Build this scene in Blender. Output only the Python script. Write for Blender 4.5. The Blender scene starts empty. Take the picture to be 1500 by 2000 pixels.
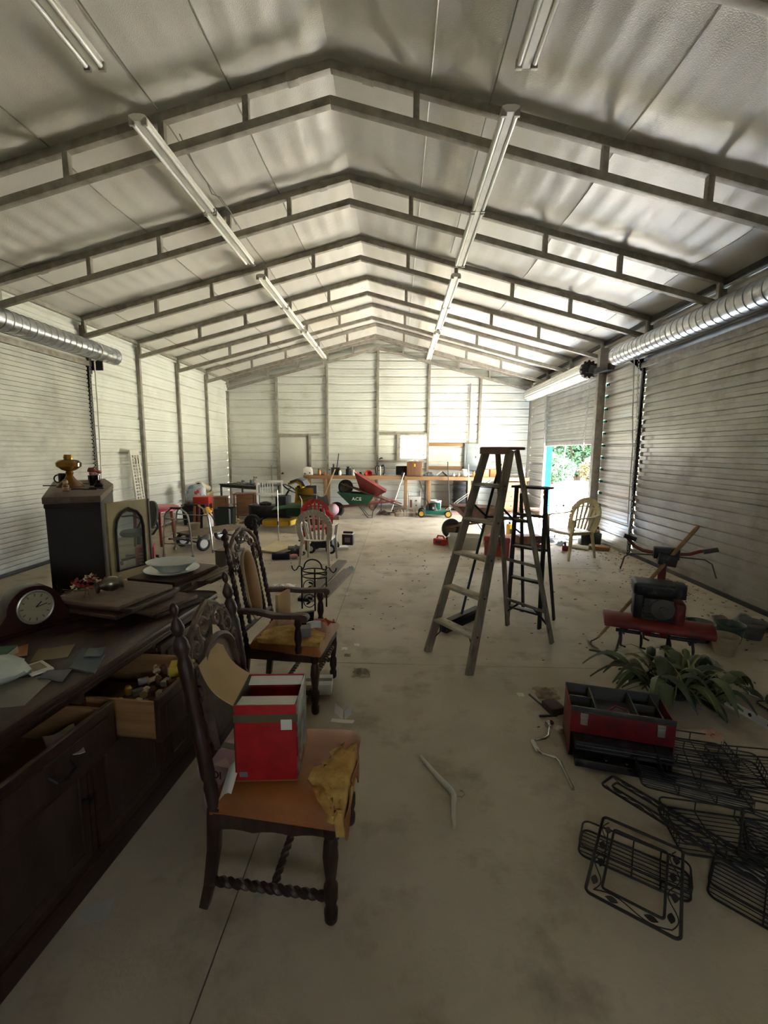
import bpy, bmesh, math, random
from mathutils import Vector, Matrix, Euler
random.seed(7)
SC = bpy.context.scene
COL = SC.collection
PI = math.pi
# ------------------------------------------------------------------ camera
cam_d = bpy.data.cameras.new('camera'); cam = bpy.data.objects.new('camera', cam_d); COL.objects.link(cam)
cam_d.sensor_fit = 'HORIZONTAL'; cam_d.sensor_width = 36.0; cam_d.lens = 863.3/1500*36.0
cam_d.clip_start = 0.02; cam_d.clip_end = 400
_r = Vector((0.99948335, 0.03094737, 0.00867751)); _u = Vector((-0.01281242, 0.13602654, 0.99062234)); _f = Vector((-0.02947679, 0.99022171, -0.13635277))
cam.matrix_world = Matrix(((_r.x, _u.x, -_f.x, 0), (_r.y, _u.y, -_f.y, 0), (_r.z, _u.z, -_f.z, 1.7015), (0, 0, 0, 1)))
SC.camera = cam
# ------------------------------------------------------------------ light
w = bpy.data.worlds.new('sky'); SC.world = w; w.use_nodes = True
nt = w.node_tree; bg = nt.nodes['Background']
sky = nt.nodes.new('ShaderNodeTexSky'); sky.sky_type = 'NISHITA'; sky.sun_disc = False
sky.sun_elevation = math.radians(66); sky.sun_rotation = math.radians(105); sky.air_density = 1.2; sky.dust_density = 2.0
hs = nt.nodes.new('ShaderNodeHueSaturation'); hs.inputs['Saturation'].default_value = 0.35; nt.links.new(sky.outputs[0], hs.inputs['Color']); nt.links.new(hs.outputs[0], bg.inputs[0]); bg.inputs[1].default_value = 0.8
sun_d = bpy.data.lights.new('sun', 'SUN'); sun_d.energy = 34.0; sun_d.angle = 0.01; sun_d.color = (1.0, 0.97, 0.92)
sun = bpy.data.objects.new('sun', sun_d); COL.objects.link(sun)
sun.rotation_euler = Vector((-0.36, -0.10, -0.93)).to_track_quat('-Z', 'Y').to_euler()
def portal(name, loc, rot, sx, sy):
    d = bpy.data.lights.new(name, 'AREA'); d.shape = 'RECTANGLE'; d.size = sx; d.size_y = sy; d.cycles.is_portal = True
    o = bpy.data.objects.new(name, d); COL.objects.link(o); o.location = loc; o.rotation_euler = rot
    return o
portal('sky_portal_door', (4.0, 10.43, 0.94), (0, PI/2, 0), 1.87, 3.1)
portal('sky_portal_fill_window', (0.75, -2.05, 1.80), (PI/2, 0, 0), 0.7, 0.55)  # sky sampling for the added window behind the camera
portal('sky_portal_window', (0.46, 13.62, 1.825), (-PI/2, 0, 0), 0.78, 0.67)
vs = SC.view_settings
vs.view_transform = 'Standard'; vs.look = 'None'; vs.gamma = 1.0; vs.use_curve_mapping = False
vs.exposure = 3.1
cy = SC.cycles
cy.use_denoising = True; cy.use_adaptive_sampling = True; cy.adaptive_threshold = 0.015; cy.max_bounces = 7; cy.diffuse_bounces = 5; cy.glossy_bounces = 4; cy.transmission_bounces = 6; cy.transparent_max_bounces = 8
cy.sample_clamp_indirect = 4.0; cy.caustics_reflective = False; cy.caustics_refractive = False
# ------------------------------------------------------------------ materials
MATS = {}
def srgb(c):
    if isinstance(c, str):
        c = c.lstrip('#'); c = [int(c[i:i+2], 16)/255 for i in (0, 2, 4)]
    return tuple((v/12.92 if v <= 0.04045 else ((v+0.055)/1.055)**2.4) for v in c) + (1.0,)
def mat(name, col, rough=0.6, metal=0.0, col2=None, scale=6.0, stretch=(1, 1, 1), bump=0.0, bscale=None, spec=0.5, detail=4.0,
        contrast=(0.35, 0.65), kind='noise', trans=0.0, alpha=1.0, sheen=0.0, dirt=None, dscale=2.0, dpos=(0.52, 0.72)):
    if name in MATS: return MATS[name]
    m = bpy.data.materials.new(name); m.use_nodes = True; MATS[name] = m
    n = m.node_tree.nodes; l = m.node_tree.links; b = n['Principled BSDF']
    b.inputs['Base Color'].default_value = srgb(col); b.inputs['Roughness'].default_value = rough; b.inputs['Metallic'].default_value = metal
    b.inputs['Specular IOR Level'].default_value = spec
    if trans: b.inputs['Transmission Weight'].default_value = trans
    if alpha < 1: b.inputs['Alpha'].default_value = alpha
    tc = n.new('ShaderNodeTexCoord'); mp = n.new('ShaderNodeMapping'); mp.inputs['Scale'].default_value = stretch
    l.new(tc.outputs['Object'], mp.inputs[0])
    colsock = None
    if col2 is not None:
        if kind == 'wave':
            t = n.new('ShaderNodeTexWave'); t.inputs['Scale'].default_value = scale; t.inputs['Distortion'].default_value = 6; t.inputs['Detail'].default_value = 3; t.inputs['Detail Scale'].default_value = 1.5
        elif kind == 'voronoi':
            t = n.new('ShaderNodeTexVoronoi'); t.inputs['Scale'].default_value = scale
        else:
            t = n.new('ShaderNodeTexNoise'); t.inputs['Scale'].default_value = scale; t.inputs['Detail'].default_value = detail
        l.new(mp.outputs[0], t.inputs['Vector'])
        r = n.new('ShaderNodeValToRGB'); r.color_ramp.elements[0].position = contrast[0]; r.color_ramp.elements[1].position = contrast[1]
        r.color_ramp.elements[0].color = srgb(col); r.color_ramp.elements[1].color = srgb(col2)
        l.new(t.outputs['Distance' if kind == 'voronoi' else 'Fac'], r.inputs[0]); colsock = r.outputs[0]
        l.new(colsock, b.inputs['Base Color'])
    if dirt is not None:
        t2 = n.new('ShaderNodeTexNoise'); t2.inputs['Scale'].default_value = dscale; t2.inputs['Detail'].default_value = 6; t2.inputs['Roughness'].default_value = 0.65
        l.new(tc.outputs['Object'], t2.inputs['Vector'])
        r2 = n.new('ShaderNodeValToRGB'); r2.color_ramp.elements[0].position = dpos[0]; r2.color_ramp.elements[1].position = dpos[1]
        l.new(t2.outputs['Fac'], r2.inputs[0])
        mx = n.new('ShaderNodeMix'); mx.data_type = 'RGBA'
        l.new(r2.outputs[0], mx.inputs['Factor'])
        if colsock: l.new(colsock, mx.inputs['A'])
        else: mx.inputs['A'].default_value = srgb(col)
        mx.inputs['B'].default_value = srgb(dirt); l.new(mx.outputs['Result'], b.inputs['Base Color'])
    if bump:
        t3 = n.new('ShaderNodeTexNoise'); t3.inputs['Scale'].default_value = bscale or scale*3; t3.inputs['Detail'].default_value = 5
        l.new(mp.outputs[0], t3.inputs['Vector'])
        bp = n.new('ShaderNodeBump'); bp.inputs['Strength'].default_value = bump; bp.inputs['Distance'].default_value = 0.01
        l.new(t3.outputs['Fac'], bp.inputs['Height']); l.new(bp.outputs[0], b.inputs['Normal'])
    return m
def wood(name, a, b, rough=0.55, axis=0, scale=5.0, bump=0.15, dirt=None):
    st = [9, 9, 9]; st[axis] = 0.7
    return mat(name, a, rough, 0, b, scale, tuple(st), bump, scale*3, contrast=(0.3, 0.7), dirt=dirt, dscale=4)
# ------------------------------------------------------------------ mesh builder
def rotm(rx=0, ry=0, rz=0): return Euler((rx, ry, rz)).to_matrix().to_4x4()
def trm(*a): return Matrix.Translation(Vector(a))
def frame_to(d, up=Vector((0, 0, 1))):
    d = Vector(d).normalized(); up = Vector(up)
    if abs(d.dot(up)) > 0.98: up = Vector((0, 1, 0)) if abs(d.y) < 0.9 else Vector((1, 0, 0))
    s = up.cross(d).normalized(); u2 = d.cross(s).normalized()
    return s, u2, d
class MB:
    def __init__(self, M=None): self.v = []; self.f = []; self.M = M
    def add(self, vs, fs):
        o = len(self.v)
        if self.M is not None: vs = [self.M @ Vector(p) for p in vs]
        self.v += [tuple(p) for p in vs]; self.f += [tuple(i+o for i in f) for f in fs]; return self
    def box(self, c, s, R=None, taper=1.0):
        hx, hy, hz = s[0]/2, s[1]/2, s[2]/2; c = Vector(c)
        pts = [Vector((x*hx*(taper if z > 0 else 1), y*hy*(taper if z > 0 else 1), z*hz)) for z in (-1, 1) for x, y in ((-1, -1), (1, -1), (1, 1), (-1, 1))]
        if R is not None: pts = [R @ q for q in pts]
        return self.add([q+c for q in pts], [(3, 2, 1, 0), (4, 5, 6, 7), (0, 1, 5, 4), (1, 2, 6, 5), (2, 3, 7, 6), (3, 0, 4, 7)])
    def bx(self, x0, x1, y0, y1, z0, z1): return self.box(((x0+x1)/2, (y0+y1)/2, (z0+z1)/2), (abs(x1-x0), abs(y1-y0), abs(z1-z0)))
    def bar(self, p0, p1, w, h, up=(0, 0, 1), w1=None, h1=None):
        p0 = Vector(p0); p1 = Vector(p1); s, u, d = frame_to(p1-p0, up); w1 = w if w1 is None else w1; h1 = h if h1 is None else h1
        pts = [p0+s*a*w/2+u*b*h/2 for a, b in ((-1, -1), (1, -1), (1, 1), (-1, 1))]+[p1+s*a*w1/2+u*b*h1/2 for a, b in ((-1, -1), (1, -1), (1, 1), (-1, 1))]
        return self.add(pts, [(3, 2, 1, 0), (4, 5, 6, 7), (0, 1, 5, 4), (1, 2, 6, 5), (2, 3, 7, 6), (3, 0, 4, 7)])
    def tube(self, pts, r, n=8, closed=False, caps=True):
        pts = [Vector(q) for q in pts]; m = len(pts); rs = r if isinstance(r, (list, tuple)) else [r]*m
        out = []; prev = None
        for i, q in enumerate(pts):
            if closed: d = pts[(i+1) % m]-pts[i-1]
            else: d = pts[min(i+1, m-1)]-pts[max(i-1, 0)]
            if d.length < 1e-9: d = Vector((0, 0, 1))
            d.normalize()
            if prev is None: s, u, _ = frame_to(d)
            else:
                s = prev-d*prev.dot(d)
                if s.length < 1e-5: s, u, _ = frame_to(d)
                s.normalize(); u = d.cross(s)
            prev = s
            for k in range(n):
                a = 2*PI*k/n; out.append(q+(s*math.cos(a)+u*math.sin(a))*rs[i])
        fs = []
        for i in range(m if closed else m-1):
            j = (i+1) % m
            for k in range(n): fs.append((i*n+k, i*n+(k+1) % n, j*n+(k+1) % n, j*n+k))
        if caps and not closed: fs += [tuple(range(n-1, -1, -1)), tuple((m-1)*n+k for k in range(n))]
        return self.add(out, fs)
    def cyl(self, p0, p1, r, n=12, r1=None): return self.tube([p0, p1], [r, r if r1 is None else r1], n)
    def lathe(self, prof, n=16, c=(0, 0, 0), R=None, sx=1, sy=1, a0=0, a1=2*PI):
        c = Vector(c); out = []; full = abs(a1-a0-2*PI) < 1e-6; k = n if full else n+1
        for (r, z) in prof:
            for i in range(k):
                a = a0+(a1-a0)*i/n; q = Vector((r*math.cos(a)*sx, r*math.sin(a)*sy, z)); out.append((R @ q if R is not None else q)+c)
        fs = []
        for j in range(len(prof)-1):
            for i in range(n): fs.append((j*k+i, j*k+(i+1) % k, (j+1)*k+(i+1) % k, (j+1)*k+i))
        if full:
            if prof[0][0] > 1e-4: fs.append(tuple(range(k-1, -1, -1)))
            if prof[-1][0] > 1e-4: fs.append(tuple((len(prof)-1)*k+i for i in range(k)))
        return self.add(out, fs)
    def prism(self, poly, z0, z1, R=None, c=(0, 0, 0)):
        n = len(poly); c = Vector(c); pts = [Vector((x, y, z0)) for x, y in poly]+[Vector((x, y, z1)) for x, y in poly]
        if R is not None: pts = [R @ q for q in pts]
        return self.add([q+c for q in pts], [tuple(range(n-1, -1, -1)), tuple(range(n, 2*n))]+[(i, (i+1) % n, n+(i+1) % n, n+i) for i in range(n)])
    def ell(self, c, r, n=12, m=8, R=None):
        prof = [(math.sin(PI*j/m), -math.cos(PI*j/m)) for j in range(m+1)]; c = Vector(c); out = []
        for (a, z) in prof:
            for i in range(n):
                t = 2*PI*i/n; q = Vector((a*math.cos(t)*r[0], a*math.sin(t)*r[1], z*r[2])); out.append((R @ q if R is not None else q)+c)
        return self.add(out, [(j*n+i, j*n+(i+1) % n, (j+1)*n+(i+1) % n, (j+1)*n+i) for j in range(m) for i in range(n)])
    def torus(self, c, R0, r, n=24, m=8, M=None, sx=1, sy=1):
        pts = []
        for i in range(n):
            a = 2*PI*i/n; q = Vector((R0*math.cos(a)*sx, R0*math.sin(a)*sy, 0)); pts.append((M @ q if M is not None else q)+Vector(c))
        return self.tube(pts, r, m, closed=True)
    def surf(self, fn, nu, nv, thick=0.0):
        P = [[Vector(fn(i/nu, j/nv)) for j in range(nv+1)] for i in range(nu+1)]; k = nv+1
        top = [P[i][j] for i in range(nu+1) for j in range(nv+1)]
        fs = [(i*k+j, (i+1)*k+j, (i+1)*k+j+1, i*k+j+1) for i in range(nu) for j in range(nv)]
        if not thick: return self.add(top, fs)
        nrm = []
        for i in range(nu+1):
            for j in range(nv+1):
                a = P[min(i+1, nu)][j]-P[max(i-1, 0)][j]; b = P[i][min(j+1, nv)]-P[i][max(j-1, 0)]; q = a.cross(b)
                nrm.append(q.normalized() if q.length > 1e-12 else Vector((0, 0, 1)))
        bot = [t-q*thick for t, q in zip(top, nrm)]; o = len(top)
        fs += [tuple(o+x for x in reversed(f)) for f in list(fs)]
        ring = [i*k for i in range(nu+1)]+[nu*k+j for j in range(1, nv+1)]+[i*k+nv for i in range(nu-1, -1, -1)]+[j for j in range(nv-1, 0, -1)]
        for a, b in zip(ring, ring[1:]+ring[:1]): fs.append((b, a, o+a, o+b))
        return self.add(top+bot, fs)
    def build(self, name, m, parent=None, bevel=0.0, smooth=40, loc=None, seg=2, label=None, kind=None):
        me = bpy.data.meshes.new(name); me.from_pydata(self.v, [], self.f)
        bm = bmesh.new(); bm.from_mesh(me)
        bmesh.ops.recalc_face_normals(bm, faces=bm.faces)
        if bevel:
            es = [e for e in bm.edges if len(e.link_faces) == 2 and e.calc_face_angle(0) > 0.6]
            bmesh.ops.bevel(bm, geom=es, offset=bevel, segments=seg, affect='EDGES', profile=0.6, clamp_overlap=True)
        bm.to_mesh(me); bm.free()
        if smooth:
            me.polygons.foreach_set('use_smooth', [True]*len(me.polygons)); me.set_sharp_from_angle(angle=math.radians(smooth))
        me.materials.append(m)
        o = bpy.data.objects.new(name, me); COL.objects.link(o)
        if parent is not None: o.parent = parent
        if loc is not None: o.location = loc
        if label: o['label'] = label
        if kind: o['kind'] = kind
        return o
def tag(o, label, cat, group=None, kind=None):
    o['label'] = label; o['category'] = cat
    if group: o['group'] = group
    if kind: o['kind'] = kind
    return o
def thing(name, label, cat, loc=(0, 0, 0), rz=0.0, group=None, kind=None, rot=None):
    o = bpy.data.objects.new(name, None); COL.objects.link(o); o.empty_display_size = 0.1
    o.location = loc; o.rotation_euler = rot if rot is not None else (0, 0, rz)
    return tag(o, label, cat, group, kind)
def put(o, loc, rz=0.0, rot=None):
    o.location = loc; o.rotation_euler = rot if rot is not None else (0, 0, rz); return o
def copy_tree(o, parent=None):
    c = o.copy(); COL.objects.link(c)
    if parent is not None: c.parent = parent
    for ch in list(o.children): copy_tree(ch, c)
    return c
def text_obj(name, s, size, m, parent, loc, rot, ext=0.001, align='CENTER'):
    cu = bpy.data.curves.new(name, 'FONT'); cu.body = s; cu.size = size; cu.extrude = ext; cu.align_x = align; cu.align_y = 'CENTER'
    q = bpy.data.objects.new(name, cu); COL.objects.link(q); bpy.context.view_layer.update()
    me = bpy.data.meshes.new_from_object(q.evaluated_get(bpy.context.evaluated_depsgraph_get())); bpy.data.objects.remove(q); me.materials.clear(); me.materials.append(m)
    o = bpy.data.objects.new(name, me); COL.objects.link(o); o.parent = parent; o.location = loc; o.rotation_euler = rot
    return o
def lerp(a, b, t): return a+(b-a)*t
def vl(a, b, t): return Vector(a).lerp(Vector(b), t)
def arc(c, r, a0, a1, n, plane='xz'):
    out = []
    for i in range(n+1):
        a = lerp(a0, a1, i/n); p, q = r*math.cos(a), r*math.sin(a)
        out.append({'xz': (c[0]+p, c[1], c[2]+q), 'xy': (c[0]+p, c[1]+q, c[2]), 'yz': (c[0], c[1]+p, c[2]+q)}[plane])
    return out
# ------------------------------------------------------------------ structure
XL, XR, YB, YF = -5.19, 3.953, 13.56, -1.98
XM = (XL+XR)/2; SL = 0.2622; ZR = 5.0                     # roof plane z at ridge (under side)
def roof_z(x): return ZR-SL*abs(x-XM)
TY = [4.25+1.5563*i for i in range(-4, 6)]
M_slab = mat('concrete', '#b8ac97', 0.8, 0, '#a1957f', 1.4, bump=0.35, bscale=55, contrast=(0.32, 0.68), dirt='#7c705d', dscale=2.6, dpos=(0.52, 0.78), detail=10)
M_joint = mat('joint_filler', '#57514a', 0.9)
M_sid = mat('painted_siding', '#d5d7d0', 0.45, 0, '#c8cac2', 1.6, (1.0, 1.0, 1.2), contrast=(0.35, 0.75), dirt='#b3ad9b', dscale=1.1, dpos=(0.55, 0.85))
M_sidr = mat('painted_siding_bright', '#c4c1b8', 0.35, 0.25, '#b0ada3', 2.2, (0.6, 0.6, 2.0), contrast=(0.35, 0.75), dirt='#8d877c', dscale=1.1, dpos=(0.55, 0.85))
M_steel = mat('galvanised_tube', '#9d978b', 0.5, 0.12, '#867f74', 9, bump=0.05, dirt='#6f685d', dscale=5)
M_galv = mat('galvanised_duct', '#c9ccce', 0.28, 0.9, '#a9adb0', 14)
M_curt = mat('door_curtain_paint', '#b9b9b0', 0.38, 0.15, '#a8a8a0', 3, dirt='#96938a', dscale=1.6)
M_dark = mat('dark_steel', '#3c3b3a', 0.5, 0.4, '#2a2928', 8)
M_black = mat('black_rubber', '#161615', 0.6)
M_white = mat('white_enamel', '#dedcd3', 0.35, 0, '#cfccc0', 6)
M_zinc = mat('chain_zinc', '#b9b6ae', 0.35, 0.8)
M_rope = mat('white_rope', '#d8d4c8', 0.9)

def ceiling_material():
    m = mat('foil_insulation', '#d5d2ca', 0.42, 0.08, '#c6c2b8', 0.9, (1.0, 0.25, 1.0), contrast=(0.3, 0.75), dirt='#b9b09d', dscale=0.5, dpos=(0.55, 0.85))
    n = m.node_tree.nodes; l = m.node_tree.links; b = n['Principled BSDF']
    tc = n.new('ShaderNodeTexCoord'); mp = n.new('ShaderNodeMapping'); mp.inputs['Scale'].default_value = (130, 130, 130)
    l.new(tc.outputs['Object'], mp.inputs[0]); v = n.new('ShaderNodeTexVoronoi'); v.inputs['Scale'].default_value = 1.0; l.new(mp.outputs[0], v.inputs['Vector'])
    t = n.new('ShaderNodeTexNoise'); t.inputs['Scale'].default_value = 3.0; l.new(tc.outputs['Object'], t.inputs['Vector'])
    ad = n.new('ShaderNodeMath'); ad.operation = 'MULTIPLY_ADD'; ad.inputs[1].default_value = 5.0; l.new(t.outputs['Fac'], ad.inputs[0]); l.new(v.outputs['Distance'], ad.inputs[2])
    bp = n.new('ShaderNodeBump'); bp.inputs['Strength'].default_value = 0.25; bp.inputs['Distance'].default_value = 0.006
    l.new(ad.outputs[0], bp.inputs['Height']); l.new(bp.outputs[0], b.inputs['Normal'])
    return m
M_ceil = ceiling_material()

# floor: slabs with open joints
fl_root = thing('floor', 'dusty grey concrete slab floor with straight joints', 'floor', kind='structure')
xs = [XL-0.05, -0.60, XR+0.05]; ys = [YF-0.05, 0.25, 3.37, 6.48, 9.58, 12.66, YB+0.1]
for i in range(2):
    for j in range(len(ys)-1):
        MB().bx(xs[i]+0.003, xs[i+1]-0.003, ys[j]+0.003, ys[j+1]-0.003, -0.12, 0).build('slab', M_slab, fl_root, smooth=0)
MB().bx(XL-0.05, XR+0.05, YF-0.05, YB+0.1, -0.16, -0.008).build('joint_bed', M_joint, fl_root, smooth=0)

# siding profile: channel every 0.2286 m, two faint stiffeners between
PITCH = 0.2286
def sid_d(z):
    t = (z % PITCH)/PITCH
    pts = [(0, 0.035), (0.11, 0.035), (0.21, 0), (0.42, 0), (0.43, 0.008), (0.47, 0.008), (0.48, 0), (0.68, 0), (0.69, 0.008), (0.73, 0.008), (0.74, 0), (0.95, 0), (1.0, 0.035)]
    for (a, da), (b, db) in zip(pts, pts[1:]):
        if a <= t <= b+1e-9: return lerp(da, db, (t-a)/(b-a) if b > a else 0)
    return 0.0
BR = [0, 0.11, 0.21, 0.42, 0.43, 0.47, 0.48, 0.68, 0.69, 0.73, 0.74, 0.95]
def breaks(z0, z1):
    out = [z0, z1]; k = int(z0/PITCH)-1
    while k*PITCH < z1:
        for b in BR:
            z = (k+b)*PITCH
            if z0 < z < z1: out.append(z)
        k += 1
    return sorted(out)
def siding(parent, m, a0, a1, ztop, openings, pos, limit=None):
    """courses of sheet metal; pos(along, outward_depth, z) -> point; openings (a0,a1,z0,z1)"""
    H = 0.9144; c = 0
    while c*H < ztop-1e-3:
        z0 = c*H; z1 = min(ztop, z0+H); zs = sorted({z0, z1} | {z for o in openings for z in o[2:] if z0 < z < z1})
        mb = MB(); lap = 0.0
        for b0, b1 in zip(zs, zs[1:]):
            segs = [(a0, a1)]
            for o in openings:
                if o[2] < b1-1e-4 and o[3] > b0+1e-4:
                    ns = []
                    for s in segs:
                        if o[1] <= s[0] or o[0] >= s[1]: ns.append(s); continue
                        if o[0] > s[0]: ns.append((s[0], o[0]))
                        if o[1] < s[1]: ns.append((o[1], s[1]))
                    segs = ns
            zz = breaks(b0, b1)
            for s in segs:
                pv = []
                for z in zz:
                    lo, hi = s
                    if limit: l2, h2 = limit(z); lo = max(lo, l2); hi = min(hi, h2)
                    if hi < lo: lo = hi = (lo+hi)/2
                    d = sid_d(z)+lap; pv += [pos(lo, d, z), pos(hi, d, z)]
                mb.add(pv, [(2*i, 2*i+1, 2*i+3, 2*i+2) for i in range(len(zz)-1)])
        if mb.f: mb.build('siding_sheet', m, parent, smooth=25)
        c += 1
T = 0.066
def post(parent, x, y, z0, z1, name='post', sx=T, sy=T):
    return MB().bx(x-sx/2, x+sx/2, y-sy/2, y+sy/2, z0, z1).build(name, M_steel, parent, bevel=0.006)
EZ = roof_z(XL)-0.005
wl = thing('wall_left', 'pale ribbed metal side wall with a closed roll-up door', 'wall', kind='structure')
siding(wl, M_sid, YF, YB, EZ, [(3.75, 7.45, 0, 3.05)], lambda a, d, z: (XL-0.005-d, a, z))
MB().bx(XL-0.10, XL-0.050, YF-0.1, YB+0.1, EZ-0.12, EZ+0.10).build('eave_light_stop', M_steel, wl); MB().bx(XL-0.10, XL-0.001, YB+0.05, YB+0.10, -0.12, EZ+0.05).build('corner_light_stop', M_steel, wl); MB().bx(XL-0.10, XL-0.05, YB-0.05, YB+0.10, -0.12, EZ+0.05).build('corner_light_stop', M_steel, wl)  # strips added outside to stop light leaking at eave and corner
for i, y in enumerate(TY):
    if 3.7 < y < 7.5: continue
    post(wl, XL+0.035, y, 0, roof_z(XL)-0.12)
for y in (3.70, ): post(wl, XL+0.035, y, 0, 3.66)
MB().bx(XL, XL+0.07, YF, 3.75, 0, 0.05).bx(XL, XL+0.07, 7.47, YB, 0, 0.05).build('base_rail', M_steel, wl, bevel=0.005)
MB().bx(XL, XL+0.06, 3.70, 7.6, 3.06, 3.14).build('door_header', M_steel, wl, bevel=0.005)
MB().bx(XL+0.0, XL+0.06, YF, YB, roof_z(XL)-0.07, roof_z(XL)-0.01).build('eave_rail', M_steel, wl, bevel=0.005)

wr = thing('wall_right', 'ribbed metal side wall with a shut roll-up door and a half-raised one', 'wall', kind='structure')
siding(wr, M_sidr, YF, YB, EZ, [(3.75, 7.45, 0, 3.05), (8.86, 12.02, 0, 3.15)], lambda a, d, z: (XR+0.005+d, a, z))
MB().bx(XR+0.050, XR+0.10, YF-0.1, YB+0.1, EZ-0.12, EZ+0.10).build('eave_light_stop', M_steel, wr); MB().bx(XR+0.001, XR+0.10, YB+0.05, YB+0.10, -0.12, EZ+0.05).build('corner_light_stop', M_steel, wr); MB().bx(XR+0.05, XR+0.10, YB-0.05, YB+0.10, -0.12, EZ+0.05).build('corner_light_stop', M_steel, wr)  # unseen outer strips, added to close light gaps along this wall
for i, y in enumerate(TY):
    if 3.7 < y < 7.5 or 9 < y < 12: continue
    if i == 7:
        MB().bx(XR-0.16, XR-0.01, y-0.14, y-0.02, 0, 3.66).build('post', M_steel, wr, bevel=0.006); continue
    post(wr, XR-0.035, y, 0, roof_z(XR)-0.12)
post(wr, XR-0.035, 3.70, 0, 3.66)
for i in (4, 5, 8, 6): MB().bx(XR-0.07, XR-0.004, TY[i]-T/2, TY[i]+T/2, roof_z(XR)-0.36, roof_z(XR)-0.12).build('post_stub', M_steel, wr, bevel=0.006)
for i in (4, 5, 6): MB().bx(XL+0.004, XL+0.07, TY[i]-T/2, TY[i]+T/2, roof_z(XL)-0.36, roof_z(XL)-0.12).build('post_stub', M_steel, wl, bevel=0.006)
MB().bx(XR-0.07, XR, YF, 3.75, 0, 0.05).bx(XR-0.07, XR, 7.47, 8.78, 0, 0.05).bx(XR-0.07, XR, 12.07, YB, 0, 0.05).build('base_rail', M_steel, wr, bevel=0.005)
MB().bx(XR-0.06, XR, 3.70, 7.6, 3.06, 3.14).bx(XR-0.06, XR, 8.9, 12.03, 3.16, 3.22).build('door_header', M_steel, wr, bevel=0.005)
MB().bx(XR-0.06, XR, YF, YB, roof_z(XR)-0.07, roof_z(XR)-0.01).build('eave_rail', M_dark, wr, bevel=0.005)

def gable(z):
    if z <= EZ: return (XL, XR)
    d = (ZR-z)/SL; return (XM-d, XM+d)
wb = thing('wall_back', 'pale ribbed metal end wall divided by grey steel posts', 'wall', kind='structure')
siding(wb, M_sid, XL, XR, ZR-0.01, [(-3.62, -2.76, 0, 2.11), (0.06, 0.86, 1.48, 2.17)], lambda a, d, z: (a, YB+0.005+d, z), gable)
for k in range(7):
    x = XL+9.143*k/6; x = min(max(x, XL+0.035), XR-0.035)
    post(wb, x, YB-0.035, 0, roof_z(x)-0.36)
def rail(parent, x0, x1, z, y=YB-0.033): return MB().bx(x0, x1, y-0.03, y+0.03, z-0.032, z+0.032).build('rail', M_steel, parent, bevel=0.005)
rail(wb, -3.70, -2.15, 2.16); rail(wb, -0.60, 0.87, 2.215); rail(wb, -0.60, 0.87, 1.40)
post(wb, -2.68, YB-0.033, 0, 2.14); post(wb, -0.005, YB-0.033, 1.43, 2.19); post(wb, 0.885, YB-0.033, 1.43, 2.19, sx=0.04)
MB().bx(XL, -3.64, YB-0.06, YB, 0, 0.05).bx(-2.74, XR, YB-0.06, YB, 0, 0.05).build('base_rail', M_steel, wb, bevel=0.005)
for s in (-1, 1): MB().bar((XM, YB+0.075, ZR-0.02), (XM+s*4.68, YB+0.075, ZR-0.02-SL*4.68), 0.05, 0.2).build('gable_light_stop', M_steel, wb)  # added outside to block light between gable sheets and roof
wf = thing('wall_front', 'ribbed metal end wall behind the viewer', 'wall', kind='structure')
siding(wf, M_sid, XL, XR, ZR-0.01, [(0.40, 1.10, 1.525, 2.075)], lambda a, d, z: (a, YF-0.005-d, z), gable)  # opening cut for the added fill window

# ceiling strips of insulation
cl = thing('ceiling', 'sloping roof lined with dull silver insulation strips', 'ceiling', kind='structure')
tys = sorted(TY+[YB, YF])
def sag(y):
    for a, b in zip(tys, tys[1:]):
        if a <= y <= b and b > a: return 0.03*math.sin(PI*(y-a)/(b-a))**1.2
    return 0
for s in (-1, 1):
    edges = [0, 0.855, 2.50, 4.10, 4.58]
    for a, b in zip(edges, edges[1:]):
        def fn(u, v, a=a, b=b, s=s):
            d = lerp(a, b, u); y = lerp(YF, YB, v); x = XM+s*d
            e = 0.012*(1-min(1, min(u, 1-u)*(b-a)/0.05)) if 0 < u < 1 or True else 0
            return (x, y, roof_z(x)+0.012-sag(y)*(0.75+0.25*math.cos(d*27.5))+0.004*math.sin(d*27.5)+0.004*e+0.004*math.sin(y*2.1+d*3)-(0.0 if u > 0 else 0))
        MB().surf(fn, max(4, int((b-a)/0.057)), 130).build('insulation_strip', M_ceil, cl, smooth=60)
    for a in edges[1:-1]:
        pts = []
        for k in range(140):
            y = lerp(YF, YB, k/139); x = XM+s*a; pts.append((x, y, roof_z(x)-sag(y)*(0.75+0.25*math.cos(a*27.5))+0.006+0.004*math.sin(y*2.1+a*3)+0.004*math.sin(a*27.5)))
        MB().tube(pts, 0.007, 5).build('seam', M_steel if s < 0 else M_white, cl)
MB().surf(lambda u, v: (lerp(XL-0.12, XM, u), lerp(YF-0.1, YB+0.1, v), roof_z(lerp(XL-0.12, XM, u))+0.06), 1, 1).surf(lambda u, v: (lerp(XM, XR+0.12, u), lerp(YF-0.1, YB+0.1, v), roof_z(lerp(XM, XR+0.12, u))+0.06), 1, 1).build('roof_sheet', M_steel, cl, smooth=0)

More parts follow.
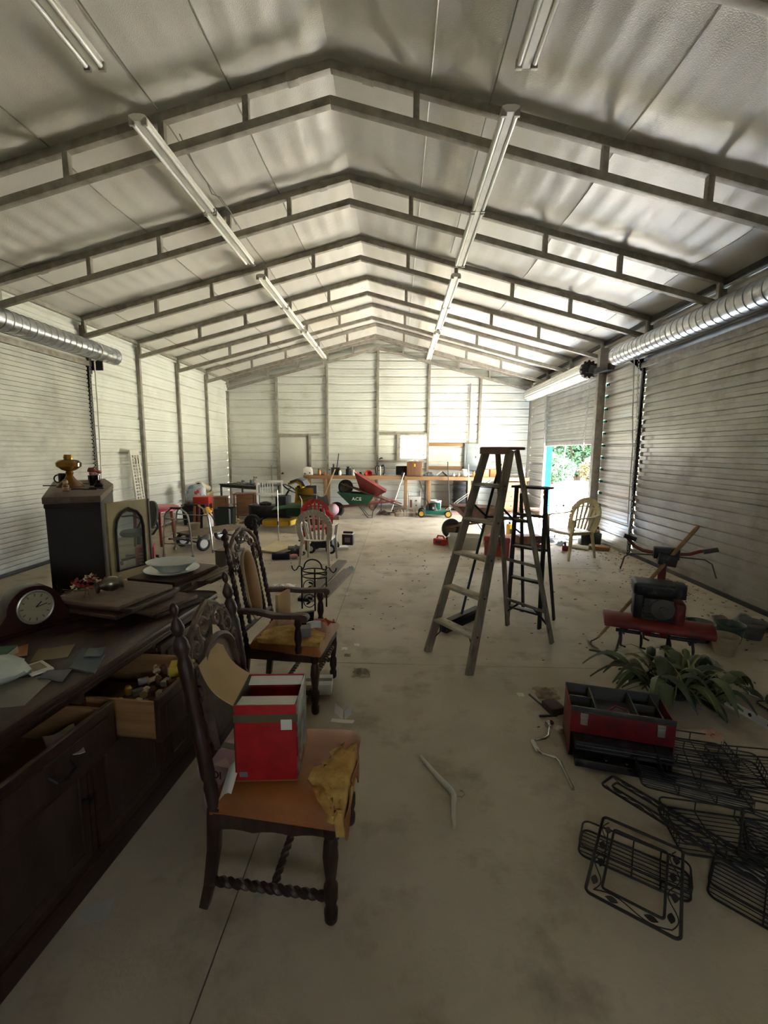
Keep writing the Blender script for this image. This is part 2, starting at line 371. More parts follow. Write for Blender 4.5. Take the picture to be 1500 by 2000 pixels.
# roof trusses
ordn = ['', '', 'overhead', 'partly out of view', 'nearest', 'second', 'third', 'fourth', 'fifth', 'sixth', 'last']
def truss(y, i):
    lab = {3: 'steel roof truss just overhead, only its sloping end in the upper corner', 4: 'nearest wholly visible steel roof truss, passing behind the first light strips',
           10: 'flat steel roof truss set against the ribbed end wall'}.get(i, '%s steel roof truss counted from the viewer, double chords with short webs' % ordn[i])
    t = thing('roof_truss', lab, 'roof truss', (XM, y, 0), group='steel roof trusses')
    for s in (-1, 1):
        for nm, zt, zb in (('top_chord', ZR-0.002, ZR-0.078), ('bottom_chord', 4.722, 4.648)):
            x1 = 4.555 if nm == 'top_chord' else 4.50
            h = zt-zb; m = MB()
            pts = []
            for yy in (-T/2, T/2): pts += [(0, yy, zb), (s*x1, yy, zb-SL*x1), (s*x1, yy, zt-SL*x1), (0, yy, zt)]
            m.add(pts, [(0, 1, 2, 3), (7, 6, 5, 4), (0, 4, 5, 1), (1, 5, 6, 2), (2, 6, 7, 3), (3, 7, 4, 0)]).build(nm, M_steel, t, bevel=0.005)
        for d in (0.74, 1.49, 2.37, 3.28, 4.50):
            x = s*d; MB().bx(x-0.027, x+0.027, -0.028, 0.028, 4.715-SL*d, ZR-0.07-SL*d).build('web', M_steel, t, bevel=0.004)
        for q in (0.33, 3.9):
            MB().box((s*q, 0, ZR-0.041-SL*q), (0.10, T+0.006, 0.084), rotm(0, s*math.atan(SL), 0)).build('splice_plate', M_steel, t, bevel=0.002)
    return t
for i, y in enumerate(TY):
    if i >= 3: truss(y, i)
truss(YB-0.10, 10)
# ------------------------------------------------------------------ doors and window
def curtain(z0, z1, y0, y1, x, s, m=None, parent=None, pitch=0.128, prof=((0, 0), (0.40, 0), (0.46, 0.028), (0.92, 0.028))):
    """roll-up sheet: s = +1 room is toward +x"""
    zs = []; k = 0
    while z0+k*pitch < z1+1e-6:
        b = z0+k*pitch
        for f, d in prof:
            if b+f*pitch <= z1: zs.append((b+f*pitch, d))
        k += 1
    mb = MB(); pv = []
    for z, d in zs: pv += [(x+s*d, y0, z), (x+s*d, y1, z)]
    mb.add(pv, [(2*i, 2*i+1, 2*i+3, 2*i+2) for i in range(len(zs)-1)])
    return mb.build('curtain', m or M_curt, parent, smooth=20)
def chain(pts, parent, name='chain', r=0.0045, m=None):
    """alternating links along a polyline"""
    mb = MB(); L = 0.05
    for a, b in zip(pts, pts[1:]):
        a = Vector(a); b = Vector(b); n = max(1, int((b-a).length/L))
        for i in range(n):
            c = a.lerp(b, (i+0.5)/n); s, u, d = frame_to(b-a); q = s if i % 2 else u
            mb.tube([c+d*L*0.6*ca+q*0.016*sa for ca, sa in ((1, 0), (0.5, 1), (-0.5, 1), (-1, 0), (-0.5, -1), (0.5, -1))], r, 4, closed=True)
    return mb.build(name, m or M_zinc, parent, smooth=0)
def duct(y0, y1, x, z, r, parent):
    prof = []; n = int((y1-y0)/0.12)
    for i in range(n+1):
        b = y0+(y1-y0)*i/n; prof += [(r, b-0.012), (r+0.007, b-0.004), (r+0.007, b+0.004), (r, b+0.012)]
    MB().lathe(prof, 28, (x, 0, z), rotm(-PI/2, 0, 0)).build('drum_cover', M_galv, parent, smooth=35)
d1 = thing('door_1', 'closed white ribbed roll-up door in the wall by the sideboard', 'door', kind='structure')
curtain(0.003, 3.30, 3.70, 7.45, XL-0.012, 1, parent=d1, pitch=0.0665, prof=((0, 0.030), (0.66, 0.030), (0.70, 0), (0.96, 0)))
MB().bx(XL-0.08, XL-0.04, 7.36, 7.56, -0.1, 3.2).build('jamb_or_light_stop', M_steel, d1)  # unseen strip added outside to block daylight at the curtain edge
duct(3.4, 7.86, XL+0.22, 3.29, 0.135, d1)
MB().bx(XL, XL+0.03, 3.72, 7.44, 0, 0.05).build('bottom_bar', M_dark, d1, bevel=0.004)
MB().bx(XL+0.0, XL+0.05, 7.43, 7.475, 0, 3.16).build('guide_rail', M_dark, d1, bevel=0.003)
MB().bx(XL+0.002, XL+0.24, 7.50, 7.52, 3.0, 3.16).bx(XL+0.002, XL+0.02, 7.44, 7.56, 2.95, 3.2).build('bracket', M_dark, d1, bevel=0.003)
chain([(XL+0.15, 7.33, 3.16), (XL+0.12, 7.31, 2.2), (XL+0.10, 7.33, 1.2), (XL+0.10, 7.36, 0.9)], d1)
MB().tube([(XL+0.2, 7.36, 3.30)]+[(XL+0.22+0.15*math.cos(a), 7.36, 3.29+0.15*math.sin(a)) for a in (0.8, 0, -0.8, -1.5)]+[(XL+0.19, 7.38, 3.12), (XL+0.17, 7.40, 2.3), (XL+0.14, 7.42, 1.6), (XL+0.13, 7.40, 0.95)], 0.011, 6).build('rope', M_rope, d1)
d2 = thing('door_2', 'shut grey roll-up door under a galvanised drum beside the tiller', 'door', kind='structure')
M_curt2 = mat('door_curtain_back', '#9a9892', 0.30, 0.5, '#8a8882', 3, dirt='#6d685f', dscale=1.6)
curtain(0.003, 3.30, 3.72, 7.44, XR+0.01, -1, M_curt2, parent=d2)
duct(3.4, 7.95, XR-0.23, 3.34, 0.145, d2)
MB().bx(XR-0.03, XR, 3.72, 7.44, 0, 0.05).build('bottom_bar', M_dark, d2, bevel=0.004)
MB().bx(XR-0.05, XR, 7.43, 7.475, 0, 3.16).build('guide_rail', M_dark, d2, bevel=0.003)
MB().prism([(0, 0), (0.22, 0.18), (0, 0.22)], -0.01, 0.01, Matrix(((-1, 0, 0, 0), (0, 0, 1, 0), (0, 1, 0, 0), (0, 0, 0, 1))), (XR-0.01, 7.52, 3.0)).build('bracket', M_dark, d2, bevel=0.003)
chain([(XR-0.17, 7.36, 3.2), (XR-0.12, 7.35, 2.2), (XR-0.12, 7.33, 1.3), (XR-0.09, 7.30, 0.5), (XR-0.09, 7.36, 0.06)], d2)
MB().tube([(XR-0.22, 7.40, 3.19), (XR-0.17, 7.42, 2.4), (XR-0.14, 7.38, 1.8), (XR-0.12, 7.40, 1.0), (XR-0.12, 7.37, 0.55)], 0.009, 6).build('rope', M_rope, d2)
d3 = thing('door_3', 'half-raised roll-up door letting in daylight, sprocket on its coiled top', 'door', kind='structure')
curtain(1.93, 3.25, 8.90, 12.0, XR+0.0, -1, M_curt2, parent=d3)
prof = []
for i in range(41):
    a = 2*PI*i/40
ring = [(0.155+(0.012 if k % 2 else 0)) for k in range(36)]
mb = MB(); pv = []
for y in (9.22, 13.15):
    for k in range(36):
        a = 2*PI*k/36; pv.append((XR-0.20+ring[k]*math.cos(a), y, 3.33+ring[k]*math.sin(a)))
mb.add(pv, [(k, (k+1) % 36, 36+(k+1) % 36, 36+k) for k in range(36)]+[tuple(range(36)), tuple(range(36, 72))]).build('coil', M_white, d3, smooth=20)
mb = MB(); poly = []
for k in range(48):
    a = 2*PI*k/48; r = 0.175 if k % 4 < 2 else 0.145; poly.append((r*math.cos(a), r*math.sin(a)))
Ry = rotm(PI/2, 0, 0)
MB().prism(poly, -0.015, 0.015, Ry, (XR-0.22, 9.10, 3.33)).prism([(0.12*math.cos(2*PI*k/24), 0.12*math.sin(2*PI*k/24)) for k in range(24)], -0.03, 0.03, Ry, (XR-0.22, 9.12, 3.33)).build('sprocket', M_dark, d3, bevel=0.004)
MB().bar((XR-0.24, 9.04, 3.33), (XR+0.0, 8.90, 3.25), 0.025, 0.15).bx(XR-0.17, XR-0.04, 8.42, 9.02, 3.20, 3.32).build('arm', M_dark, d3, bevel=0.006)
for k in range(3): MB().cyl((XR-0.24+0.07*math.cos(2.1*k), 9.02, 3.33+0.07*math.sin(2.1*k)), (XR-0.24+0.07*math.cos(2.1*k), 9.09, 3.33+0.07*math.sin(2.1*k)), 0.018, 10).build('bolt', M_black, d3)
MB().bx(XR-0.035, XR+0.01, 8.90, 12.0, 1.87, 1.95).build('bottom_bar', M_steel, d3, bevel=0.004)
MB().bx(XR-0.06, XR-0.005, 8.85, 8.90, 0, 3.1).build('guide_rail', M_dark, d3, bevel=0.003)
MB().bx(XR-0.06, XR-0.005, 12.0, 12.05, 0, 3.1).build('guide_rail', M_dark, d3, bevel=0.003)
M_turq = mat('turquoise_trim', '#1a7f7b', 0.85, 0, '#15706d', 4, spec=0.04)
MB().bx(XR+0.0, XR+0.16, 12.02, 12.14, 0, 3.2).build('jamb_or_light_stop', M_turq, d3, bevel=0.004)
MB().bx(XR+0.02, XR+0.16, 8.74, 8.85, 0, 3.2).build('jamb_or_light_stop', M_turq, d3, bevel=0.004)
chain([(XR-0.16, 9.16, 3.2), (XR-0.12, 9.30, 2.6), (XR-0.12, 9.36, 1.75)], d3)
chain([(XR-0.16, 11.85, 3.2), (XR-0.10, 11.88, 1.9)], d3)
MB().tube([(XR-0.02, 10.62, 1.90), (XR-0.03, 10.63, 1.5), (XR-0.02, 10.67, 1.1), (XR-0.02, 10.66, 0.75), (XR-0.02, 10.70, 0.68)], 0.010, 6).build('pull_rope', M_rope, d3)
d4 = thing('door_4', 'plain white walk-through door beside the cluttered folding shelf', 'door', kind='structure')
M_door = mat('white_door_paint', '#cfcfc8', 0.4, 0, '#c2c2ba', 1.2)
MB().bx(-3.605, -2.775, YB-0.015, YB+0.03, 0.01, 2.10).build('leaf', M_door, d4, bevel=0.003)
MB().bx(-3.665, -3.61, YB-0.03, YB+0.04, 0, 2.15).bx(-2.77, -2.72, YB-0.03, YB+0.04, 0, 2.15).bx(-3.665, -2.72, YB-0.03, YB+0.04, 2.105, 2.15).build('frame', M_steel, d4, bevel=0.003)
MB().bx(-3.66, -2.72, YB+0.042, YB+0.055, 0.0, 2.16).build('light_stop', M_steel, d4)  # sheet added behind the leaf to stop light around its edges
for x in (-3.53, ): MB().lathe([(0.03, 0), (0.03, 0.006), (0.012, 0.01), (0.012, 0.035), (0.026, 0.045), (0.028, 0.06), (0.015, 0.07)], 14, (x, YB-0.016, 1.0), rotm(PI/2, 0, 0)).build('handle', M_dark, d4)
win = thing('window_1', 'small two-pane sliding window glowing with daylight above the workbench', 'window', kind='structure')
M_wfr = mat('window_frame_metal', '#c9c9c4', 0.4, 0.3)
M_glass = mat('window_glass', '#eef4f0', 0.05, 0, alpha=0.12, spec=0.4)
m = MB()
for b in ((0.05, 0.08, 1.47, 2.18), (0.845, 0.875, 1.47, 2.18), (0.05, 0.875, 1.465, 1.495), (0.05, 0.875, 2.155, 2.185), (0.05, 0.875, 1.81, 1.83)): m.bx(b[0], b[1], YB-0.02, YB+0.05, b[2], b[3])
m.build('frame', M_wfr, win, bevel=0.003)
MB().bx(0.075, 0.85, YB+0.018, YB+0.022, 1.83, 2.157).build('pane', M_glass, win, smooth=0)
MB().bx(0.075, 0.85, YB+0.010, YB+0.014, 1.49, 1.815).build('pane', M_glass, win, smooth=0)
w2 = thing('fill_window', 'unseen two-pane window added behind the viewer for fill light', 'window', kind='structure')  # invented window, added to brighten the foreground
m = MB()
for b in ((0.37, 0.42, 1.495, 2.105), (1.08, 1.13, 1.495, 2.105), (0.37, 1.13, 1.495, 1.545), (0.37, 1.13, 2.055, 2.105), (0.37, 1.13, 1.79, 1.81)): m.bx(b[0], b[1], YF-0.06, YF+0.02, b[2], b[3])
m.build('frame', M_wfr, w2, bevel=0.003)
MB().bx(0.41, 1.09, YF-0.024, YF-0.020, 1.80, 2.06).build('pane', M_glass, w2, smooth=0); MB().bx(0.41, 1.09, YF-0.034, YF-0.030, 1.54, 1.80).build('pane', M_glass, w2, smooth=0)
# ------------------------------------------------------------------ outdoors
M_yard = mat('sandy_yard', '#b1ab9a', 0.95, 0, '#8c9470', 0.35, bump=0.3, bscale=8, contrast=(0.45, 0.7), detail=8)
g = MB().bx(XL-30, 70, -30, 75, -0.30, -0.165); g = g.build('ground_outside', M_yard, smooth=0)
tag(g, 'sunlit sandy grass yard seen through the raised door', 'ground', kind='structure')
MB_ap = MB().bx(XR+0.06, 7.5, 8.0, 13.0, -0.17, -0.02).build('apron_outside', mat('pale_concrete_apron', '#b5afa2', 0.9, 0, '#a39c8d', 1.5), smooth=0)
tag(MB_ap, 'pale concrete apron just outside the raised door', 'apron', kind='structure')
def leaf_blob(name, lab, c, rad, n, mleaf, mtrunk, size, trunk_h, grp):
    t = thing(name, lab, 'tree' if trunk_h > 0.6 else 'bush', (c[0], c[1], -0.17), group=grp)
    mb = MB(); rnd = random.Random(hash((c[0], c[1])) % 1000)
    vs = []; fs = []
    for i in range(n):
        while True:
            p = Vector((rnd.uniform(-1, 1), rnd.uniform(-1, 1), rnd.uniform(-1, 1)))
            if 0.25 < p.length < 1: break
        p = Vector((p.x*rad[0], p.y*rad[1], p.z*rad[2]+c[2])); s = size*rnd.uniform(0.6, 1.5)
        R = Euler((rnd.uniform(-1, 1), rnd.uniform(-1, 1), rnd.uniform(0, 6.28))).to_matrix(); o = len(vs)
        vs += [p+R @ Vector(q) for q in ((-s, 0, 0), (0, -s*0.45, s*0.1), (s, 0, -s*0.15), (0, s*0.45, s*0.1))]; fs.append((o, o+1, o+2, o+3))
    mb.add(vs, fs).build('foliage', mleaf, t, smooth=0)
    m2 = MB()
    for k in range(4):
        a = k*1.7; m2.tube([(0.1*math.cos(a), 0.1*math.sin(a), 0), (0.3*rad[0]*math.cos(a), 0.3*rad[1]*math.sin(a), c[2]*0.6), (0.55*rad[0]*math.cos(a), 0.55*rad[1]*math.sin(a), c[2])], [0.12, 0.08, 0.03], 6)
    m2.build('trunk', mtrunk, t)
    return t
M_leafA = mat('leaf_blue_green', '#27452f', 0.6, 0, '#3f6548', 0.8)
M_leafB = mat('leaf_mid_green', '#33512a', 0.6, 0, '#55743f', 0.8)
M_leafC = mat('leaf_dry', '#4d4530', 0.7, 0, '#6a5d40', 0.8)
M_bark = mat('bark', '#5c4f40', 0.9, 0, '#463b30', 5)
rb = random.Random(3)
specs = [('tree_clump', 'broad blue-green tree right behind the pull rope, beyond the yard', (12.2, 30.5, 3.4), (1.85, 1.7, 3.2), 4200, M_leafA, 1.5),
         ('tree_clump', 'yellow-green tree beside the turquoise jamb, beyond the yard', (8.4, 30.5, 3.3), (1.85, 1.7, 3.1), 3800, M_leafB, 1.5),
         ('tree_clump', 'tall mid-green tree near the thick steel post, beyond the yard', (16.0, 30.5, 3.5), (1.85, 1.7, 3.3), 4200, M_leafB, 1.5),
         ('shrub', 'low dry brown shrub under the blue-green tree', (12.4, 26.9, 0.9), (1.55, 1.0, 0.9), 2200, M_leafC, 0.3),
         ('shrub', 'low grey-green shrub under the yellow-green tree', (9.1, 26.9, 0.9), (1.6, 1.0, 0.85), 2200, M_leafA, 0.3),
         ('shrub', 'low dry bush at the foot of the mid-green tree', (15.7, 26.9, 0.9), (1.55, 1.0, 0.95), 2200, M_leafC, 0.3)]
for nm, lab, c, r, n, ml, th in specs: leaf_blob(nm, lab, c, r, n, ml, M_bark, 0.17 if th > 1 else 0.12, th, 'trees beyond the yard' if th > 1 else 'shrubs beyond the yard')
leaf_blob('tree_clump', 'tree seen only as pale leaves through the small window', (1.6, 24, 4.0), (4.0, 2.0, 3.6), 4200, M_leafB, M_bark, 0.17, 1.5, 'trees beyond the yard')
leaf_blob('tree_clump', 'dark dense tree filling the gap between the blue-green and mid-green trees', (15.4, 35.5, 4.2), (2.6, 2.2, 4.0), 5200, M_leafA, M_bark, 0.2, 1.5, 'trees beyond the yard')
leaf_blob('tree_clump', 'dense tree filling the gap left of the blue-green one', (10.0, 35.5, 4.2), (2.6, 2.2, 4.0), 5200, M_leafB, M_bark, 0.2, 1.5, 'trees beyond the yard')
leaf_blob('tree_clump', 'dark tree at the far end of the row by the steel post', (20.8, 35.5, 4.2), (2.6, 2.2, 4.0), 5200, M_leafA, M_bark, 0.2, 1.5, 'trees beyond the yard')
# ------------------------------------------------------------------ light fixtures
def fixture(x, y0, y1, lab, cap0=True):
    t = thing('light_fixture', lab, 'light fixture', (x, 0, 4.215), group='unlit tube light strips')
    L = y1-y0
    P = [(-0.06, 0.0), (0.06, 0.0), (0.045, 0.028), (0.028, 0.045), (-0.028, 0.045), (-0.045, 0.028)]
    n = 1 if L < 2 else 2
    for k in range(n):
        a = y0+L*k/n+0.004; b = y0+L*(k+1)/n-0.004
        h = MB(); h.prism([(-0.065, 0.055), (-0.065, 0.042), (-0.025, 0.012), (0.025, 0.012), (0.065, 0.042), (0.065, 0.055), (0.03, 0.065), (-0.03, 0.065)], a, b, Matrix(((1, 0, 0, 0), (0, 0, 1, 0), (0, 1, 0, 0), (0, 0, 0, 1)))).build('housing', M_white, t, smooth=30)
        for s in (-1, 1):
            tb = MB().cyl((s*0.05, a+0.04, 0.012), (s*0.05, b-0.04, 0.012), 0.0165, 12).build('tube_lamp', M_tube, t)
            for yy in (a+0.02, b-0.02): MB().box((s*0.05, yy, 0.018), (0.045, 0.022, 0.055)).build('lamp_holder', M_holder, t, bevel=0.004)
    for yy in (y0+0.5, y1-0.5): MB().bx(-0.012, 0.012, yy-0.01, yy+0.01, 0.06, 0.09).build('hanger', M_steel, t)
    return t
M_tube = mat('lamp_tube', '#e8e8e2', 0.2, 0, spec=0.6); M_holder = mat('lamp_holder', '#a9a69c', 0.5, 0.3)
fixture(-2.06, 0.85, 3.30, 'unlit light strip cut off by the top edge, over the sideboard side')
fixture(-2.06, 3.75, 6.44, 'long unlit light strip with a looped cable, crossing the nearest two trusses')
fixture(-2.06, 6.88, 9.67, 'unlit light strip third from the viewer on the walk-through door side')
fixture(-2.06, 9.88, 12.62, 'farthest unlit light strip on the walk-through door side')
fixture(0.815, 0.90, 3.34, 'unlit light strip cut off by the top edge, over the ladder side')
fixture(0.815, 3.71, 6.51, 'long unlit light strip crossing the nearest two trusses on the ladder side')
fixture(0.815, 6.87, 9.67, 'unlit light strip third from the viewer on the ladder side')
fixture(0.815, 9.98, 12.72, 'farthest unlit light strip on the ladder side')
M_wire = mat('grey_cable', '#7d7a72', 0.7)
def cable(pts, lab, r=0.006): return tag(MB().tube(pts, r, 5).build('cable', M_wire), lab, 'cable')
xw = -2.10; pts = []
for i in range(60):
    y = lerp(-1.0, 12.9, i/59); pts.append((xw, y, roof_z(xw)-0.018-sag(y)))
cable(pts, 'thin grey cable stapled along the insulation above the light strips by the sideboard')
cable([(-1.97, 4.28, 4.47), (-1.95, 4.5, 4.36), (-1.93, 4.75, 4.33), (-1.97, 4.95, 4.34), (-1.92, 5.05, 4.36), (-1.90, 5.3, 4.33), (-2.0, 5.75, 4.42)], 'slack loop of cable beside the long light strip')
pts = []
for i in range(50):
    y = lerp(-1.0, 7.0, i/49); pts.append((0.74, y, roof_z(0.74)-0.018-sag(y)))
cable(pts, 'thin grey cable running above the light strips on the ladder side')
tag(MB().tube([(-2.08, 12.6, 4.21), (-2.10, 12.62, 3.8), (-2.2, 12.64, 3.4), (-2.25, 12.65, 3.15)], 0.006, 5).build('pull_cord', M_rope), 'white pull cord hanging from the farthest light strip', 'cord')
# ------------------------------------------------------------------ things fixed on the end wall
M_pine = wood('pine_board', '#94704a', '#80603e', 0.6, 0)
for z, nm in ((1.91, 'upper'), (1.215, 'lower')):
    tag(MB().bx(0.93, 2.0, YB-0.045, YB-0.007, z-0.05, z+0.05).build('wall_board', M_pine, bevel=0.004), '%s of the two pine boards fixed between window and breaker box' % nm, 'board', 'pine boards on the end wall')
M_panel = mat('breaker_grey', '#8f979b', 0.45, 0.2, '#80888c', 4)
eb = thing('breaker_box', 'grey metal breaker box on the end wall beside the pine boards', 'breaker box', (2.22, YB-0.012, 1.55))
MB().bx(-0.22, 0.22, -0.11, 0, -0.40, 0.40).build('body', M_panel, eb, bevel=0.006)
MB().bx(-0.15, 0.15, -0.122, -0.111, -0.30, 0.28).build('door', M_panel, eb, bevel=0.004)
MB().bx(0.10, 0.13, -0.13, -0.122, -0.03, 0.03).build('latch', M_dark, eb, bevel=0.002)
MB().cyl((-0.1, -0.05, 0.4), (-0.1, -0.05, 2.15), 0.018, 10).build('conduit', M_steel, eb)
ob = thing('outlet_box', 'small round junction box on the ribs beside the white door', 'outlet', (-3.88, YB-0.001, 1.28))
MB().lathe([(0.05, 0), (0.05, 0.03), (0.035, 0.04)], 14, (0, 0, 0), rotm(PI/2, 0, 0)).build('cover', M_wfr, ob)
MB().cyl((0, -0.015, -0.05), (0, -0.015, -1.1), 0.012, 8).build('conduit', M_steel, ob)
hk = tag(MB().tube([(-0.55, YB-0.06, 1.47), (-0.53, YB-0.11, 1.47), (-0.50, YB-0.12, 1.50), (-0.46, YB-0.11, 1.48)], 0.022, 8).build('tool_hook', M_dark), 'small dark clamp hooked on the rail left of the window', 'clamp')
# ------------------------------------------------------------------ foreground furniture
M_dwood = wood('dark_walnut', '#3d2a20', '#2a1b14', 0.45, 2)
M_dwoodx = wood('dark_walnut_long', '#40291f', '#2b1a13', 0.42, 1)
M_dwoodh = wood('dusty_walnut', '#5a4436', '#46352a', 0.6, 0, dirt='#6d5d4c')
M_lwood = wood('drawer_pine', '#8d6a40', '#775632', 0.65, 0)
M_leath = mat('worn_tan_leather', '#9a5f2c', 0.55, 0, '#854f24', 5, bump=0.25, bscale=90, dirt='#6f4422', dscale=3)
M_foam = mat('foam_yellow', '#c9a45a', 0.95, 0, '#a97f3c', 14, bump=0.8, bscale=50)
M_cane = mat('tan_upholstery', '#8a6235', 0.8, 0, '#7a542b', 6, bump=0.2, bscale=120)
M_gimp = mat('upholstery_trim', '#b09a78', 0.8)
M_paper = mat('white_paper', '#d7d4ca', 0.85)
M_kraft = mat('kraft_card', '#b59a6b', 0.85, 0, '#a88d5f', 4)
M_redcard = mat('red_gloss_card', '#b01c22', 0.4, 0, '#98151b', 20)
M_grey = mat('grey_card', '#7d7a73', 0.8)
M_blackp = mat('black_plastic', '#1b1b1c', 0.4)
M_chrome = mat('chrome', '#c8c8c6', 0.15, 1.0)
M_iron = mat('wrought_iron', '#1d1c1b', 0.5, 0.5)
def twist(p0, p1, r, turns, n=None, off=0.45):
    """two strands wound round one another"""
    p0 = Vector(p0); p1 = Vector(p1); s, u, d = frame_to(p1-p0); n = n or int(turns*8); mb = MB()
    for ph in (0, PI):
        pts = []
        for i in range(n+1):
            t = i/n; a = 2*PI*turns*t+ph; pts.append(p0.lerp(p1, t)+(s*math.cos(a)+u*math.sin(a))*r*off)
        mb.tube(pts, r*0.68, 6)
    return mb
def spiral(c, r, turns, ph, s, ax1, ax2, tube=0.012, n=22):
    c = Vector(c); pts = []
    for i in range(n+1):
        t = i/n; a = ph+s*2*PI*turns*t; q = r*(1-0.8*t); pts.append(c+Vector(ax1)*q*math.cos(a)+Vector(ax2)*q*math.sin(a))
    return pts, [tube*(1-0.35*i/n) for i in range(n+1)]
LEG = [(0.017, 0), (0.024, 0.01), (0.026, 0.05), (0.018, 0.07), (0.026, 0.10), (0.026, 0.15), (0.017, 0.17), (0.022, 0.20), (0.029, 0.27), (0.024, 0.33), (0.018, 0.345), (0.028, 0.36), (0.028, 0.40)]
# ---- side chair with carved crest
ch = thing('side_chair', 'carved dark side chair with torn tan seat holding the red box', 'chair', (-0.425, 1.615, 0), math.radians(-3))
def bx_lean(z): return -0.215-0.105*max(0, z-0.42)/0.7
for s in (-1, 1):
    y = 0.20*s
    MB().lathe(LEG, 14, (0.215, 0.215*s, 0)).build('leg', M_dwood, ch)
    pts = [(-0.27, y, 0), (-0.245, y, 0.10), (-0.222, y, 0.25), (-0.213, y, 0.42)]
    m = MB()
    for a, b, w0, w1 in zip(pts, pts[1:], (0.034, 0.038, 0.044), (0.038, 0.044, 0.046)): m.bar(a, b, 0.036, w0, (1, 0, 0), 0.036, w1)
    m.build('leg', M_dwood, ch, bevel=0.004)
    R = Matrix.Identity(4); a = Vector((bx_lean(0.42), y, 0.42)); b = Vector((bx_lean(1.02), y, 1.02)); ss, uu, dd = frame_to(b-a)
    R = Matrix((ss, uu, dd)).transposed().to_4x4()
    MB().lathe([(0.022, 0), (0.024, 0.08), (0.018, 0.10), (0.025, 0.12), (0.025, 0.30), (0.017, 0.32), (0.022, 0.36), (0.026, 0.55), (0.018, 0.575), (0.028, 0.60), (0.024, 0.63), (0.013, 0.65), (0.020, 0.665), (0.023, 0.68), (0.016, 0.70), (0.006, 0.72), (0.013, 0.735), (0.015, 0.75), (0.008, 0.765), (0.0, 0.77)], 14, a, R).build('back_post', M_dwood, ch)
seat = MB()
def seatfn(u, v):
    x = lerp(-0.235, 0.262, u); y = lerp(-1, 1, v)*lerp(0.215, 0.255, u); e = max(0, 1-((2*u-1)**8))*max(0, 1-((2*v-1)**8))
    return (x, y, 0.405+0.068*e**0.35+0.012*math.sin(PI*u)*math.sin(PI*v))
seat.surf(seatfn, 22, 22).bx(-0.225, 0.25, -0.22, 0.22, 0.40, 0.41).build('seat', M_leath, ch, smooth=60)
rf = random.Random(4)
fm = MB()
FN = [[rf.uniform(-1, 1) for _ in range(20)] for _ in range(20)]
def foamfn(u, v):
    i, j = int(u*12), int(v*14); w = 0.15*(0.5+0.5*math.sin(v*PI))+0.02*FN[i][j]
    x = 0.272-w*(1-u) + 0.004; y = lerp(-0.262, 0.08, v)+0.012*FN[j % 20][i]
    z = 0.484 + 0.006*FN[i][j]-(0.03 if u > 0.97 else 0) - 0.05*max(0, u-0.86)/0.14
    return (x, y, z)
fm.surf(foamfn, 12, 14, 0.03)
fm.build('exposed_foam', M_foam, ch, smooth=70, label='crumbling yellow foam along the torn front edge')
fl2 = MB().surf(lambda u, v: (0.277+0.006*math.sin(v*9), lerp(-0.255, 0.06, v), 0.462-lerp(0, 0.05+0.035*math.sin(v*7+1)+0.02*math.sin(v*23), u)), 3, 20, 0.004).build('torn_cover', M_leath, ch)
rails = MB().bx(0.235, 0.258, -0.20, 0.20, 0.335, 0.405).bx(-0.225, -0.2, -0.19, 0.19, 0.335, 0.405)
rails.build('seat_rail', M_dwood, ch, bevel=0.004)
for s in (-1, 1):
    m = MB(); n = 12; pl = [(-0.21, 0.405), (0.225, 0.405)]+[(lerp(0.225, -0.21, i/n), 0.343+0.010*abs(math.sin(i/n*PI*3))) for i in range(n+1)]
    m.prism(pl, -0.011, 0.011, Matrix(((1, 0, 0, 0), (0, 0, 1, 0), (0, 1, 0, 0), (0, 0, 0, 1))), (0, s*0.213, 0)).build('side_rail', M_dwood, ch)
    twist((-0.235, 0.205*s, 0.115), (0.205, 0.213*s, 0.10), 0.017, 7).build('stretcher', M_dwood, ch)
twist((0.215, -0.20, 0.27), (0.215, 0.20, 0.27), 0.018, 6).build('stretcher', M_dwood, ch)
twist((0.0, -0.205, 0.108), (0.0, 0.205, 0.108), 0.015, 6).build('stretcher', M_dwood, ch)
# carved back: arched panel plus scroll crest, in the leaning plane
bz = lambda z: bx_lean(z)
UP = (Vector((bz(1.1), 0, 1.1))-Vector((bz(0.5), 0, 0.5))).normalized(); YY = Vector((0, 1, 0))
def BP(y, z, off=0.0): return Vector((bz(z)+off, y, z))
arcp = [(0.135*math.cos(PI*i/16), 0.86+0.115*math.sin(PI*i/16)) for i in range(17)]
pl = [(0.135, 0.60)]+arcp+[(-0.135, 0.60)]
m = MB(); n = len(pl); fr = [BP(y, z, 0.012) for y, z in pl]; bk = [BP(y, z, -0.010) for y, z in pl]
m.add(fr+bk, [tuple(range(n)), tuple(range(2*n-1, n-1, -1))]+[(i, (i+1) % n, n+(i+1) % n, n+i) for i in range(n)]).build('back_panel', M_dwoodh, ch)
m = MB().tube([BP(y, z, 0.016) for y, z in pl], 0.014, 6)
m.build('panel_moulding', M_dwoodh, ch)
MB().prism([(0.028*(1.0 if k % 2 else 0.5)*math.cos(PI*k/4), 0.028*(1.0 if k % 2 else 0.5)*math.sin(PI*k/4)) for k in range(8)], 0.0, 0.004, Matrix((YY, UP, YY.cross(UP))).transposed().to_4x4(), BP(0, 0.87, 0.013)).build('cutout_shade', M_black, ch)  # black star laid on the panel as the shade of an opening
m = MB()
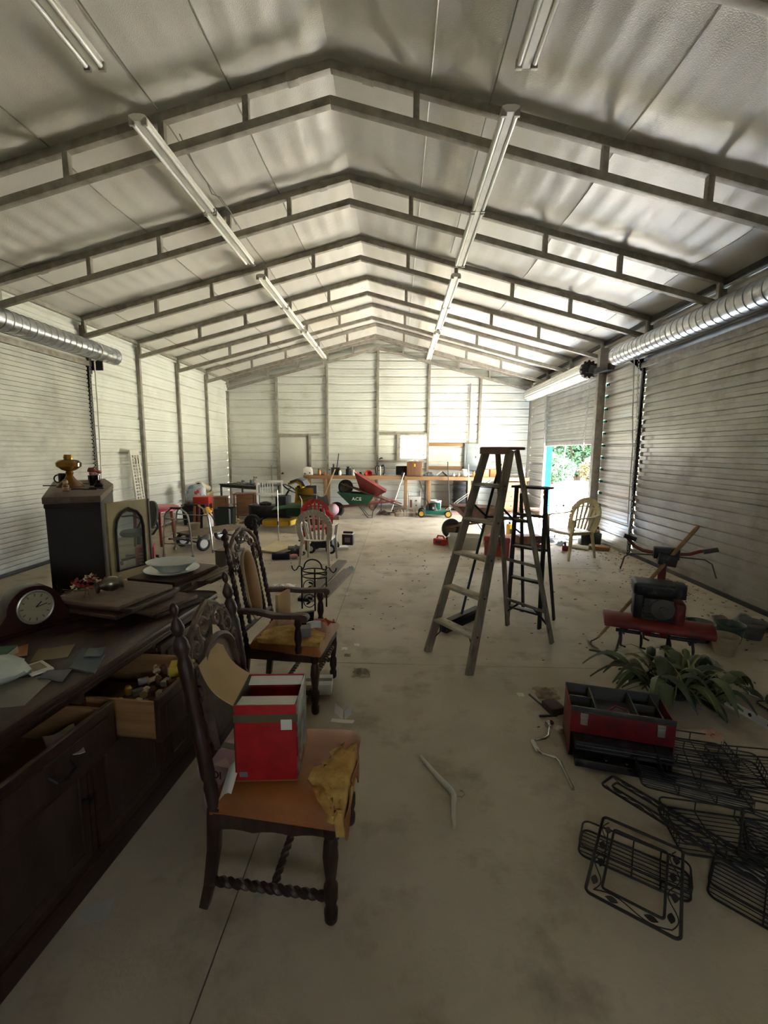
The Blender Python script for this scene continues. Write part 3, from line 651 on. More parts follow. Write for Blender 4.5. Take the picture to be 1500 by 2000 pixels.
for s in (-1, 1):
    for (yy, zz, r, tn, ph) in ((0.055, 1.035, 0.048, 1.3, -1.2), (0.125, 0.985, 0.040, 1.3, 2.5), (0.165, 0.91, 0.030, 1.2, 0.5), (0.015, 1.085, 0.028, 1.1, 2.0), (0.165, 0.82, 0.024, 1.1, 1.5), (0.105, 1.04, 0.022, 1.0, 0.4)):
        p, rr = spiral(BP(s*yy, zz, 0.004), r, tn, ph if s > 0 else PI-ph, s, YY, UP, 0.0125); m.tube(p, rr, 6)
m.tube([BP(-0.19, 0.93), BP(-0.14, 1.03), BP(-0.07, 1.085), BP(0, 1.115), BP(0.07, 1.085), BP(0.14, 1.03), BP(0.19, 0.93)], 0.013, 7)
m.build('crest', M_dwoodh, ch)
MB().bar(BP(-0.19, 0.60), BP(0.19, 0.60), 0.022, 0.045).build('lower_rail', M_dwood, ch, bevel=0.004)
# ---- red box on that chair
rb_ = thing('cardboard_box', 'red glossy cardboard box with one flap up, standing on the torn chair seat', 'box', (-0.475, 1.585, 0.489), math.radians(4))
w2, d2_, h2 = 0.115, 0.115, 0.30; th = 0.006
MB().bx(-w2, w2, -d2_, -d2_+th, 0, h2).build('front_panel', M_redcard, rb_, bevel=0.001)
MB().bx(-w2, w2, d2_-th, d2_, 0, h2).build('back_panel', M_redcard, rb_, bevel=0.001)
M_print = mat('printed_picture_card', '#6f7d78', 0.4, 0, '#b9c2bd', 9, dirt='#7c2a24', dscale=14, dpos=(0.5, 0.6), contrast=(0.4, 0.6))
MB().bx(w2-th, w2, -d2_, d2_, 0, h2).build('side_panel', M_print, rb_, bevel=0.001, label='side printed with a pale picture')
MB().bx(-w2, -w2+th, -d2_, d2_, 0, h2).build('side_panel', mat('olive_card', '#4a4a2c', 0.6), rb_, bevel=0.001)
MB().bx(-w2, w2, -d2_, d2_, 0, th).build('bottom', M_kraft, rb_)
MB().surf(lambda u, v: (-w2-0.115*u-0.015*math.sin(PI*u), lerp(-d2_, d2_, v), h2+0.155*u-0.03*math.sin(PI*u)*0.6), 8, 4, 0.004).build('flap', M_kraft, rb_)
MB().surf(lambda u, v: (lerp(-w2+0.01, w2-0.01, v), -d2_+0.008+0.075*u, h2-0.004-0.012*u), 2, 2, 0.004).build('liner_flap', M_paper, rb_)
MB().surf(lambda u, v: (lerp(-w2+0.01, w2-0.01, v), d2_-0.008-0.045*u, h2-0.004-0.012*u), 2, 2, 0.004).build('liner_flap', M_paper, rb_)
MB().surf(lambda u, v: (w2-0.002-0.03*u, lerp(-d2_+0.02, d2_-0.02, v), h2-0.003-0.09*u), 3, 2, 0.003).build('liner_flap', mat('dark_card', '#3b332a', 0.8), rb_)
MB().bx(-w2-0.001, w2+0.001, -d2_-0.0015, -d2_-0.0005, h2-0.065, h2-0.035).build('tape', mat('olive_tape', '#5b5540', 0.35), rb_)
MB().bx(0.055, 0.095, -d2_-0.0022, -d2_-0.0012, h2-0.095, h2-0.055).build('sticker', M_paper, rb_)
MB().bx(-0.10, -0.07, -d2_-0.0022, -d2_-0.0012, 0.02, 0.04).build('sticker', M_grey, rb_)
pg = tag(MB().surf(lambda u, v: (-0.575-0.045*u, 1.40+0.10*v, 0.492+0.05*v+0.01*math.sin(u*4)-0.02*u), 4, 4, 0.001).build('loose_paper', M_paper), 'curled white paper between red box and chair post', 'paper')
# ---- armchair
ac = thing('armchair', 'tall carved armchair with narrow tan back panel and cluttered tan seat', 'chair', (-0.715, 2.925, 0), math.radians(-6))
def al(z): return -0.235-0.13*max(0, z-0.42)/0.75
for s in (-1, 1):
    MB().lathe([(r*1.05, z) for r, z in LEG], 14, (0.225, 0.235*s, 0)).build('leg', M_dwood, ac)
    MB().bar((-0.28, 0.225*s, 0), (-0.235, 0.225*s, 0.42), 0.038, 0.04, (1, 0, 0), 0.04, 0.046).build('leg', M_dwood, ac, bevel=0.004)
    a = Vector((al(0.42), 0.225*s, 0.42)); b = Vector((al(1.13), 0.225*s, 1.13))
    twist(a, b, 0.018, 9, off=0.35).build('back_post', M_dwood, ac)
    MB().lathe([(0.024, 0), (0.026, 0.02), (0.012, 0.035), (0.02, 0.05), (0.01, 0.07), (0, 0.075)], 12, b).build('finial', M_dwood, ac)
    a = Vector((al(0.52), 0.125*s, 0.52)); b = Vector((al(1.02), 0.125*s, 1.02))
    twist(a, b, 0.014, 8).build('back_stile', M_dwood, ac)
    armp = [(al(0.66), 0.228*s, 0.665), (-0.15, 0.24*s, 0.672), (-0.02, 0.262*s, 0.66), (0.10, 0.27*s, 0.668), (0.17, 0.272*s, 0.675)]
    m = MB()
    for p, q in zip(armp, armp[1:]): m.bar(p, q, 0.052, 0.03)
    m.cyl((0.175, 0.272*s-0.027, 0.662), (0.175, 0.272*s+0.027, 0.662), 0.026, 14)
    m.build('arm', M_dwoodh, ac, bevel=0.004)
    MB().lathe([(0.02, 0), (0.024, 0.03), (0.016, 0.05), (0.025, 0.09), (0.022, 0.14), (0.016, 0.17), (0.024, 0.19), (0.02, 0.235)], 12, (0.125, 0.258*s, 0.42)).build('arm_support', M_dwood, ac)
    twist((-0.26, 0.225*s, 0.14), (0.21, 0.235*s, 0.14), 0.017, 7).build('stretcher', M_dwood, ac)
    MB().bx(-0.23, 0.24, 0.235*s-0.012, 0.235*s+0.012, 0.35, 0.41).build('side_rail', M_dwood, ac, bevel=0.004)
twist((0.225, -0.22, 0.26), (0.225, 0.22, 0.26), 0.019, 6).build('stretcher', M_dwood, ac)
twist((-0.02, -0.225, 0.14), (-0.02, 0.225, 0.14), 0.016, 6).build('stretcher', M_dwood, ac)
MB().bx(0.235, 0.258, -0.225, 0.225, 0.345, 0.41).bx(-0.24, -0.22, -0.21, 0.21, 0.345, 0.41).build('seat_rail', M_dwood, ac, bevel=0.004)
def aseat(u, v):
    x = lerp(-0.235, 0.27, u); y = lerp(-1, 1, v)*lerp(0.225, 0.268, u); e = max(0, 1-((2*u-1)**8))*max(0, 1-((2*v-1)**8))
    return (x, y, 0.405+0.062*e**0.35+0.015*math.sin(PI*u)*math.sin(PI*v)+0.004*math.sin(11*u)*math.sin(9*v))
MB().surf(aseat, 22, 22).bx(-0.22, 0.25, -0.22, 0.22, 0.40, 0.412).build('seat', M_leath, ac, smooth=60)
FN2 = [[rf.uniform(-1, 1) for _ in range(20)] for _ in range(20)]
MB().surf(lambda u, v: (lerp(-0.16, 0.262, u)+0.012*FN2[int(v*12)][int(u*12)]*(1 if u < 1 else 0), -0.250+v*(0.16+0.13*math.sin(u*PI)+0.02*FN2[int(u*12)][3]), 0.487+0.012*math.sin(PI*v)*math.sin(PI*u)+0.003*FN2[int(u*12)][int(v*12)]-(0.02 if v < 0.05 else 0)), 12, 12, 0.02).build('exposed_foam', M_foam, ac, label='bare yellow foam where the seat cover is torn')
# narrow oval back panel
AU = (Vector((al(1.1), 0, 1.1))-Vector((al(0.5), 0, 0.5))).normalized(); RB = Matrix((YY, AU, YY.cross(AU))).transposed().to_4x4()
ov = [(0.088*math.copysign(abs(math.cos(a))**0.8, math.cos(a)), 0.235*math.copysign(abs(math.sin(a))**0.75, math.sin(a))) for a in [2*PI*i/36 for i in range(36)]]
cpt = Vector((al(0.775), 0, 0.775))
MB().lathe([(1.0, -0.012), (1.0, 0.008), (0.92, 0.022), (0.6, 0.032), (0.2, 0.036), (0, 0.036)], 36, cpt, RB, 0.088, 0.24).build('back_panel', M_cane, ac, smooth=60) if False else None
m = MB(); loops = []
for f, z in ((1.0, -0.012), (1.0, 0.006), (0.9, 0.022), (0.55, 0.032), (0.15, 0.035)):
    loops.append([cpt+(RB @ Vector((x*f, y*(1-(1-f)*0.4), z))) for x, y in ov])
vs_ = [p for lp in loops for p in lp]; fs_ = [(j*36+i, j*36+(i+1) % 36, (j+1)*36+(i+1) % 36, (j+1)*36+i) for j in range(4) for i in range(36)]+[tuple(range(4*36, 5*36)), tuple(range(35, -1, -1))]
m.add(vs_, fs_).build('back_panel', M_cane, ac, smooth=60)
MB().tube([cpt+(RB @ Vector((x*1.05, y*1.03, 0.006))) for x, y in ov], 0.011, 6, closed=True).build('panel_trim', M_gimp, ac)
m = MB()
for s in (-1, 1):
    for (yy, zz, r, tn, ph) in ((0.045, 1.09, 0.036, 1.3, -1.0), (0.105, 1.06, 0.034, 1.3, 2.4), (0.155, 1.01, 0.028, 1.2, 0.5), (0.165, 0.94, 0.024, 1.1, 1.4), (0.0, 1.12, 0.026, 1.1, 2.0)):
        p, rr = spiral((al(zz)+0.004, s*yy, zz), r, tn, ph if s > 0 else PI-ph, s, YY, AU, 0.0095, 18); m.tube(p, rr, 5)
m.tube([(al(z), y, z) for y, z in ((-0.215, 0.97), (-0.19, 1.07), (-0.11, 1.135), (0, 1.17), (0.11, 1.135), (0.19, 1.07), (0.215, 0.97))], 0.013, 7)
m.build('crest', M_dwoodh, ac)
MB().tube([(al(0.53), -0.225, 0.53), (al(0.53), 0.225, 0.53)], 0.016, 7).build('lower_rail', M_dwood, ac)
# things on the armchair seat (world coordinates)
SZ = 0.489
it = thing('picture_frame', 'black-edged open frame leaning on the armchair seat', 'frame', (-0.63, 2.93, SZ+0.006), math.radians(20))
MB().surf(lambda u, v: (lerp(-0.06, 0.06, v), 0.03-0.04*u, 0.10*u), 1, 1, 0.012).build('panel', M_blackp, it)
MB().bx(-0.065, 0.065, -0.025, -0.01, 0.10, 0.106).build('edge', M_grey, it)
it = thing('goggles', 'clear and white plastic goggles on the armchair seat beside the orange ribbon', 'goggles', (-0.555, 2.85, SZ+0.004), 0.4)
MB().surf(lambda u, v: (lerp(-0.05, 0.05, v), 0.02*math.sin(PI*v), 0.05*u+0.01), 2, 8, 0.006).bx(-0.06, -0.045, -0.05, 0.01, 0.0, 0.03).build('shield', M_white, it)
it = tag(MB().surf(lambda u, v: (-0.53+0.10*u+0.01*math.sin(v*5), 2.95+0.055*v+0.02*math.sin(u*7), SZ+0.016+0.014*math.sin(u*9+v*4)), 14, 4, 0.002).build('ribbon', mat('orange_ribbon', '#c9502a', 0.6)), 'crumpled orange ribbon on the armchair seat', 'ribbon')
it = tag(MB().surf(lambda u, v: (-0.66+0.05*u, 2.76+0.03*v, SZ+0.020+0.008*math.sin(u*9+v*4)), 8, 4, 0.003).build('ribbon', MATS['orange_ribbon']), 'scrap of red-orange ribbon on the bare foam by the near arm', 'ribbon')
it = thing('paper_bag', 'pale tan paper folder propped against the armchair back', 'folder', (-0.80, 2.985, SZ+0.002), math.radians(-20))
MB().bx(-0.012, 0.012, -0.07, 0.08, 0, 0.22).build('sleeve', mat('tan_paper', '#c8aa7a', 0.85, 0, '#bb9c6c', 5), it, bevel=0.003)
it = thing('tape_dispenser', 'small grey box on the torn foam under the near arm', 'small box', (-0.60, 2.735, SZ+0.014), 0.2)
MB().bx(-0.05, 0.05, -0.03, 0.03, 0, 0.06).build('body', M_grey, it, bevel=0.006); MB().bx(-0.051, -0.02, -0.031, 0.031, 0.045, 0.062).build('lid', M_dwoodh, it, bevel=0.003)
# ---- sideboard
sb = thing('sideboard', 'long dark carved sideboard with two drawers pulled open', 'sideboard', (-1.165, 1.65, 0), math.radians(-5))
TZ = 0.86
MB().prism([(-0.72, -1.15), (0.03, -1.15), (0.03, 0.86), (0.0, 0.90), (-0.72, 0.90)], TZ-0.035, TZ).build('top', M_dwoodx, sb, bevel=0.008)
MB().prism([(-0.70, -1.12), (0.015, -1.12), (0.015, 0.86), (-0.70, 0.86)], TZ-0.06, TZ-0.035).build('top_moulding', M_dwoodx, sb, bevel=0.008)
m = MB().bx(-0.69, -0.66, -1.10, 0.84, 0.09, TZ-0.06).bx(-0.69, 0.0, -1.10, -1.07, 0.09, TZ-0.06).bx(-0.69, 0.0, 0.81, 0.84, 0.09, TZ-0.06).bx(-0.69, 0.0, -1.08, 0.82, 0.09, 0.12).bx(-0.69, -0.01, -1.08, 0.82, 0.565, 0.585)
m.bx(-0.02, 0.0, -1.08, 0.82, 0.56, 0.60).bx(-0.02, 0, -1.08, 0.82, 0.78, TZ-0.06)
for y in (-0.13, 0.30): m.bx(-0.60, 0.0, y-0.012, y+0.012, 0.10, TZ-0.06)
m.build('body', M_dwoodx, sb, bevel=0.003)
MB().bx(-0.68, 0.012, -1.11, 0.85, 0.0, 0.09).build('plinth', M_dwoodx, sb, bevel=0.006)
for y0, y1 in ((-1.06, -0.62), (-0.59, -0.15), (-0.11, 0.28), (0.32, 0.80)):
    dd = MB().bx(-0.018, 0.006, y0, y1, 0.125, 0.555).build('door', M_dwoodx, sb, bevel=0.004)
    MB().bx(0.006, 0.016, y0+0.05, y1-0.05, 0.18, 0.50).build('raised_panel', M_dwood, dd, bevel=0.008)
    m = MB()
    yc = (y0+y1)/2
    m.tube([(0.012, y0+0.05, 0.18), (0.012, y1-0.05, 0.18), (0.012, y1-0.05, 0.50), (0.012, y0+0.05, 0.50)], 0.008, 6, closed=True); m.build('moulding', M_dwood, dd)
    MB().lathe([(0.008, 0), (0.006, 0.012), (0.014, 0.02), (0.012, 0.03), (0, 0.032)], 10, (0.006, y1-0.025, 0.38), rotm(0, PI/2, 0)).build('knob', M_iron, dd)
def drawer(y0, y1, out, z0=0.605, z1=0.775, dep=0.50):
    dr = MB().bx(out-dep, out, y0+0.012, y0+0.024, z0, z1-0.02).bx(out-dep, out, y1-0.024, y1-0.012, z0, z1-0.02).bx(out-dep, out-dep+0.012, y0+0.012, y1-0.012, z0, z1-0.02).bx(out-dep, out, y0+0.012, y1-0.012, z0, z0+0.008).build('drawer', M_lwood, sb, bevel=0.001)
    fr_ = MB().bx(out, out+0.022, y0, y1, z0-0.005, z1).build('drawer_front', M_dwoodx, dr, bevel=0.005)
    MB().bx(out+0.022, out+0.032, y0+0.035, y1-0.035, z0+0.03, z1-0.035).build('raised_panel', M_dwood, dr, bevel=0.006)
    for k in (0.28, 0.72) if y1-y0 > 0.42 else (0.5,):
        yc = lerp(y0, y1, k); MB().tube([(out+0.03, yc-0.04, (z0+z1)/2+0.01), (out+0.055, yc-0.035, (z0+z1)/2-0.01), (out+0.058, yc, (z0+z1)/2-0.02), (out+0.055, yc+0.035, (z0+z1)/2-0.01), (out+0.03, yc+0.04, (z0+z1)/2+0.01)], 0.005, 6).build('handle', M_iron, dr)
    return dr
drawer(-1.05, -0.145, 0.115); drawer(-0.115, 0.285, 0.275); drawer(0.315, 0.80, 0.001)
Msb = Matrix.Translation(Vector((-1.165, 1.65, 0))) @ rotm(0, 0, math.radians(-5))
def SBW(x, y, z): return Msb @ Vector((x, y, z))
SBR = math.radians(-5)
# drawer contents
lin = tag(MB().surf(lambda u, v: SBW(lerp(0.02, 0.262, u), lerp(-0.085, 0.255, v), 0.668+0.006*math.sin(9*u+4*v)), 8, 10, 0.045).build('drawer_cloth', mat('dark_brown_cloth', '#3d2c20', 0.9, 0, '#4d3828', 12)), 'dark brown cloth lining the pulled-out middle drawer', 'cloth')
cols = [('#b9a27a', '#c9b48c'), ('#8d8c86', '#a5a49c'), ('#b98c3c', '#c99b45'), ('#7d4c2c', '#8e5a35'), ('#a8a092', '#bdb5a6'), ('#5f4030', '#6d4a38')]
SPL = [mat('spool_%d' % i, a, 0.6, 0, b, 20) for i, (a, b) in enumerate(cols)]
rs = random.Random(11); k = 0; base = {}
for gy in range(4):
    for gx in range(7):
        x = 0.255-0.225*gx/6.5-0.005; y = 0.245-0.31*gy/3.4
        if k % 3 == 0:
            key = 'c'; mk = lambda: MB().lathe([(0.016, -0.022), (0.016, -0.018), (0.011, -0.016), (0.011, 0.016), (0.016, 0.018), (0.016, 0.022)], 10, (0, 0, 0.017), rotm(PI/2, 0, 0))
            nm, lb, ct = 'thread_spool', 'small thread spool heaped in the pulled-out middle drawer', 'spool'
        elif k % 3 == 1:
            key = 'b'; mk = lambda: MB().bx(-0.021, 0.021, -0.013, 0.013, 0, 0.022)
            nm, lb, ct = 'small_packet', 'tiny packet lying in the pulled-out middle drawer', 'packet'
        else:
            key = 'd'; mk = lambda: MB().lathe([(0.013, 0), (0.014, 0.028), (0.010, 0.032), (0.010, 0.038), (0, 0.038)], 10)
            nm, lb, ct = 'small_bottle', 'tiny capped bottle in the pulled-out middle drawer', 'bottle'
        o = mk().build(nm, SPL[k % 6], bevel=0.001 if key == 'b' else 0); tag(o, lb, ct, nm.replace('_', ' ')+'s in the open drawer')
        p = SBW(x+rs.uniform(-0.004, 0.004), y+rs.uniform(-0.008, 0.008), 0.677); put(o, p, rs.uniform(0, 3)); k += 1
it = tag(MB().bx(-0.05, 0.05, -0.035, 0.035, 0, 0.045).build('card_box', mat('yellow_card', '#c4a43c', 0.6), bevel=0.002), 'small yellow card box at the front of the pulled-out middle drawer', 'box'); put(it, SBW(0.20, 0.20, 0.715), 0.3)
for i, (x, y, a, c, lb) in enumerate(((0.02, -0.45, 0.2, '#6f685c', 'grey folded paper in the nearer open drawer'), (0.07, -0.30, 0.9, '#a39a8a', 'pale lace scrap hanging over the nearer drawer front'), (-0.06, -0.62, -0.2, '#3b3430', 'dark booklet in the nearer open drawer'))):
    it = tag(MB().surf(lambda u, v: (lerp(-0.045, 0.045, u), lerp(-0.09, 0.09, v), 0.012+0.008*math.sin(5*u+3*v)), 6, 8, 0.003).build('folded_paper', mat('drawer_paper_%d' % i, c, 0.8)), lb, 'paper'); put(it, SBW(x, y, 0.614 if i != 1 else 0.70), SBR+a)
# ------------------------------------------------------------------ on the sideboard
ck = thing('mantel_clock', 'dark round-topped mantel clock with cream dial on the sideboard', 'clock', (-1.70, 1.93, TZ+0.001), math.radians(60)); ck.scale = (0.8, 0.8, 0.86)
pl = [(-0.26, 0.0), (0.26, 0.0), (0.26, 0.03), (0.215, 0.045), (0.17, 0.075)]+[(0.135*math.cos(a), 0.125+0.125*math.sin(a)) for a in [PI*i/14 for i in range(15)]]+[(-0.17, 0.075), (-0.215, 0.045), (-0.26, 0.03)]
XZ = Matrix(((1, 0, 0, 0), (0, 0, 1, 0), (0, 1, 0, 0), (0, 0, 0, 1)))
MB().prism(pl, -0.06, 0.06, XZ).build('case', mat('mahogany_gloss', '#3a1f1a', 0.25, 0, '#2b1512', 4), ck, bevel=0.005)
MB().bx(-0.275, 0.275, -0.07, 0.07, 0, 0.022).build('base', MATS['mahogany_gloss'], ck, bevel=0.005)
MB().prism([(0.082*math.cos(2*PI*i/32), 0.082*math.sin(2*PI*i/32)) for i in range(32)], 0.060, 0.064, rotm(PI/2, 0, 0), (0, 0, 0.135)).build('dial', mat('cream_dial', '#a9a084', 0.5), ck)
MB().torus((0, -0.065, 0.135), 0.086, 0.007, 32, 8, rotm(PI/2, 0, 0)).build('bezel', M_zinc, ck)
for h in range(12):
    a = h*PI/6; MB().box((0.066*math.sin(a), -0.065, 0.135+0.066*math.cos(a)), (0.005, 0.002, 0.015), rotm(0, a, 0)).build('hour_mark', mat('dial_ink', '#5a5344', 0.6), ck)
MB().bar((0, -0.067, 0.135), (0.030, -0.067, 0.16), 0.002, 0.006).build('hour_hand', M_black, ck); MB().bar((0, -0.069, 0.135), (0.055, -0.069, 0.145), 0.002, 0.004).build('minute_hand', M_black, ck)
# stack of table leaves, dusty
M_leafw = wood('dusty_table_leaf', '#6b5544', '#58443a', 0.6, 0, dirt='#7a6a59'); M_leafd = wood('dark_table_leaf', '#4a372b', '#37281f', 0.55, 0)
brd = [((-1.34, 2.30), (0.44, 0.30), -22, 'lowest table leaf fanned out toward the chairs'), ((-1.36, 2.27), (0.44, 0.30), -19, 'second lowest table leaf, fanned toward the chairs'), ((-1.45, 2.17), (0.40, 0.36), -16, 'bottom one of the dusty table leaves heaped on the sideboard'), ((-1.43, 2.19), (0.42, 0.35), -10, 'middle one of the dusty table leaves heaped on the sideboard'), ((-1.46, 2.17), (0.41, 0.36), -13, 'top dusty table leaf on the heap, flowers lying on it')]
for i, (c, s, a, lb) in enumerate(brd):
    z = TZ+0.002+0.022*i; o = MB().bx(-s[0]/2, s[0]/2, -s[1]/2, s[1]/2, 0, 0.019).build('table_leaf', M_leafw if i in (1, 4) else M_leafd, bevel=0.003)
    tag(put(o, (c[0], c[1], z), math.radians(a)), lb, 'board', 'table leaves on the sideboard')
ZB = TZ+0.002+0.110
# dark boards under the plates, reaching over the far end of the sideboard
for i, (c, s, a, lb) in enumerate([((-1.38, 2.70), (0.40, 0.50), -14, 'broad dark board under the plates, lowest of three'), ((-1.40, 2.69), (0.38, 0.46), -10, 'dark board under the plates, second of three'), ((-1.40, 2.68), (0.33, 0.42), -12, 'dark board right beneath the white plate')]):
    o = MB().bx(-s[0]/2, s[0]/2, -s[1]/2, s[1]/2, 0, 0.024).build('dark_board', M_leafd, bevel=0.003); tag(put(o, (c[0], c[1], TZ+0.002+0.026*i), math.radians(a)), lb, 'board', 'dark boards under the plates')
for i in range(3):
    o = MB().bx(-0.018, 0.018, -0.22, 0.22, 0, 0.022).build('wood_strip', M_dwoodh, bevel=0.003)
    tag(put(o, (-1.185+0.047*i-0.012, 2.76+0.02*i, TZ+0.002+0.026), math.radians(-12)), '%s of three loose wood strips beside the plates' % ('inner one', 'middle one', 'outermost')[i], 'wood strip', 'wood strips beside the plates')
M_china = mat('white_china', '#d5d8d0', 0.2, 0, '#cdd0c6', 5)
ZP = TZ+0.002+0.080
o = MB().lathe([(0, 0.004), (0.085, 0.004), (0.09, 0), (0.1, 0.0), (0.11, 0.008), (0.150, 0.020), (0.160, 0.024), (0.160, 0.027), (0.148, 0.024), (0.108, 0.012), (0.095, 0.009), (0, 0.009)], 40).build('plate', M_china)
tag(put(o, (-1.40, 2.645, ZP)), 'white dinner plate under the oval bowl', 'plate')
bw = thing('serving_bowl', 'white oval serving bowl with a dark sprig inside, on the plate', 'bowl', (-1.405, 2.655, ZP+0.0095), math.radians(5))
MB().lathe([(0, 0.006), (0.06, 0.006), (0.062, 0), (0.075, 0), (0.085, 0.012), (0.125, 0.045), (0.145, 0.056), (0.146, 0.060), (0.122, 0.050), (0.08, 0.019), (0, 0.013)], 40, sx=1.03, sy=0.85).build('bowl_body', M_china, bw)
m = MB()
for a in (0.3, 1.4, 2.6, 4.0, 5.2): m.tube([(0, 0, 0.0155), (0.02*math.cos(a), 0.02*math.sin(a), 0.0165), (0.045*math.cos(a+0.4), 0.035*math.sin(a+0.4), 0.0175)], 0.0018, 4)
m.build('painted_sprig', mat('grey_sprig', '#5a5d58', 0.5), bw)
# flowers and silver pot lying on the top leaf
pt = thing('silver_vase', 'tarnished silver vase lying on its side on the table leaf', 'vase', (-1.475, 2.155, ZB+0.040), rot=(0, math.radians(82), math.radians(35)))
MB().lathe([(0.0, -0.06), (0.03, -0.06), (0.032, -0.052), (0.016, -0.04), (0.03, -0.02), (0.040, 0.01), (0.034, 0.035), (0.026, 0.045), (0.034, 0.06), (0.030, 0.06), (0.022, 0.045), (0.0, 0.03)], 20).build('vase_body', mat('tarnished_silver', '#a39d92', 0.3, 0.9, '#6f6658', 8), pt)
fw = thing('dried_flowers', 'bunch of red and cream dried flowers beside the silver vase', 'flowers', (-1.555, 2.115, ZB), 0.5)
M_fl = [mat('flower_red', '#a02c26', 0.7), mat('flower_cream', '#cdbb98', 0.7), mat('flower_rust', '#7c3b26', 0.7)]
rq = random.Random(5)
for i in range(26):
    a = rq.uniform(0, 6.28); r = rq.uniform(0.01, 0.075); z = rq.uniform(0.02, 0.085)*(1-r*4); c = Vector((r*math.cos(a)*1.2, r*math.sin(a), z+0.012)); m = MB(); s = rq.uniform(0.014, 0.022)
    for k in range(5):
        t = k*2*PI/5+a; R = rotm(rq.uniform(-0.7, 0.7), rq.uniform(-0.7, 0.7), t); m.surf(lambda u, v, R=R: c+(R @ Vector((s*u*(1.0), s*0.75*(v-0.5)*math.sin(PI*(0.15+0.8*u)), 0.25*s*u*u))), 3, 2)
    m.build('blossom', M_fl[i % 3], fw)
m = MB()
for i in range(9):
    a = rq.uniform(2, 5); m.tube([(0, 0, 0.02), (0.05*math.cos(a), 0.05*math.sin(a), 0.03), (0.11*math.cos(a), 0.09*math.sin(a), rq.uniform(0.004, 0.05))], 0.002, 4)
m.build('stems', mat('dry_stem', '#5b5232', 0.8), fw)
# papers, folder, photo, bag
def sheet(name, lb, cat, pts, z, m, curl=0.006, th=0.002):
    a, b, c, d = [Vector((x, y, 0)) for x, y in pts]
    def fn(u, v): p = a.lerp(b, u).lerp(d.lerp(c, u), v); return (p.x, p.y, z+th+curl*(math.sin(u*5+v*3)*0.5+0.5))
    return tag(MB().surf(fn, 6, 6, th).build(name, m), lb, cat)
M_bluef = mat('slate_folder', '#4a5357', 0.6); M_greycd = mat('sage_card', '#66706a', 0.7); M_news = mat('old_paper', '#8f887b', 0.85, 0, '#7d766a', 4)
sheet('magazine', 'large grey paper lying near the front edge of the sideboard top', 'paper', ((-1.40, 1.27), (-1.22, 1.32), (-1.26, 1.52), (-1.46, 1.46)), TZ, M_news, 0.004)
sheet('envelope', 'tan envelope near the clock base on the sideboard', 'envelope', ((-1.44, 1.60), (-1.33, 1.66), (-1.38, 1.77), (-1.50, 1.72)), TZ, mat('tan_envelope', '#7c6c53', 0.8), 0.004)
sheet('loose_photo', 'orange-brown print behind the plastic bag', 'paper', ((-1.58, 1.60), (-1.50, 1.66), (-1.56, 1.74), (-1.64, 1.69)), TZ+0.003, mat('orange_print', '#a36b3c', 0.5, 0, '#c9a88c', 6), 0.012)
sheet('folder', 'slate blue folder overhanging toward the drawers', 'folder', ((-1.25, 1.56), (-1.13, 1.53), (-1.19, 1.68), (-1.32, 1.73)), TZ, M_bluef, 0.003, 0.006)
sheet('card', 'small sage card lying on the slate folder', 'card', ((-1.245, 1.635), (-1.185, 1.65), (-1.215, 1.725), (-1.28, 1.715)), TZ+0.012, M_greycd, 0.004)
sheet('plastic_sleeve', 'dark blue plastic sleeve beside the photo mount', 'sleeve', ((-1.30, 1.47), (-1.20, 1.46), (-1.22, 1.54), (-1.31, 1.545)), TZ+0.004, mat('navy_plastic', '#20242e', 0.25), 0.008)
pf = thing('photo_mount', 'small photograph in a white mount by the plastic bag', 'photo', (-1.362, 1.545, TZ+0.009), math.radians(-32))
MB().bx(-0.055, 0.055, -0.035, 0.035, 0, 0.006).build('mount', M_paper, pf, bevel=0.001); MB().bx(-0.038, 0.030, -0.022, 0.022, 0.006, 0.0075).build('photo', mat('sepia_photo', '#8c7f69', 0.5, 0, '#6f634f', 20), pf)
m = MB(); rn = [[rq.uniform(-1, 1) for _ in range(24)] for _ in range(24)]
def bag(u, v):
    a = 2*PI*u; t = PI*v; j = int(v*11) % 24; i = int(u*16) % 16
    r = 1+0.16*rn[i][j]; return (-1.435+0.105*r*math.sin(t)*math.cos(a), 1.455+0.085*r*math.sin(t)*math.sin(a), TZ+0.047-0.045*math.cos(t)*(1 if t > PI/2 else 1)+0.006*rn[j][i]*math.sin(t))
m.surf(bag, 16, 11).build('plastic_bag', mat('milky_plastic', '#aab4a6', 0.35, 0, '#c2c8ba', 7, spec=0.6)); tag(bpy.data.objects['plastic_bag'], 'crumpled milky plastic bag on the sideboard', 'bag')
o = thing('book', 'green cloth book at the edge of view behind the plastic bag', 'book', (-1.60, 1.58, TZ+0.001), 0.3)
MB().bx(-0.07, 0.07, -0.09, 0.09, 0, 0.035).build('cover', mat('green_cloth', '#16563a', 0.6), o, bevel=0.003); MB().bx(-0.066, 0.072, -0.087, 0.087, 0.004, 0.031).build('pages', M_paper, o)
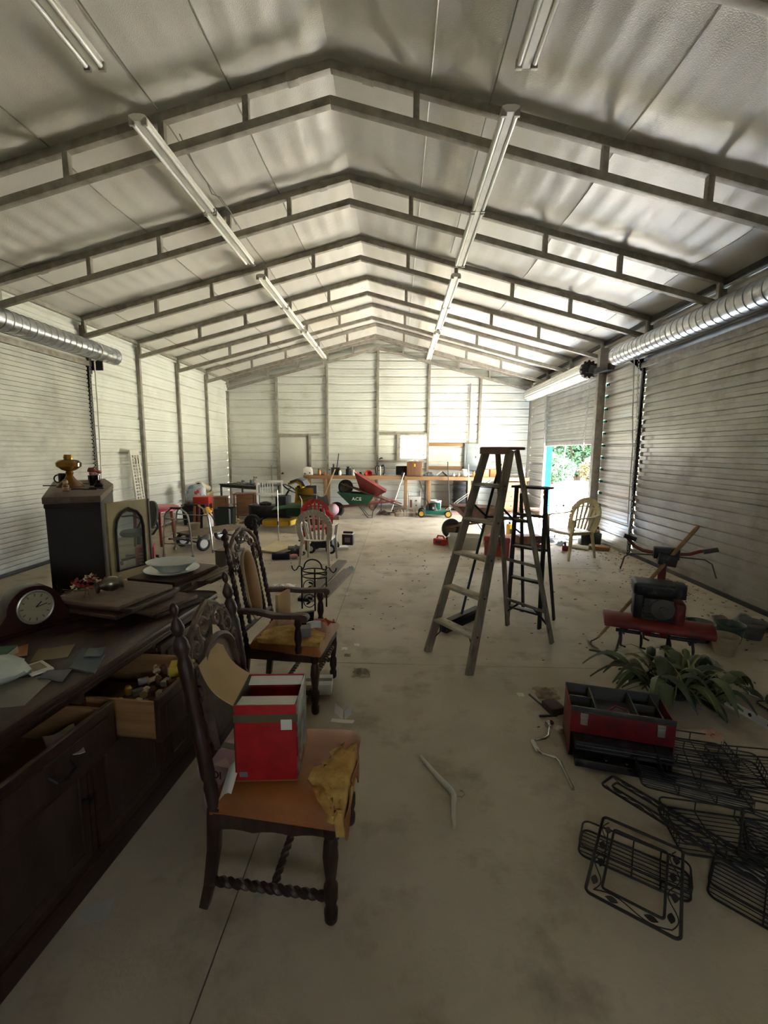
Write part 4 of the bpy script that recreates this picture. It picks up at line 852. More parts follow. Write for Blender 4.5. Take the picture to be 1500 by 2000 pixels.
# ------------------------------------------------------------------ hutch with open glass door
ht = thing('hutch', 'tall dark hutch with arched glass door ajar, knick-knacks on top', 'cabinet', (0, 0, 0))
HP = [(-2.33, 2.81), (-2.05, 2.98), (-2.63, 4.01), (-3.16, 4.69), (-3.38, 4.24)]
cx = sum(p[0] for p in HP)/5; cyy = sum(p[1] for p in HP)/5
ins = lambda f: [(cx+(x-cx)*f, cyy+(y-cyy)*f) for x, y in HP]
M_hut = wood('black_brown_wood', '#241612', '#1b100c', 0.65, 2)
MB().prism(ins(0.96), 0.0, 1.30).build('body', M_hut, ht, bevel=0.006)
MB().prism(ins(0.98), 1.30, 1.335).build('moulding', M_hut, ht, bevel=0.01)
MB().prism(ins(1.0), 1.335, 1.38).build('top', M_leafw, ht, bevel=0.006)
MB().prism(ins(0.985), 0.0, 0.10).build('plinth', M_hut, ht, bevel=0.006)
hinge = Vector((-2.035, 3.00, 0)); endp = Vector((-1.925, 3.315, 0)); dv = (endp-hinge); W_ = dv.length; dv.normalize(); nv = Vector((dv.y, -dv.x, 0))
RD = Matrix((dv, Vector((0, 0, 1)), nv)).transposed().to_4x4(); z0, z1 = 0.755, 1.325
dr = MB(); n = 20
inn = [(0.055, z0+0.07)]+[(W_-0.05, z0+0.07), (W_-0.05, z1-0.20)]
arch = [(W_-0.05, z1-0.20), (W_-0.065, z1-0.13), (W_-0.10, z1-0.085), (W_/2, z1-0.055), (0.105, z1-0.085), (0.07, z1-0.13), (0.055, z1-0.20)]
inner = [(0.055, z0+0.07), (W_-0.05, z0+0.07)]+arch
outer = [(0, z0), (W_, z0), (W_, z1-0.20), (W_, z1-0.1), (W_, z1), (W_/2, z1), (0, z1), (0, z1-0.1), (0, z1-0.20)]
k = len(inner); vs_ = []
for d in (-0.011, 0.011):
    vs_ += [hinge+(RD @ Vector((x, z, d))) for x, z in outer]; vs_ += [hinge+(RD @ Vector((x, z, d))) for x, z in inner]
fs_ = []
for i in range(k):
    j = (i+1) % k
    fs_ += [(i, j, k+j, k+i), (2*k+j, 2*k+i, 3*k+i, 3*k+j), (i, j, 2*k+j, 2*k+i), (k+i, k+j, 3*k+j, 3*k+i)]
dr.add(vs_, fs_); hd = dr.build('door', mat('cream_gilt_wood', '#9a8c63', 0.5, 0, '#83754f', 6), ht)
MB().tube([hinge+(RD @ Vector((x, z, 0.012))) for x, z in inner], 0.011, 6, closed=True).build('arch_moulding', M_hut, hd)
MB().bar(hinge+(RD @ Vector((W_+0.004, z0, 0))), hinge+(RD @ Vector((W_+0.004, z1, 0))), 0.016, 0.03, (1, 0, 0)).build('edge', M_hut, hd)
m = MB(); kk = len(inner); m.add([hinge+(RD @ Vector((x, z, -0.002))) for x, z in inner]+[hinge+(RD @ Vector((x, z, 0.002))) for x, z in inner], [tuple(range(kk)), tuple(range(2*kk-1, kk-1, -1))]); m.build('pane', mat('cabinet_glass', '#7d867b', 0.06, 0, alpha=0.45, spec=0.7), hd, smooth=0)
# knick-knacks
HT = 1.381
M_amber = mat('amber_glass', '#9c6b16', 0.12, 0, '#7a4d0e', 4, spec=0.8, trans=0.35)
lp = thing('oil_lamp', 'amber glass oil lamp without chimney on the hutch', 'lamp', (-2.74, 3.62, HT)); lp.scale = (1.15, 1.15, 1.15)
MB().lathe([(0, 0), (0.085, 0), (0.088, 0.008), (0.06, 0.035), (0.035, 0.06), (0.02, 0.085), (0.026, 0.105), (0.02, 0.115)], 24).build('foot', M_amber, lp)
MB().lathe([(0.02, 0.115), (0.045, 0.125), (0.078, 0.15), (0.080, 0.175), (0.06, 0.195), (0.03, 0.20), (0, 0.20)], 24).build('font', M_amber, lp)
MB().lathe([(0.028, 0.20), (0.03, 0.215), (0.024, 0.235), (0, 0.235)], 16).build('collar', mat('brass', '#a8823f', 0.3, 0.9), lp)
M_mug = mat('black_glaze', '#191615', 0.2)
def mug(loc, rz, lb):
    t = thing('mug', lb, 'mug', loc, rz)
    MB().lathe([(0, 0.004), (0.040, 0), (0.043, 0.004), (0.043, 0.10), (0.039, 0.10), (0.038, 0.01), (0, 0.01)], 20).build('cup', M_mug, t)
    MB().tube([(-0.041, 0, 0.085)]+[(-0.045-0.032*math.sin(a), 0, 0.052+0.034*math.cos(a)) for a in [PI*(0.1+0.8*i/8) for i in range(9)]]+[(-0.041, 0, 0.02)], 0.006, 6).build('handle', M_mug, t)
    return t
mug((-2.975, 3.86, HT), 0.3, 'black mug with its handle toward the roll-up door, on the hutch')
vz = thing('flower_pot', 'small black pot with pink flowers behind the oil lamp', 'flower pot', (-2.66, 3.80, HT))
MB().lathe([(0, 0), (0.035, 0), (0.045, 0.05), (0.045, 0.09), (0.038, 0.09), (0.03, 0.05), (0, 0.05)], 18).build('pot', M_mug, vz)
for i in range(9):
    a = i*0.7*2; MB().ell((0.022*math.cos(a)*(i % 3), 0.02*math.sin(a)*(i % 3), 0.105+0.012*(i % 4)), (0.02, 0.02, 0.016), 8, 6).build('blossom', mat('dusty_pink', '#a5625f', 0.8, 0, '#b98074', 30), vz)
fg = thing('figurine', 'little striped salt-shaker figurine on the near corner of the hutch', 'figurine', (-2.46, 3.20, HT))
MB().lathe([(0, 0), (0.022, 0), (0.024, 0.012), (0.016, 0.02), (0.023, 0.035), (0.022, 0.05), (0.012, 0.056), (0.018, 0.068), (0.016, 0.083), (0.009, 0.09), (0, 0.094)], 14).build('figure', mat('striped_glaze', '#8a5a34', 0.4, 0, '#c9b79c', 26, (0.1, 0.1, 1.2), contrast=(0.48, 0.52)), fg)
fg = thing('figurine', 'dark squat trinket by the flower pot on the hutch', 'trinket', (-2.50, 3.62, HT)); MB().lathe([(0, 0), (0.03, 0), (0.034, 0.02), (0.02, 0.04), (0.012, 0.045), (0.02, 0.055), (0, 0.065)], 14).build('body', M_mug, fg)
tag(put(MB().cyl((-0.07, 0, 0.006), (0.07, 0, 0.006), 0.005, 8).build('pen', M_blackp), (-2.93, 3.66, HT), 0.2), 'dark pen lying by the mug', 'pen')
tag(put(MB().tube([(-0.09, 0, 0.007), (-0.03, 0.01, 0.008), (0.02, -0.012, 0.007), (0.09, 0.006, 0.007)], 0.006, 6).build('bracelet', M_mug), (-2.44, 3.36, HT), 0.15), 'string of dark beads along the hutch front', 'beads')
tag(put(MB().bx(-0.06, 0.06, -0.008, 0.008, 0, 0.012).build('pocket_knife', M_blackp, bevel=0.003), (-2.42, 3.48, HT), 0.0), 'folded pocket knife beside the dark beads', 'knife')
tag(put(MB().bx(-0.09, 0.09, -0.012, 0.012, 0, 0.012).build('pen_case', M_leafd, bevel=0.003), (-2.83, 3.90, HT), 0.3), 'slim brown case between mug and lamp', 'case')
# ------------------------------------------------------------------ floor pieces near the chairs
M_pink = mat('pink_print_card', '#b08a92', 0.6, 0, '#c9a9ae', 8, contrast=(0.45, 0.55))
def carton(name, lb, c, s, rz, m, text=None, z=0.001, tcol=None):
    t = thing(name, lb, 'box', (c[0], c[1], z), rz)
    MB().bx(-s[0]/2, s[0]/2, -s[1]/2, s[1]/2, 0, s[2]).build('box_body', m, t, bevel=0.003)
    MB().bx(-s[0]/2-0.0005, s[0]/2+0.0005, -0.02, 0.02, s[2]-0.001, s[2]+0.0012).build('tape', M_grey, t)
    if text: text_obj('lettering', text, s[2]*0.55, tcol or M_black, t, (0, -s[1]/2-0.001, s[2]/2), (PI/2, 0, 0))
    return t
carton('carton', 'pink printed box on the floor behind the torn chair', (-0.80, 2.02), (0.24, 0.30, 0.10), math.radians(10), M_pink, 'DI')
carton('carton', 'second pink printed box stacked crooked on the first', (-0.815, 2.04), (0.22, 0.28, 0.10), math.radians(-14), M_pink, 'DI', 0.104)
carton('carton', 'flat white shoebox under the armchair', (-0.575, 2.955), (0.25, 0.15, 0.075), math.radians(4), M_paper, 'IO')
pv_ = thing('folded_paper', 'white cut card standing in a V on the floor by the armchair', 'paper', (-0.325, 2.60, 0), math.radians(-12))
MB().surf(lambda u, v: (lerp(-0.075, 0.075, u), -0.035+0.035*v, 0.003+0.012*u*u), 5, 2, 0.002).build('base_strip', M_paper, pv_)
MB().surf(lambda u, v: (-0.005-0.055*v*1.0-0.0*u, 0.0+0.012*u, 0.005+0.06*u+0.04*v), 2, 2, 0.002).build('wing', M_paper, pv_); MB().surf(lambda u, v: (0.008+0.045*v, 0.004, 0.005+0.055*u+0.045*v), 2, 2, 0.002).build('wing', M_paper, pv_)
def crumple(name, lb, cat, c, r, m, h=0.03, seed=1):
    q = random.Random(seed); N = [[q.uniform(-1, 1) for _ in range(16)] for _ in range(16)]
    def fn(u, v):
        i, j = int(u*9), int(v*9); return (c[0]+(u-0.5)*2*r*(1+0.15*N[i][j]), c[1]+(v-0.5)*2*r*(1+0.15*N[j][i]), 0.004+h*abs(N[i][j])*math.sin(PI*min(1, u*0.9+0.05))*math.sin(PI*min(1, v*0.9+0.05)))
    return tag(MB().surf(fn, 9, 9, 0.002).build(name, m, smooth=30), lb, cat)
crumple('crumpled_paper', 'crumpled brownish tissue on the floor beyond the folded card', 'paper', (-0.255, 3.21), 0.065, mat('dirty_tissue', '#a3937b', 0.9, 0, '#7c6c57', 18), 0.04, 2)
crumple('paper_scrap', 'torn pale scrap beside the tool box', 'paper', (1.08, 2.98), 0.08, mat('dirty_scrap', '#9c8a75', 0.9, 0, '#7c6c59', 18), 0.03, 3)
crumple('paper_scrap', 'tiny white scrap on the floor left of the tool box', 'paper', (0.89, 2.95), 0.022, M_paper, 0.008, 4)
for i, (x, y) in enumerate(((-0.44, 3.62), (-0.34, 3.70), (-0.40, 3.50))): crumple('paper_scrap', ('white paper bit nearest the armchair front leg', 'white paper bit farther out on the joint side', 'greyish bit between the two white paper bits')[i], 'paper', (x, y), 0.025, M_paper if i < 2 else M_news, 0.01, 6+i)
sheet('envelope', 'white envelope on the floor by the sideboard foot', 'envelope', ((-1.135, 1.33), (-1.035, 1.37), (-1.055, 1.44), (-1.15, 1.40)), 0.0, mat('dull_envelope', '#a8a69e', 0.8), 0.004)
hg = MB().tube([(0.15, 2.27, 0.012), (0.19, 2.19, 0.014), (0.235, 2.11, 0.014), (0.285, 2.03, 0.015), (0.30, 1.985, 0.015), (0.292, 1.93, 0.014), (0.282, 1.86, 0.012), (0.278, 1.80, 0.012)], [0.008, 0.011, 0.013, 0.015, 0.016, 0.014, 0.011, 0.008], 8)
hgt = thing('clothes_hanger', 'off-white plastic clothes hanger lying on the bare floor', 'hanger'); hg.build('arms', mat('off_white_plastic', '#b9b3a2', 0.4), hgt)
MB().tube([(0.305, 1.99, 0.012), (0.34, 1.985, 0.012), (0.355, 2.0, 0.012), (0.35, 2.02, 0.012), (0.335, 2.025, 0.012)], 0.003, 6).build('hook', M_steel, hgt)
mat('dry_leaf', '#4d4235', 0.9)
# ------------------------------------------------------------------ foreground right
M_redp = mat('tool_red_paint', '#74191c', 0.45, 0.1, '#631517', 6, dirt='#3d1a18', dscale=9)
M_blk = mat('black_paint_metal', '#252526', 0.55, 0.2, '#1c1c1d', 6, dirt='#4a4640', dscale=12)
tb = thing('tool_box', 'red and black metal tool box with lower drawers pulled out, lid gone', 'tool box', (1.275, 2.405, 0), math.radians(-14))
w, d, h = 0.26, 0.135, 0.30
for s in (-1, 1): MB().bx(s*w-0.006 if s > 0 else -w, w if s > 0 else -w+0.006, -d, d, 0.02, h-0.02).build('end_panel', M_redp, tb, bevel=0.004)
MB().bx(-w, w, d-0.006, d, 0.02, h).build('back_panel', mat('tray_grey', '#4b4a48', 0.5, 0.2, '#3d3c3a', 8), tb, bevel=0.003)
MB().bx(-w, w, -d, -d+0.008, 0.145, h-0.03).build('front_panel', M_redp, tb, bevel=0.003)
MB().bx(-w, w, -d, d, 0.0, 0.02).build('bottom', M_blk, tb, bevel=0.003)
tr = MB().bx(-w+0.008, w-0.008, -d+0.009, d-0.008, h-0.085, h-0.08)
tr.build('tray', MATS['tray_grey'], tb)
m = MB().bx(-w, w, -d-0.002, -d+0.006, h-0.03, h).build('tray_front', MATS['tray_grey'], tb, bevel=0.002)
for x in (-0.13, 0.08, 0.20): MB().bx(x-0.003, x+0.003, -d+0.008, d-0.008, h-0.08, h-0.006).build('divider', mat('grey_metal_edge', '#5a5854', 0.4, 0.5), tb)
MB().bx(-w+0.008, -0.13, 0.0, 0.005, h-0.08, h-0.01).build('divider', MATS['grey_metal_edge'], tb); MB().bx(0.08, 0.2, 0.0, 0.005, h-0.08, h-0.01).build('divider', MATS['grey_metal_edge'], tb)
for x in (-0.19, 0.19):
    lt = MB().bx(x-0.018, x+0.018, -d-0.012, -d, h-0.10, h-0.055).build('latch', M_zinc, tb, bevel=0.003); MB().bx(x-0.02, x+0.02, -d-0.010, -d, h-0.06, h-0.035).build('latch_plate', M_zinc, lt, bevel=0.002)
MB().bx(-w+0.02, w-0.02, -d-0.055, -d+0.10, 0.085, 0.135).build('drawer', M_blk, tb, bevel=0.004)
MB().bx(-w+0.02, w-0.02, -d-0.07, -d-0.055, 0.085, 0.138).build('drawer_front', M_blk, tb, bevel=0.004)
MB().bx(-w+0.02, w-0.02, -d-0.115, -d+0.10, 0.022, 0.03).bx(-w+0.02, w-0.02, -d-0.12, -d-0.115, 0.022, 0.065).build('drawer', M_blk, tb, bevel=0.002)
for k, zz in enumerate((0.098, 0.120)): MB().tube([(-w+0.03, -d-0.072, zz), (w-0.03, -d-0.072, zz)], 0.004, 6).build('pull_lip', M_dark if k else M_blk, tb)
MB().tube([(-0.05, -0.02, h-0.07), (0.0, 0.02, h-0.05), (0.06, 0.0, h-0.055), (0.04, -0.06, h-0.06)], 0.006, 6).build('cord_in_tray', M_redp, tb)
Mtb = Matrix.Translation(Vector((1.275, 2.405, 0))) @ rotm(0, 0, math.radians(-14))
for i, (x, lb) in enumerate(((-0.08, 'small socket lying in the lowest tool box drawer'), (0.02, 'second small socket in the lowest tool box drawer'))):
    tag(put(MB().lathe([(0.012, 0), (0.013, 0.01), (0.013, 0.028), (0.009, 0.03), (0.008, 0.02), (0, 0.02)], 12).build('socket', M_chrome), Mtb @ Vector((x, -d-0.075, 0.0315)), 0.4), lb, 'socket')
br = thing('hand_brace', 'chromed hand drill brace lying beside the tool box', 'hand brace', (0, 0, 0))
bp_ = [(0.955, 2.545, 0.03), (0.925, 2.47, 0.022), (0.895, 2.445, 0.02), (0.84, 2.43, 0.02), (0.815, 2.415, 0.02), (0.82, 2.345, 0.02), (0.835, 2.31, 0.02), (0.90, 2.285, 0.016), (0.915, 2.25, 0.013), (0.912, 2.15, 0.011), (0.910, 2.06, 0.010)]
MB().tube(bp_, [0.007]*7+[0.008, 0.009, 0.009, 0.010], 8).build('crank', M_chrome, br)
MB().cyl((0.815, 2.42, 0.02), (0.819, 2.345, 0.02), 0.012, 12).build('grip', mat('pale_grip', '#b5b0a2', 0.4), br)
MB().lathe([(0, 0), (0.022, 0.004), (0.03, 0.015), (0.022, 0.028), (0.012, 0.034), (0.012, 0.045), (0, 0.045)], 16, (0.962, 2.585, 0.031), Matrix(((1, 0, 0), (0, 0, -1), (0, 1, 0))).to_4x4()).build('head_knob', M_chrome, br)
tag(put(MB().lathe([(0, 0), (0.018, 0), (0.024, 0.012), (0.018, 0.026), (0.01, 0.03), (0, 0.03)], 14).build('knob', mat('pale_grip', '#b5b0a2', 0.4)), (1.02, 2.55, 0)), 'loose pale knob beside the hand brace', 'knob')
tag(put(MB().bar((0, -0.1, 0.006), (0, 0.1, 0.006), 0.012, 0.010).build('file', M_dark, bevel=0.002), (0.985, 2.86, 0), 0.35), 'thin dark file on the floor by the torn scrap', 'file')
tag(put(MB().bar((-0.06, 0, 0.006), (0.06, 0, 0.006), 0.014, 0.010).build('screwdriver_bit', M_dark, bevel=0.002), (1.0, 2.70, 0), 0.1), 'short dark bar at the tool box end', 'bar')
tag(put(MB().bx(-0.05, 0.05, -0.06, 0.06, 0, 0.05).build('rusty_block', mat('rust_dark', '#4b3a32', 0.8, 0, '#38291f', 12), bevel=0.008), (1.055, 2.77, 0), 0.3), 'rusty block between torn scrap and tool box', 'block')
# ---- tiller
ti = thing('garden_tiller', 'red front-engine garden tiller with bare handlebars', 'tiller', (2.235, 3.70, 0), math.radians(-22))
M_tred = mat('tiller_red', '#742019', 0.55, 0.1, '#611a16', 5, dirt='#4d2a22', dscale=7)
M_eng = mat('engine_grey', '#4a4845', 0.5, 0.5, '#39373a', 10, bump=0.2)
def deck(u, v):
    a = lerp(-0.25, PI+0.25, v); return (lerp(-0.40, 0.40, u), 0.0-0.13*math.cos(a), 0.235+0.075*math.sin(a))
MB().surf(deck, 6, 12, 0.004).build('tine_shield', M_tred, ti)
for s in (-1, 1): MB().prism([(0.13*math.cos(a), 0.075*math.sin(a)) for a in [PI*i/10 for i in range(11)]], -0.004, 0.004, Matrix(((0, 0, 1, 0), (1, 0, 0, 0), (0, 1, 0, 0), (0, 0, 0, 1))), (s*0.40, 0, 0.235)).build('shield_end', M_tred, ti)
m = MB().bx(-0.12, 0.10, -0.11, 0.13, 0.31, 0.50); m.build('engine_block', M_eng, ti, bevel=0.015)
MB().lathe([(0.02, 0), (0.085, 0), (0.09, 0.01), (0.085, 0.025), (0.03, 0.03), (0.028, 0.04), (0, 0.04)], 20, (0.02, -0.10, 0.42), rotm(PI/2, 0, 0)).build('recoil_cover', mat('dull_alloy', '#5a5855', 0.65, 0.4, '#55534f', 12), ti)
MB().bx(-0.20, 0.12, -0.10, 0.14, 0.51, 0.62).build('fuel_tank', M_blk, ti, bevel=0.03, seg=3)
for k in range(5): MB().bx(-0.125, 0.105, -0.118, 0.13, 0.325+0.03*k, 0.333+0.03*k).build('cooling_fin', M_eng, ti)
MB().bx(0.11, 0.19, -0.05, 0.10, 0.50, 0.62).build('air_filter', M_blk, ti, bevel=0.012)
MB().bx(0.10, 0.19, -0.09, 0.10, 0.27, 0.48).build('chain_case', M_tred, ti, bevel=0.03, seg=3)
MB().bx(-0.19, -0.12, -0.09, 0.09, 0.31, 0.52).build('muffler', M_dark, ti, bevel=0.012)
MB().bar((0.02, 0.10, 0.50), (0.06, 0.30, 0.78), 0.06, 0.05).build('column', M_tred, ti, bevel=0.006)
MB().bar((0.0, 0.20, 0.79), (0.14, 0.20, 0.77), 0.09, 0.10).bx(-0.03, 0.17, 0.24, 0.33, 0.77, 0.87).build('control_head', M_blk, ti, bevel=0.012)
for s, e in ((-1, (-0.27, 0.30, 0.95)), (1, (0.43, 0.22, 0.90))):
    c0 = (0.07+s*0.10, 0.28, 0.82); MB().tube([c0, (0.07+s*0.18, 0.30, 0.825), (0.07+s*0.25, 0.29, 0.86), (e[0]-s*0.02, e[1], e[2]-0.005)], 0.015, 8).build('handlebar', M_tred, ti)
    MB().tube([(e[0]-s*0.10, e[1]-0.0, e[2]-0.03), e], 0.02, 8).build('grip', M_blk, ti)
    MB().tube([(0.07+s*0.09, 0.26, 0.80), (0.07+s*0.28, 0.24, 0.80), (0.07+s*0.33, 0.22, 0.77), (0.07+s*0.36, 0.18, 0.66)], 0.006, 6).build('lever', M_dark, ti)
for x in (-0.26, -0.10, 0.10, 0.27):
    for k in range(4):
        a = k*PI/2+x*3; c = Vector((x, 0, 0.15)); dz = Vector((0, math.cos(a), math.sin(a))); dn = Vector((0, -math.sin(a), math.cos(a)))
        MB().tube([c, c+dz*0.09, c+dz*0.125+dn*0.03, c+dz*0.13+dn*0.045+Vector((0.04, 0, 0))], [0.012, 0.011, 0.010, 0.008], 6).build('tine', M_dark, ti)
MB().cyl((-0.30, 0, 0.15), (0.30, 0, 0.15), 0.016, 10).build('axle', M_dark, ti)
for s in (-1, 1): MB().bx(s*0.06-0.03, s*0.06+0.03, -0.02, 0.03, 0.14, 0.32).build('gear_leg', M_tred, ti, bevel=0.01)
MB().tube([(-0.27, -0.10, 0.21), (-0.28, -0.16, 0.14), (-0.30, -0.18, 0.03), (-0.33, -0.20, 0.012)], 0.009, 6).bx(-0.38, -0.30, -0.225, -0.175, 0.0, 0.02).build('side_skid', M_dark, ti)
he = thing('garden_hoe', 'long-handled garden hoe leaning on the tiller handlebars', 'hoe')
p0 = Vector((1.80, 3.80, 0.075)); p1 = Vector((2.615, 3.86, 1.085))
MB().tube([p0, vl(p0, p1, 0.1), vl(p0, p1, 0.5), vl(p0, p1, 0.97), p1], [0.011, 0.014, 0.016, 0.018, 0.013], 10).build('handle', wood('hoe_ash', '#8f6f45', '#775a36', 0.6, 0), he)
MB().tube([p0, p0-Vector((0.03, 0, 0.02)), p0-Vector((0.055, 0.0, 0.03)), p0-Vector((0.06, 0.0, 0.05))], 0.006, 6).build('neck', M_dark, he)
MB().surf(lambda u, v: (1.735+0.05*u, 3.80+lerp(-0.07, 0.07, v), 0.03-0.025*u), 2, 3, 0.003).build('blade', mat('worn_steel_tan', '#8f8371', 0.45, 0.5), he)
# ---- pots
def pot(loc, r, hh, m, lb, extra=None):
    t = thing('plant_pot', lb, 'pot', loc); th = 0.008
    MB().lathe([(0, 0.0), (r*0.72, 0), (r*0.93, hh*0.82), (r, hh*0.83), (r, hh), (r-th, hh), (r*0.9-th, hh*0.8), (r*0.7-th, 0.015), (0, 0.015)], 24).build('pot_body', m, t)
    MB().lathe([(0, hh*0.62), (r*0.82, hh*0.62)], 20).build('soil', mat('dry_soil', '#5f5040', 0.95, 0, '#453a2f', 20), t)
    return t
pot((2.83, 3.70, 0), 0.105, 0.165, mat('beige_clay', '#a3957a', 0.8, 0, '#8e8068', 7), 'beige flared plant pot in front of the green pots')
pot((2.80, 3.98, 0), 0.125, 0.17, mat('green_glaze', '#4d5a3c', 0.4, 0, '#3d4a30', 5), 'large green plant pot behind the beige one')
pot((3.07, 3.97, 0), 0.12, 0.165, mat('dark_green_plastic', '#39483a', 0.45), 'dark green pot nearer the shut door')
pot((3.33, 4.05, 0), 0.11, 0.16, mat('grey_clay', '#6f6a60', 0.85, 0, '#5c574e', 8), 'grey clay pot filled with rubble beside the shut door')
M_rock = mat('grey_stone', '#77716a', 0.9, 0, '#5c564f', 9, bump=0.4)
for i, (x, y, r) in enumerate(((3.45, 4.30, 0.09), (3.56, 4.02, 0.08), (3.25, 4.35, 0.07), (3.60, 4.25, 0.06))):
    q = random.Random(i); o = MB(); N = [q.uniform(0.75, 1.15) for _ in range(200)]; c = [0]
    def rk(u, v): i_ = int(u*8) % 8; j_ = int(v*6); k_ = N[(i_*7+j_) % 200]; return (r*k_*math.sin(PI*v)*math.cos(2*PI*u), r*k_*math.sin(PI*v)*math.sin(2*PI*u), r*0.75-r*0.75*math.cos(PI*v)*k_)
    tag(put(o.surf(rk, 8, 6).build('stone', M_rock), (x, y, 0)), ('biggest grey stone in the heap by the pots', 'grey stone closest to the shut door', 'grey stone behind the green pots', 'smallest grey stone in the heap by the pots')[i], 'stone', 'stones by the pots')
crumple('plastic_wrap', 'crinkled clear wrap at the foot of the tiller', 'plastic wrap', (2.56, 3.52), 0.085, mat('clear_wrap', '#8b8f88', 0.15, spec=0.8), 0.05, 44)
# ---- artificial plant lying on the floor
pn = thing('artificial_plant', 'sprawling artificial plant with drooping green leaves on the floor', 'plant', (1.98, 2.99, 0))
rp = random.Random(21)
M_pl = [mat('plant_leaf_dark', '#29331f', 0.6, 0, '#3a4527', 5), mat('plant_leaf_mid', '#424c2b', 0.6, 0, '#555d36', 5)]; M_frond = mat('plant_frond_tan', '#7c7648', 0.6, 0, '#5d6338', 6)
for i in range(64):
    a = rp.uniform(0, 6.28); L = rp.uniform(0.16, 0.46); hgt = rp.uniform(0.04, 0.22); wd = rp.uniform(0.018, 0.045); dx = Vector((math.cos(a), math.sin(a), 0)); sx = Vector((-dx.y, dx.x, 0)); b0 = Vector((rp.uniform(-0.22, 0.22), rp.uniform(-0.18, 0.18), rp.uniform(0.03, 0.09)))
    def lf(u, v): return b0+dx*L*u+Vector((0, 0, 1))*(hgt*math.sin(PI*min(1, u*0.92))*1.0+0.004)+sx*wd*(v-0.5)*2*math.sin(PI*min(1, 0.05+u*0.95))**0.7*(1 if u > 0.3 else 0.25)+Vector((0, 0, -abs(v-0.5)*0.03))
    MB().surf(lf, 9, 2).build('leaf', M_pl[i % 2], pn)
for i in range(34):
    a = rp.uniform(0, 6.28); L = rp.uniform(0.25, 0.42); hgt = rp.uniform(0.05, 0.24); dx = Vector((math.cos(a), math.sin(a), 0)); sx = Vector((-dx.y, dx.x, 0)); b0 = Vector((rp.uniform(-0.1, 0.1), rp.uniform(-0.1, 0.1), 0.06))
    MB().surf(lambda u, v: b0+dx*L*u+Vector((0, 0, 1))*(hgt*math.sin(PI*min(1, u*0.9)))+sx*0.010*(v-0.5)*2*(1-u*0.8), 8, 1, 0.002).build('frond', M_frond, pn)
m = MB()
for i in range(10):
    a = i*0.63; m.tube([(0, 0, 0.02), (0.05*math.cos(a), 0.05*math.sin(a), 0.10), (0.16*math.cos(a), 0.16*math.sin(a), 0.17)], 0.005, 5)
m.build('stems', M_frond, pn); MB().lathe([(0, 0), (0.07, 0), (0.09, 0.09), (0.08, 0.09), (0.06, 0.02), (0, 0.02)], 16).build('pot_base', M_blk, pn)
iv = thing('ivy_sprig', 'dark lobed ivy sprig trailing past the artificial plant', 'ivy', (2.42, 2.92, 0))
for i, (x, y, s, a) in enumerate(((-0.10, 0.05, 0.09, 0.3), (0.05, 0.0, 0.08, 1.4), (-0.02, -0.11, 0.085, 2.6), (0.13, -0.06, 0.07, 4.0), (-0.18, -0.05, 0.07, 5.1), (0.02, 0.13, 0.065, 2.0))):
    lob = [(0, -0.6), (0.5, -0.5), (1, -0.15), (0.55, 0.05), (0.55, 0.6), (0.15, 0.5), (0, 1), (-0.15, 0.5), (-0.55, 0.6), (-0.55, 0.05), (-1, -0.15), (-0.5, -0.5)]
    MB().prism([(p*s, q*s) for p, q in lob], 0, 0.003, rotm(0.4*math.sin(i), 0.3*math.cos(i*2), a), (x, y, 0.06+0.02*(i % 3))).build('leaf', M_pl[0], iv)
MB().tube([(-0.2, -0.05, 0.02), (-0.05, 0.02, 0.04), (0.06, -0.02, 0.035), (0.2, -0.1, 0.01)], 0.005, 6).build('stem', M_frond, iv)
# ---- wire shelf parts
M_wireb = mat('black_wire', '#232220', 0.5, 0.4)
def rrect(w, h, r, z=0.0, n=5):
    pts = []
    for cx_, cy_, a0 in ((w/2-r, h/2-r, 0), (-w/2+r, h/2-r, PI/2), (-w/2+r, -h/2+r, PI), (w/2-r, -h/2+r, 1.5*PI)):
        for i in range(n+1): a = a0+PI/2*i/n; pts.append((cx_+r*math.cos(a), cy_+r*math.sin(a), z))
    return pts
def wire_shelf(lb, loc, rot, w, h, n, cross=2, lip=0.05, name='wire_shelf'):
    t = thing(name, lb, 'wire shelf', loc, rot=rot, group='black wire shelf pieces')
    MB().tube(rrect(w, h, 0.03), 0.0045, 6, closed=True).build('rim', M_wireb, t)
    if lip: MB().tube(rrect(w, h, 0.03, lip), 0.004, 6, closed=True).build('lip', M_wireb, t)
    for i in range(n):
        y = lerp(-h/2, h/2, (i+1)/(n+1)); e = lip
        pts = ([(-w/2, y, e)] if lip else [])+[(-w/2, y, 0), (w/2, y, 0)]+([(w/2, y, e)] if lip else [])
        MB().tube(pts, 0.0022, 5).build('wire', M_wireb, t)
    for i in range(cross):
        x = lerp(-w/2, w/2, (i+1)/(cross+1)); MB().tube([(x, -h/2, lip), (x, -h/2, -0.003), (x, h/2, -0.003), (x, h/2, lip)], 0.003, 5).build('cross_wire', M_wireb, t)
    return t
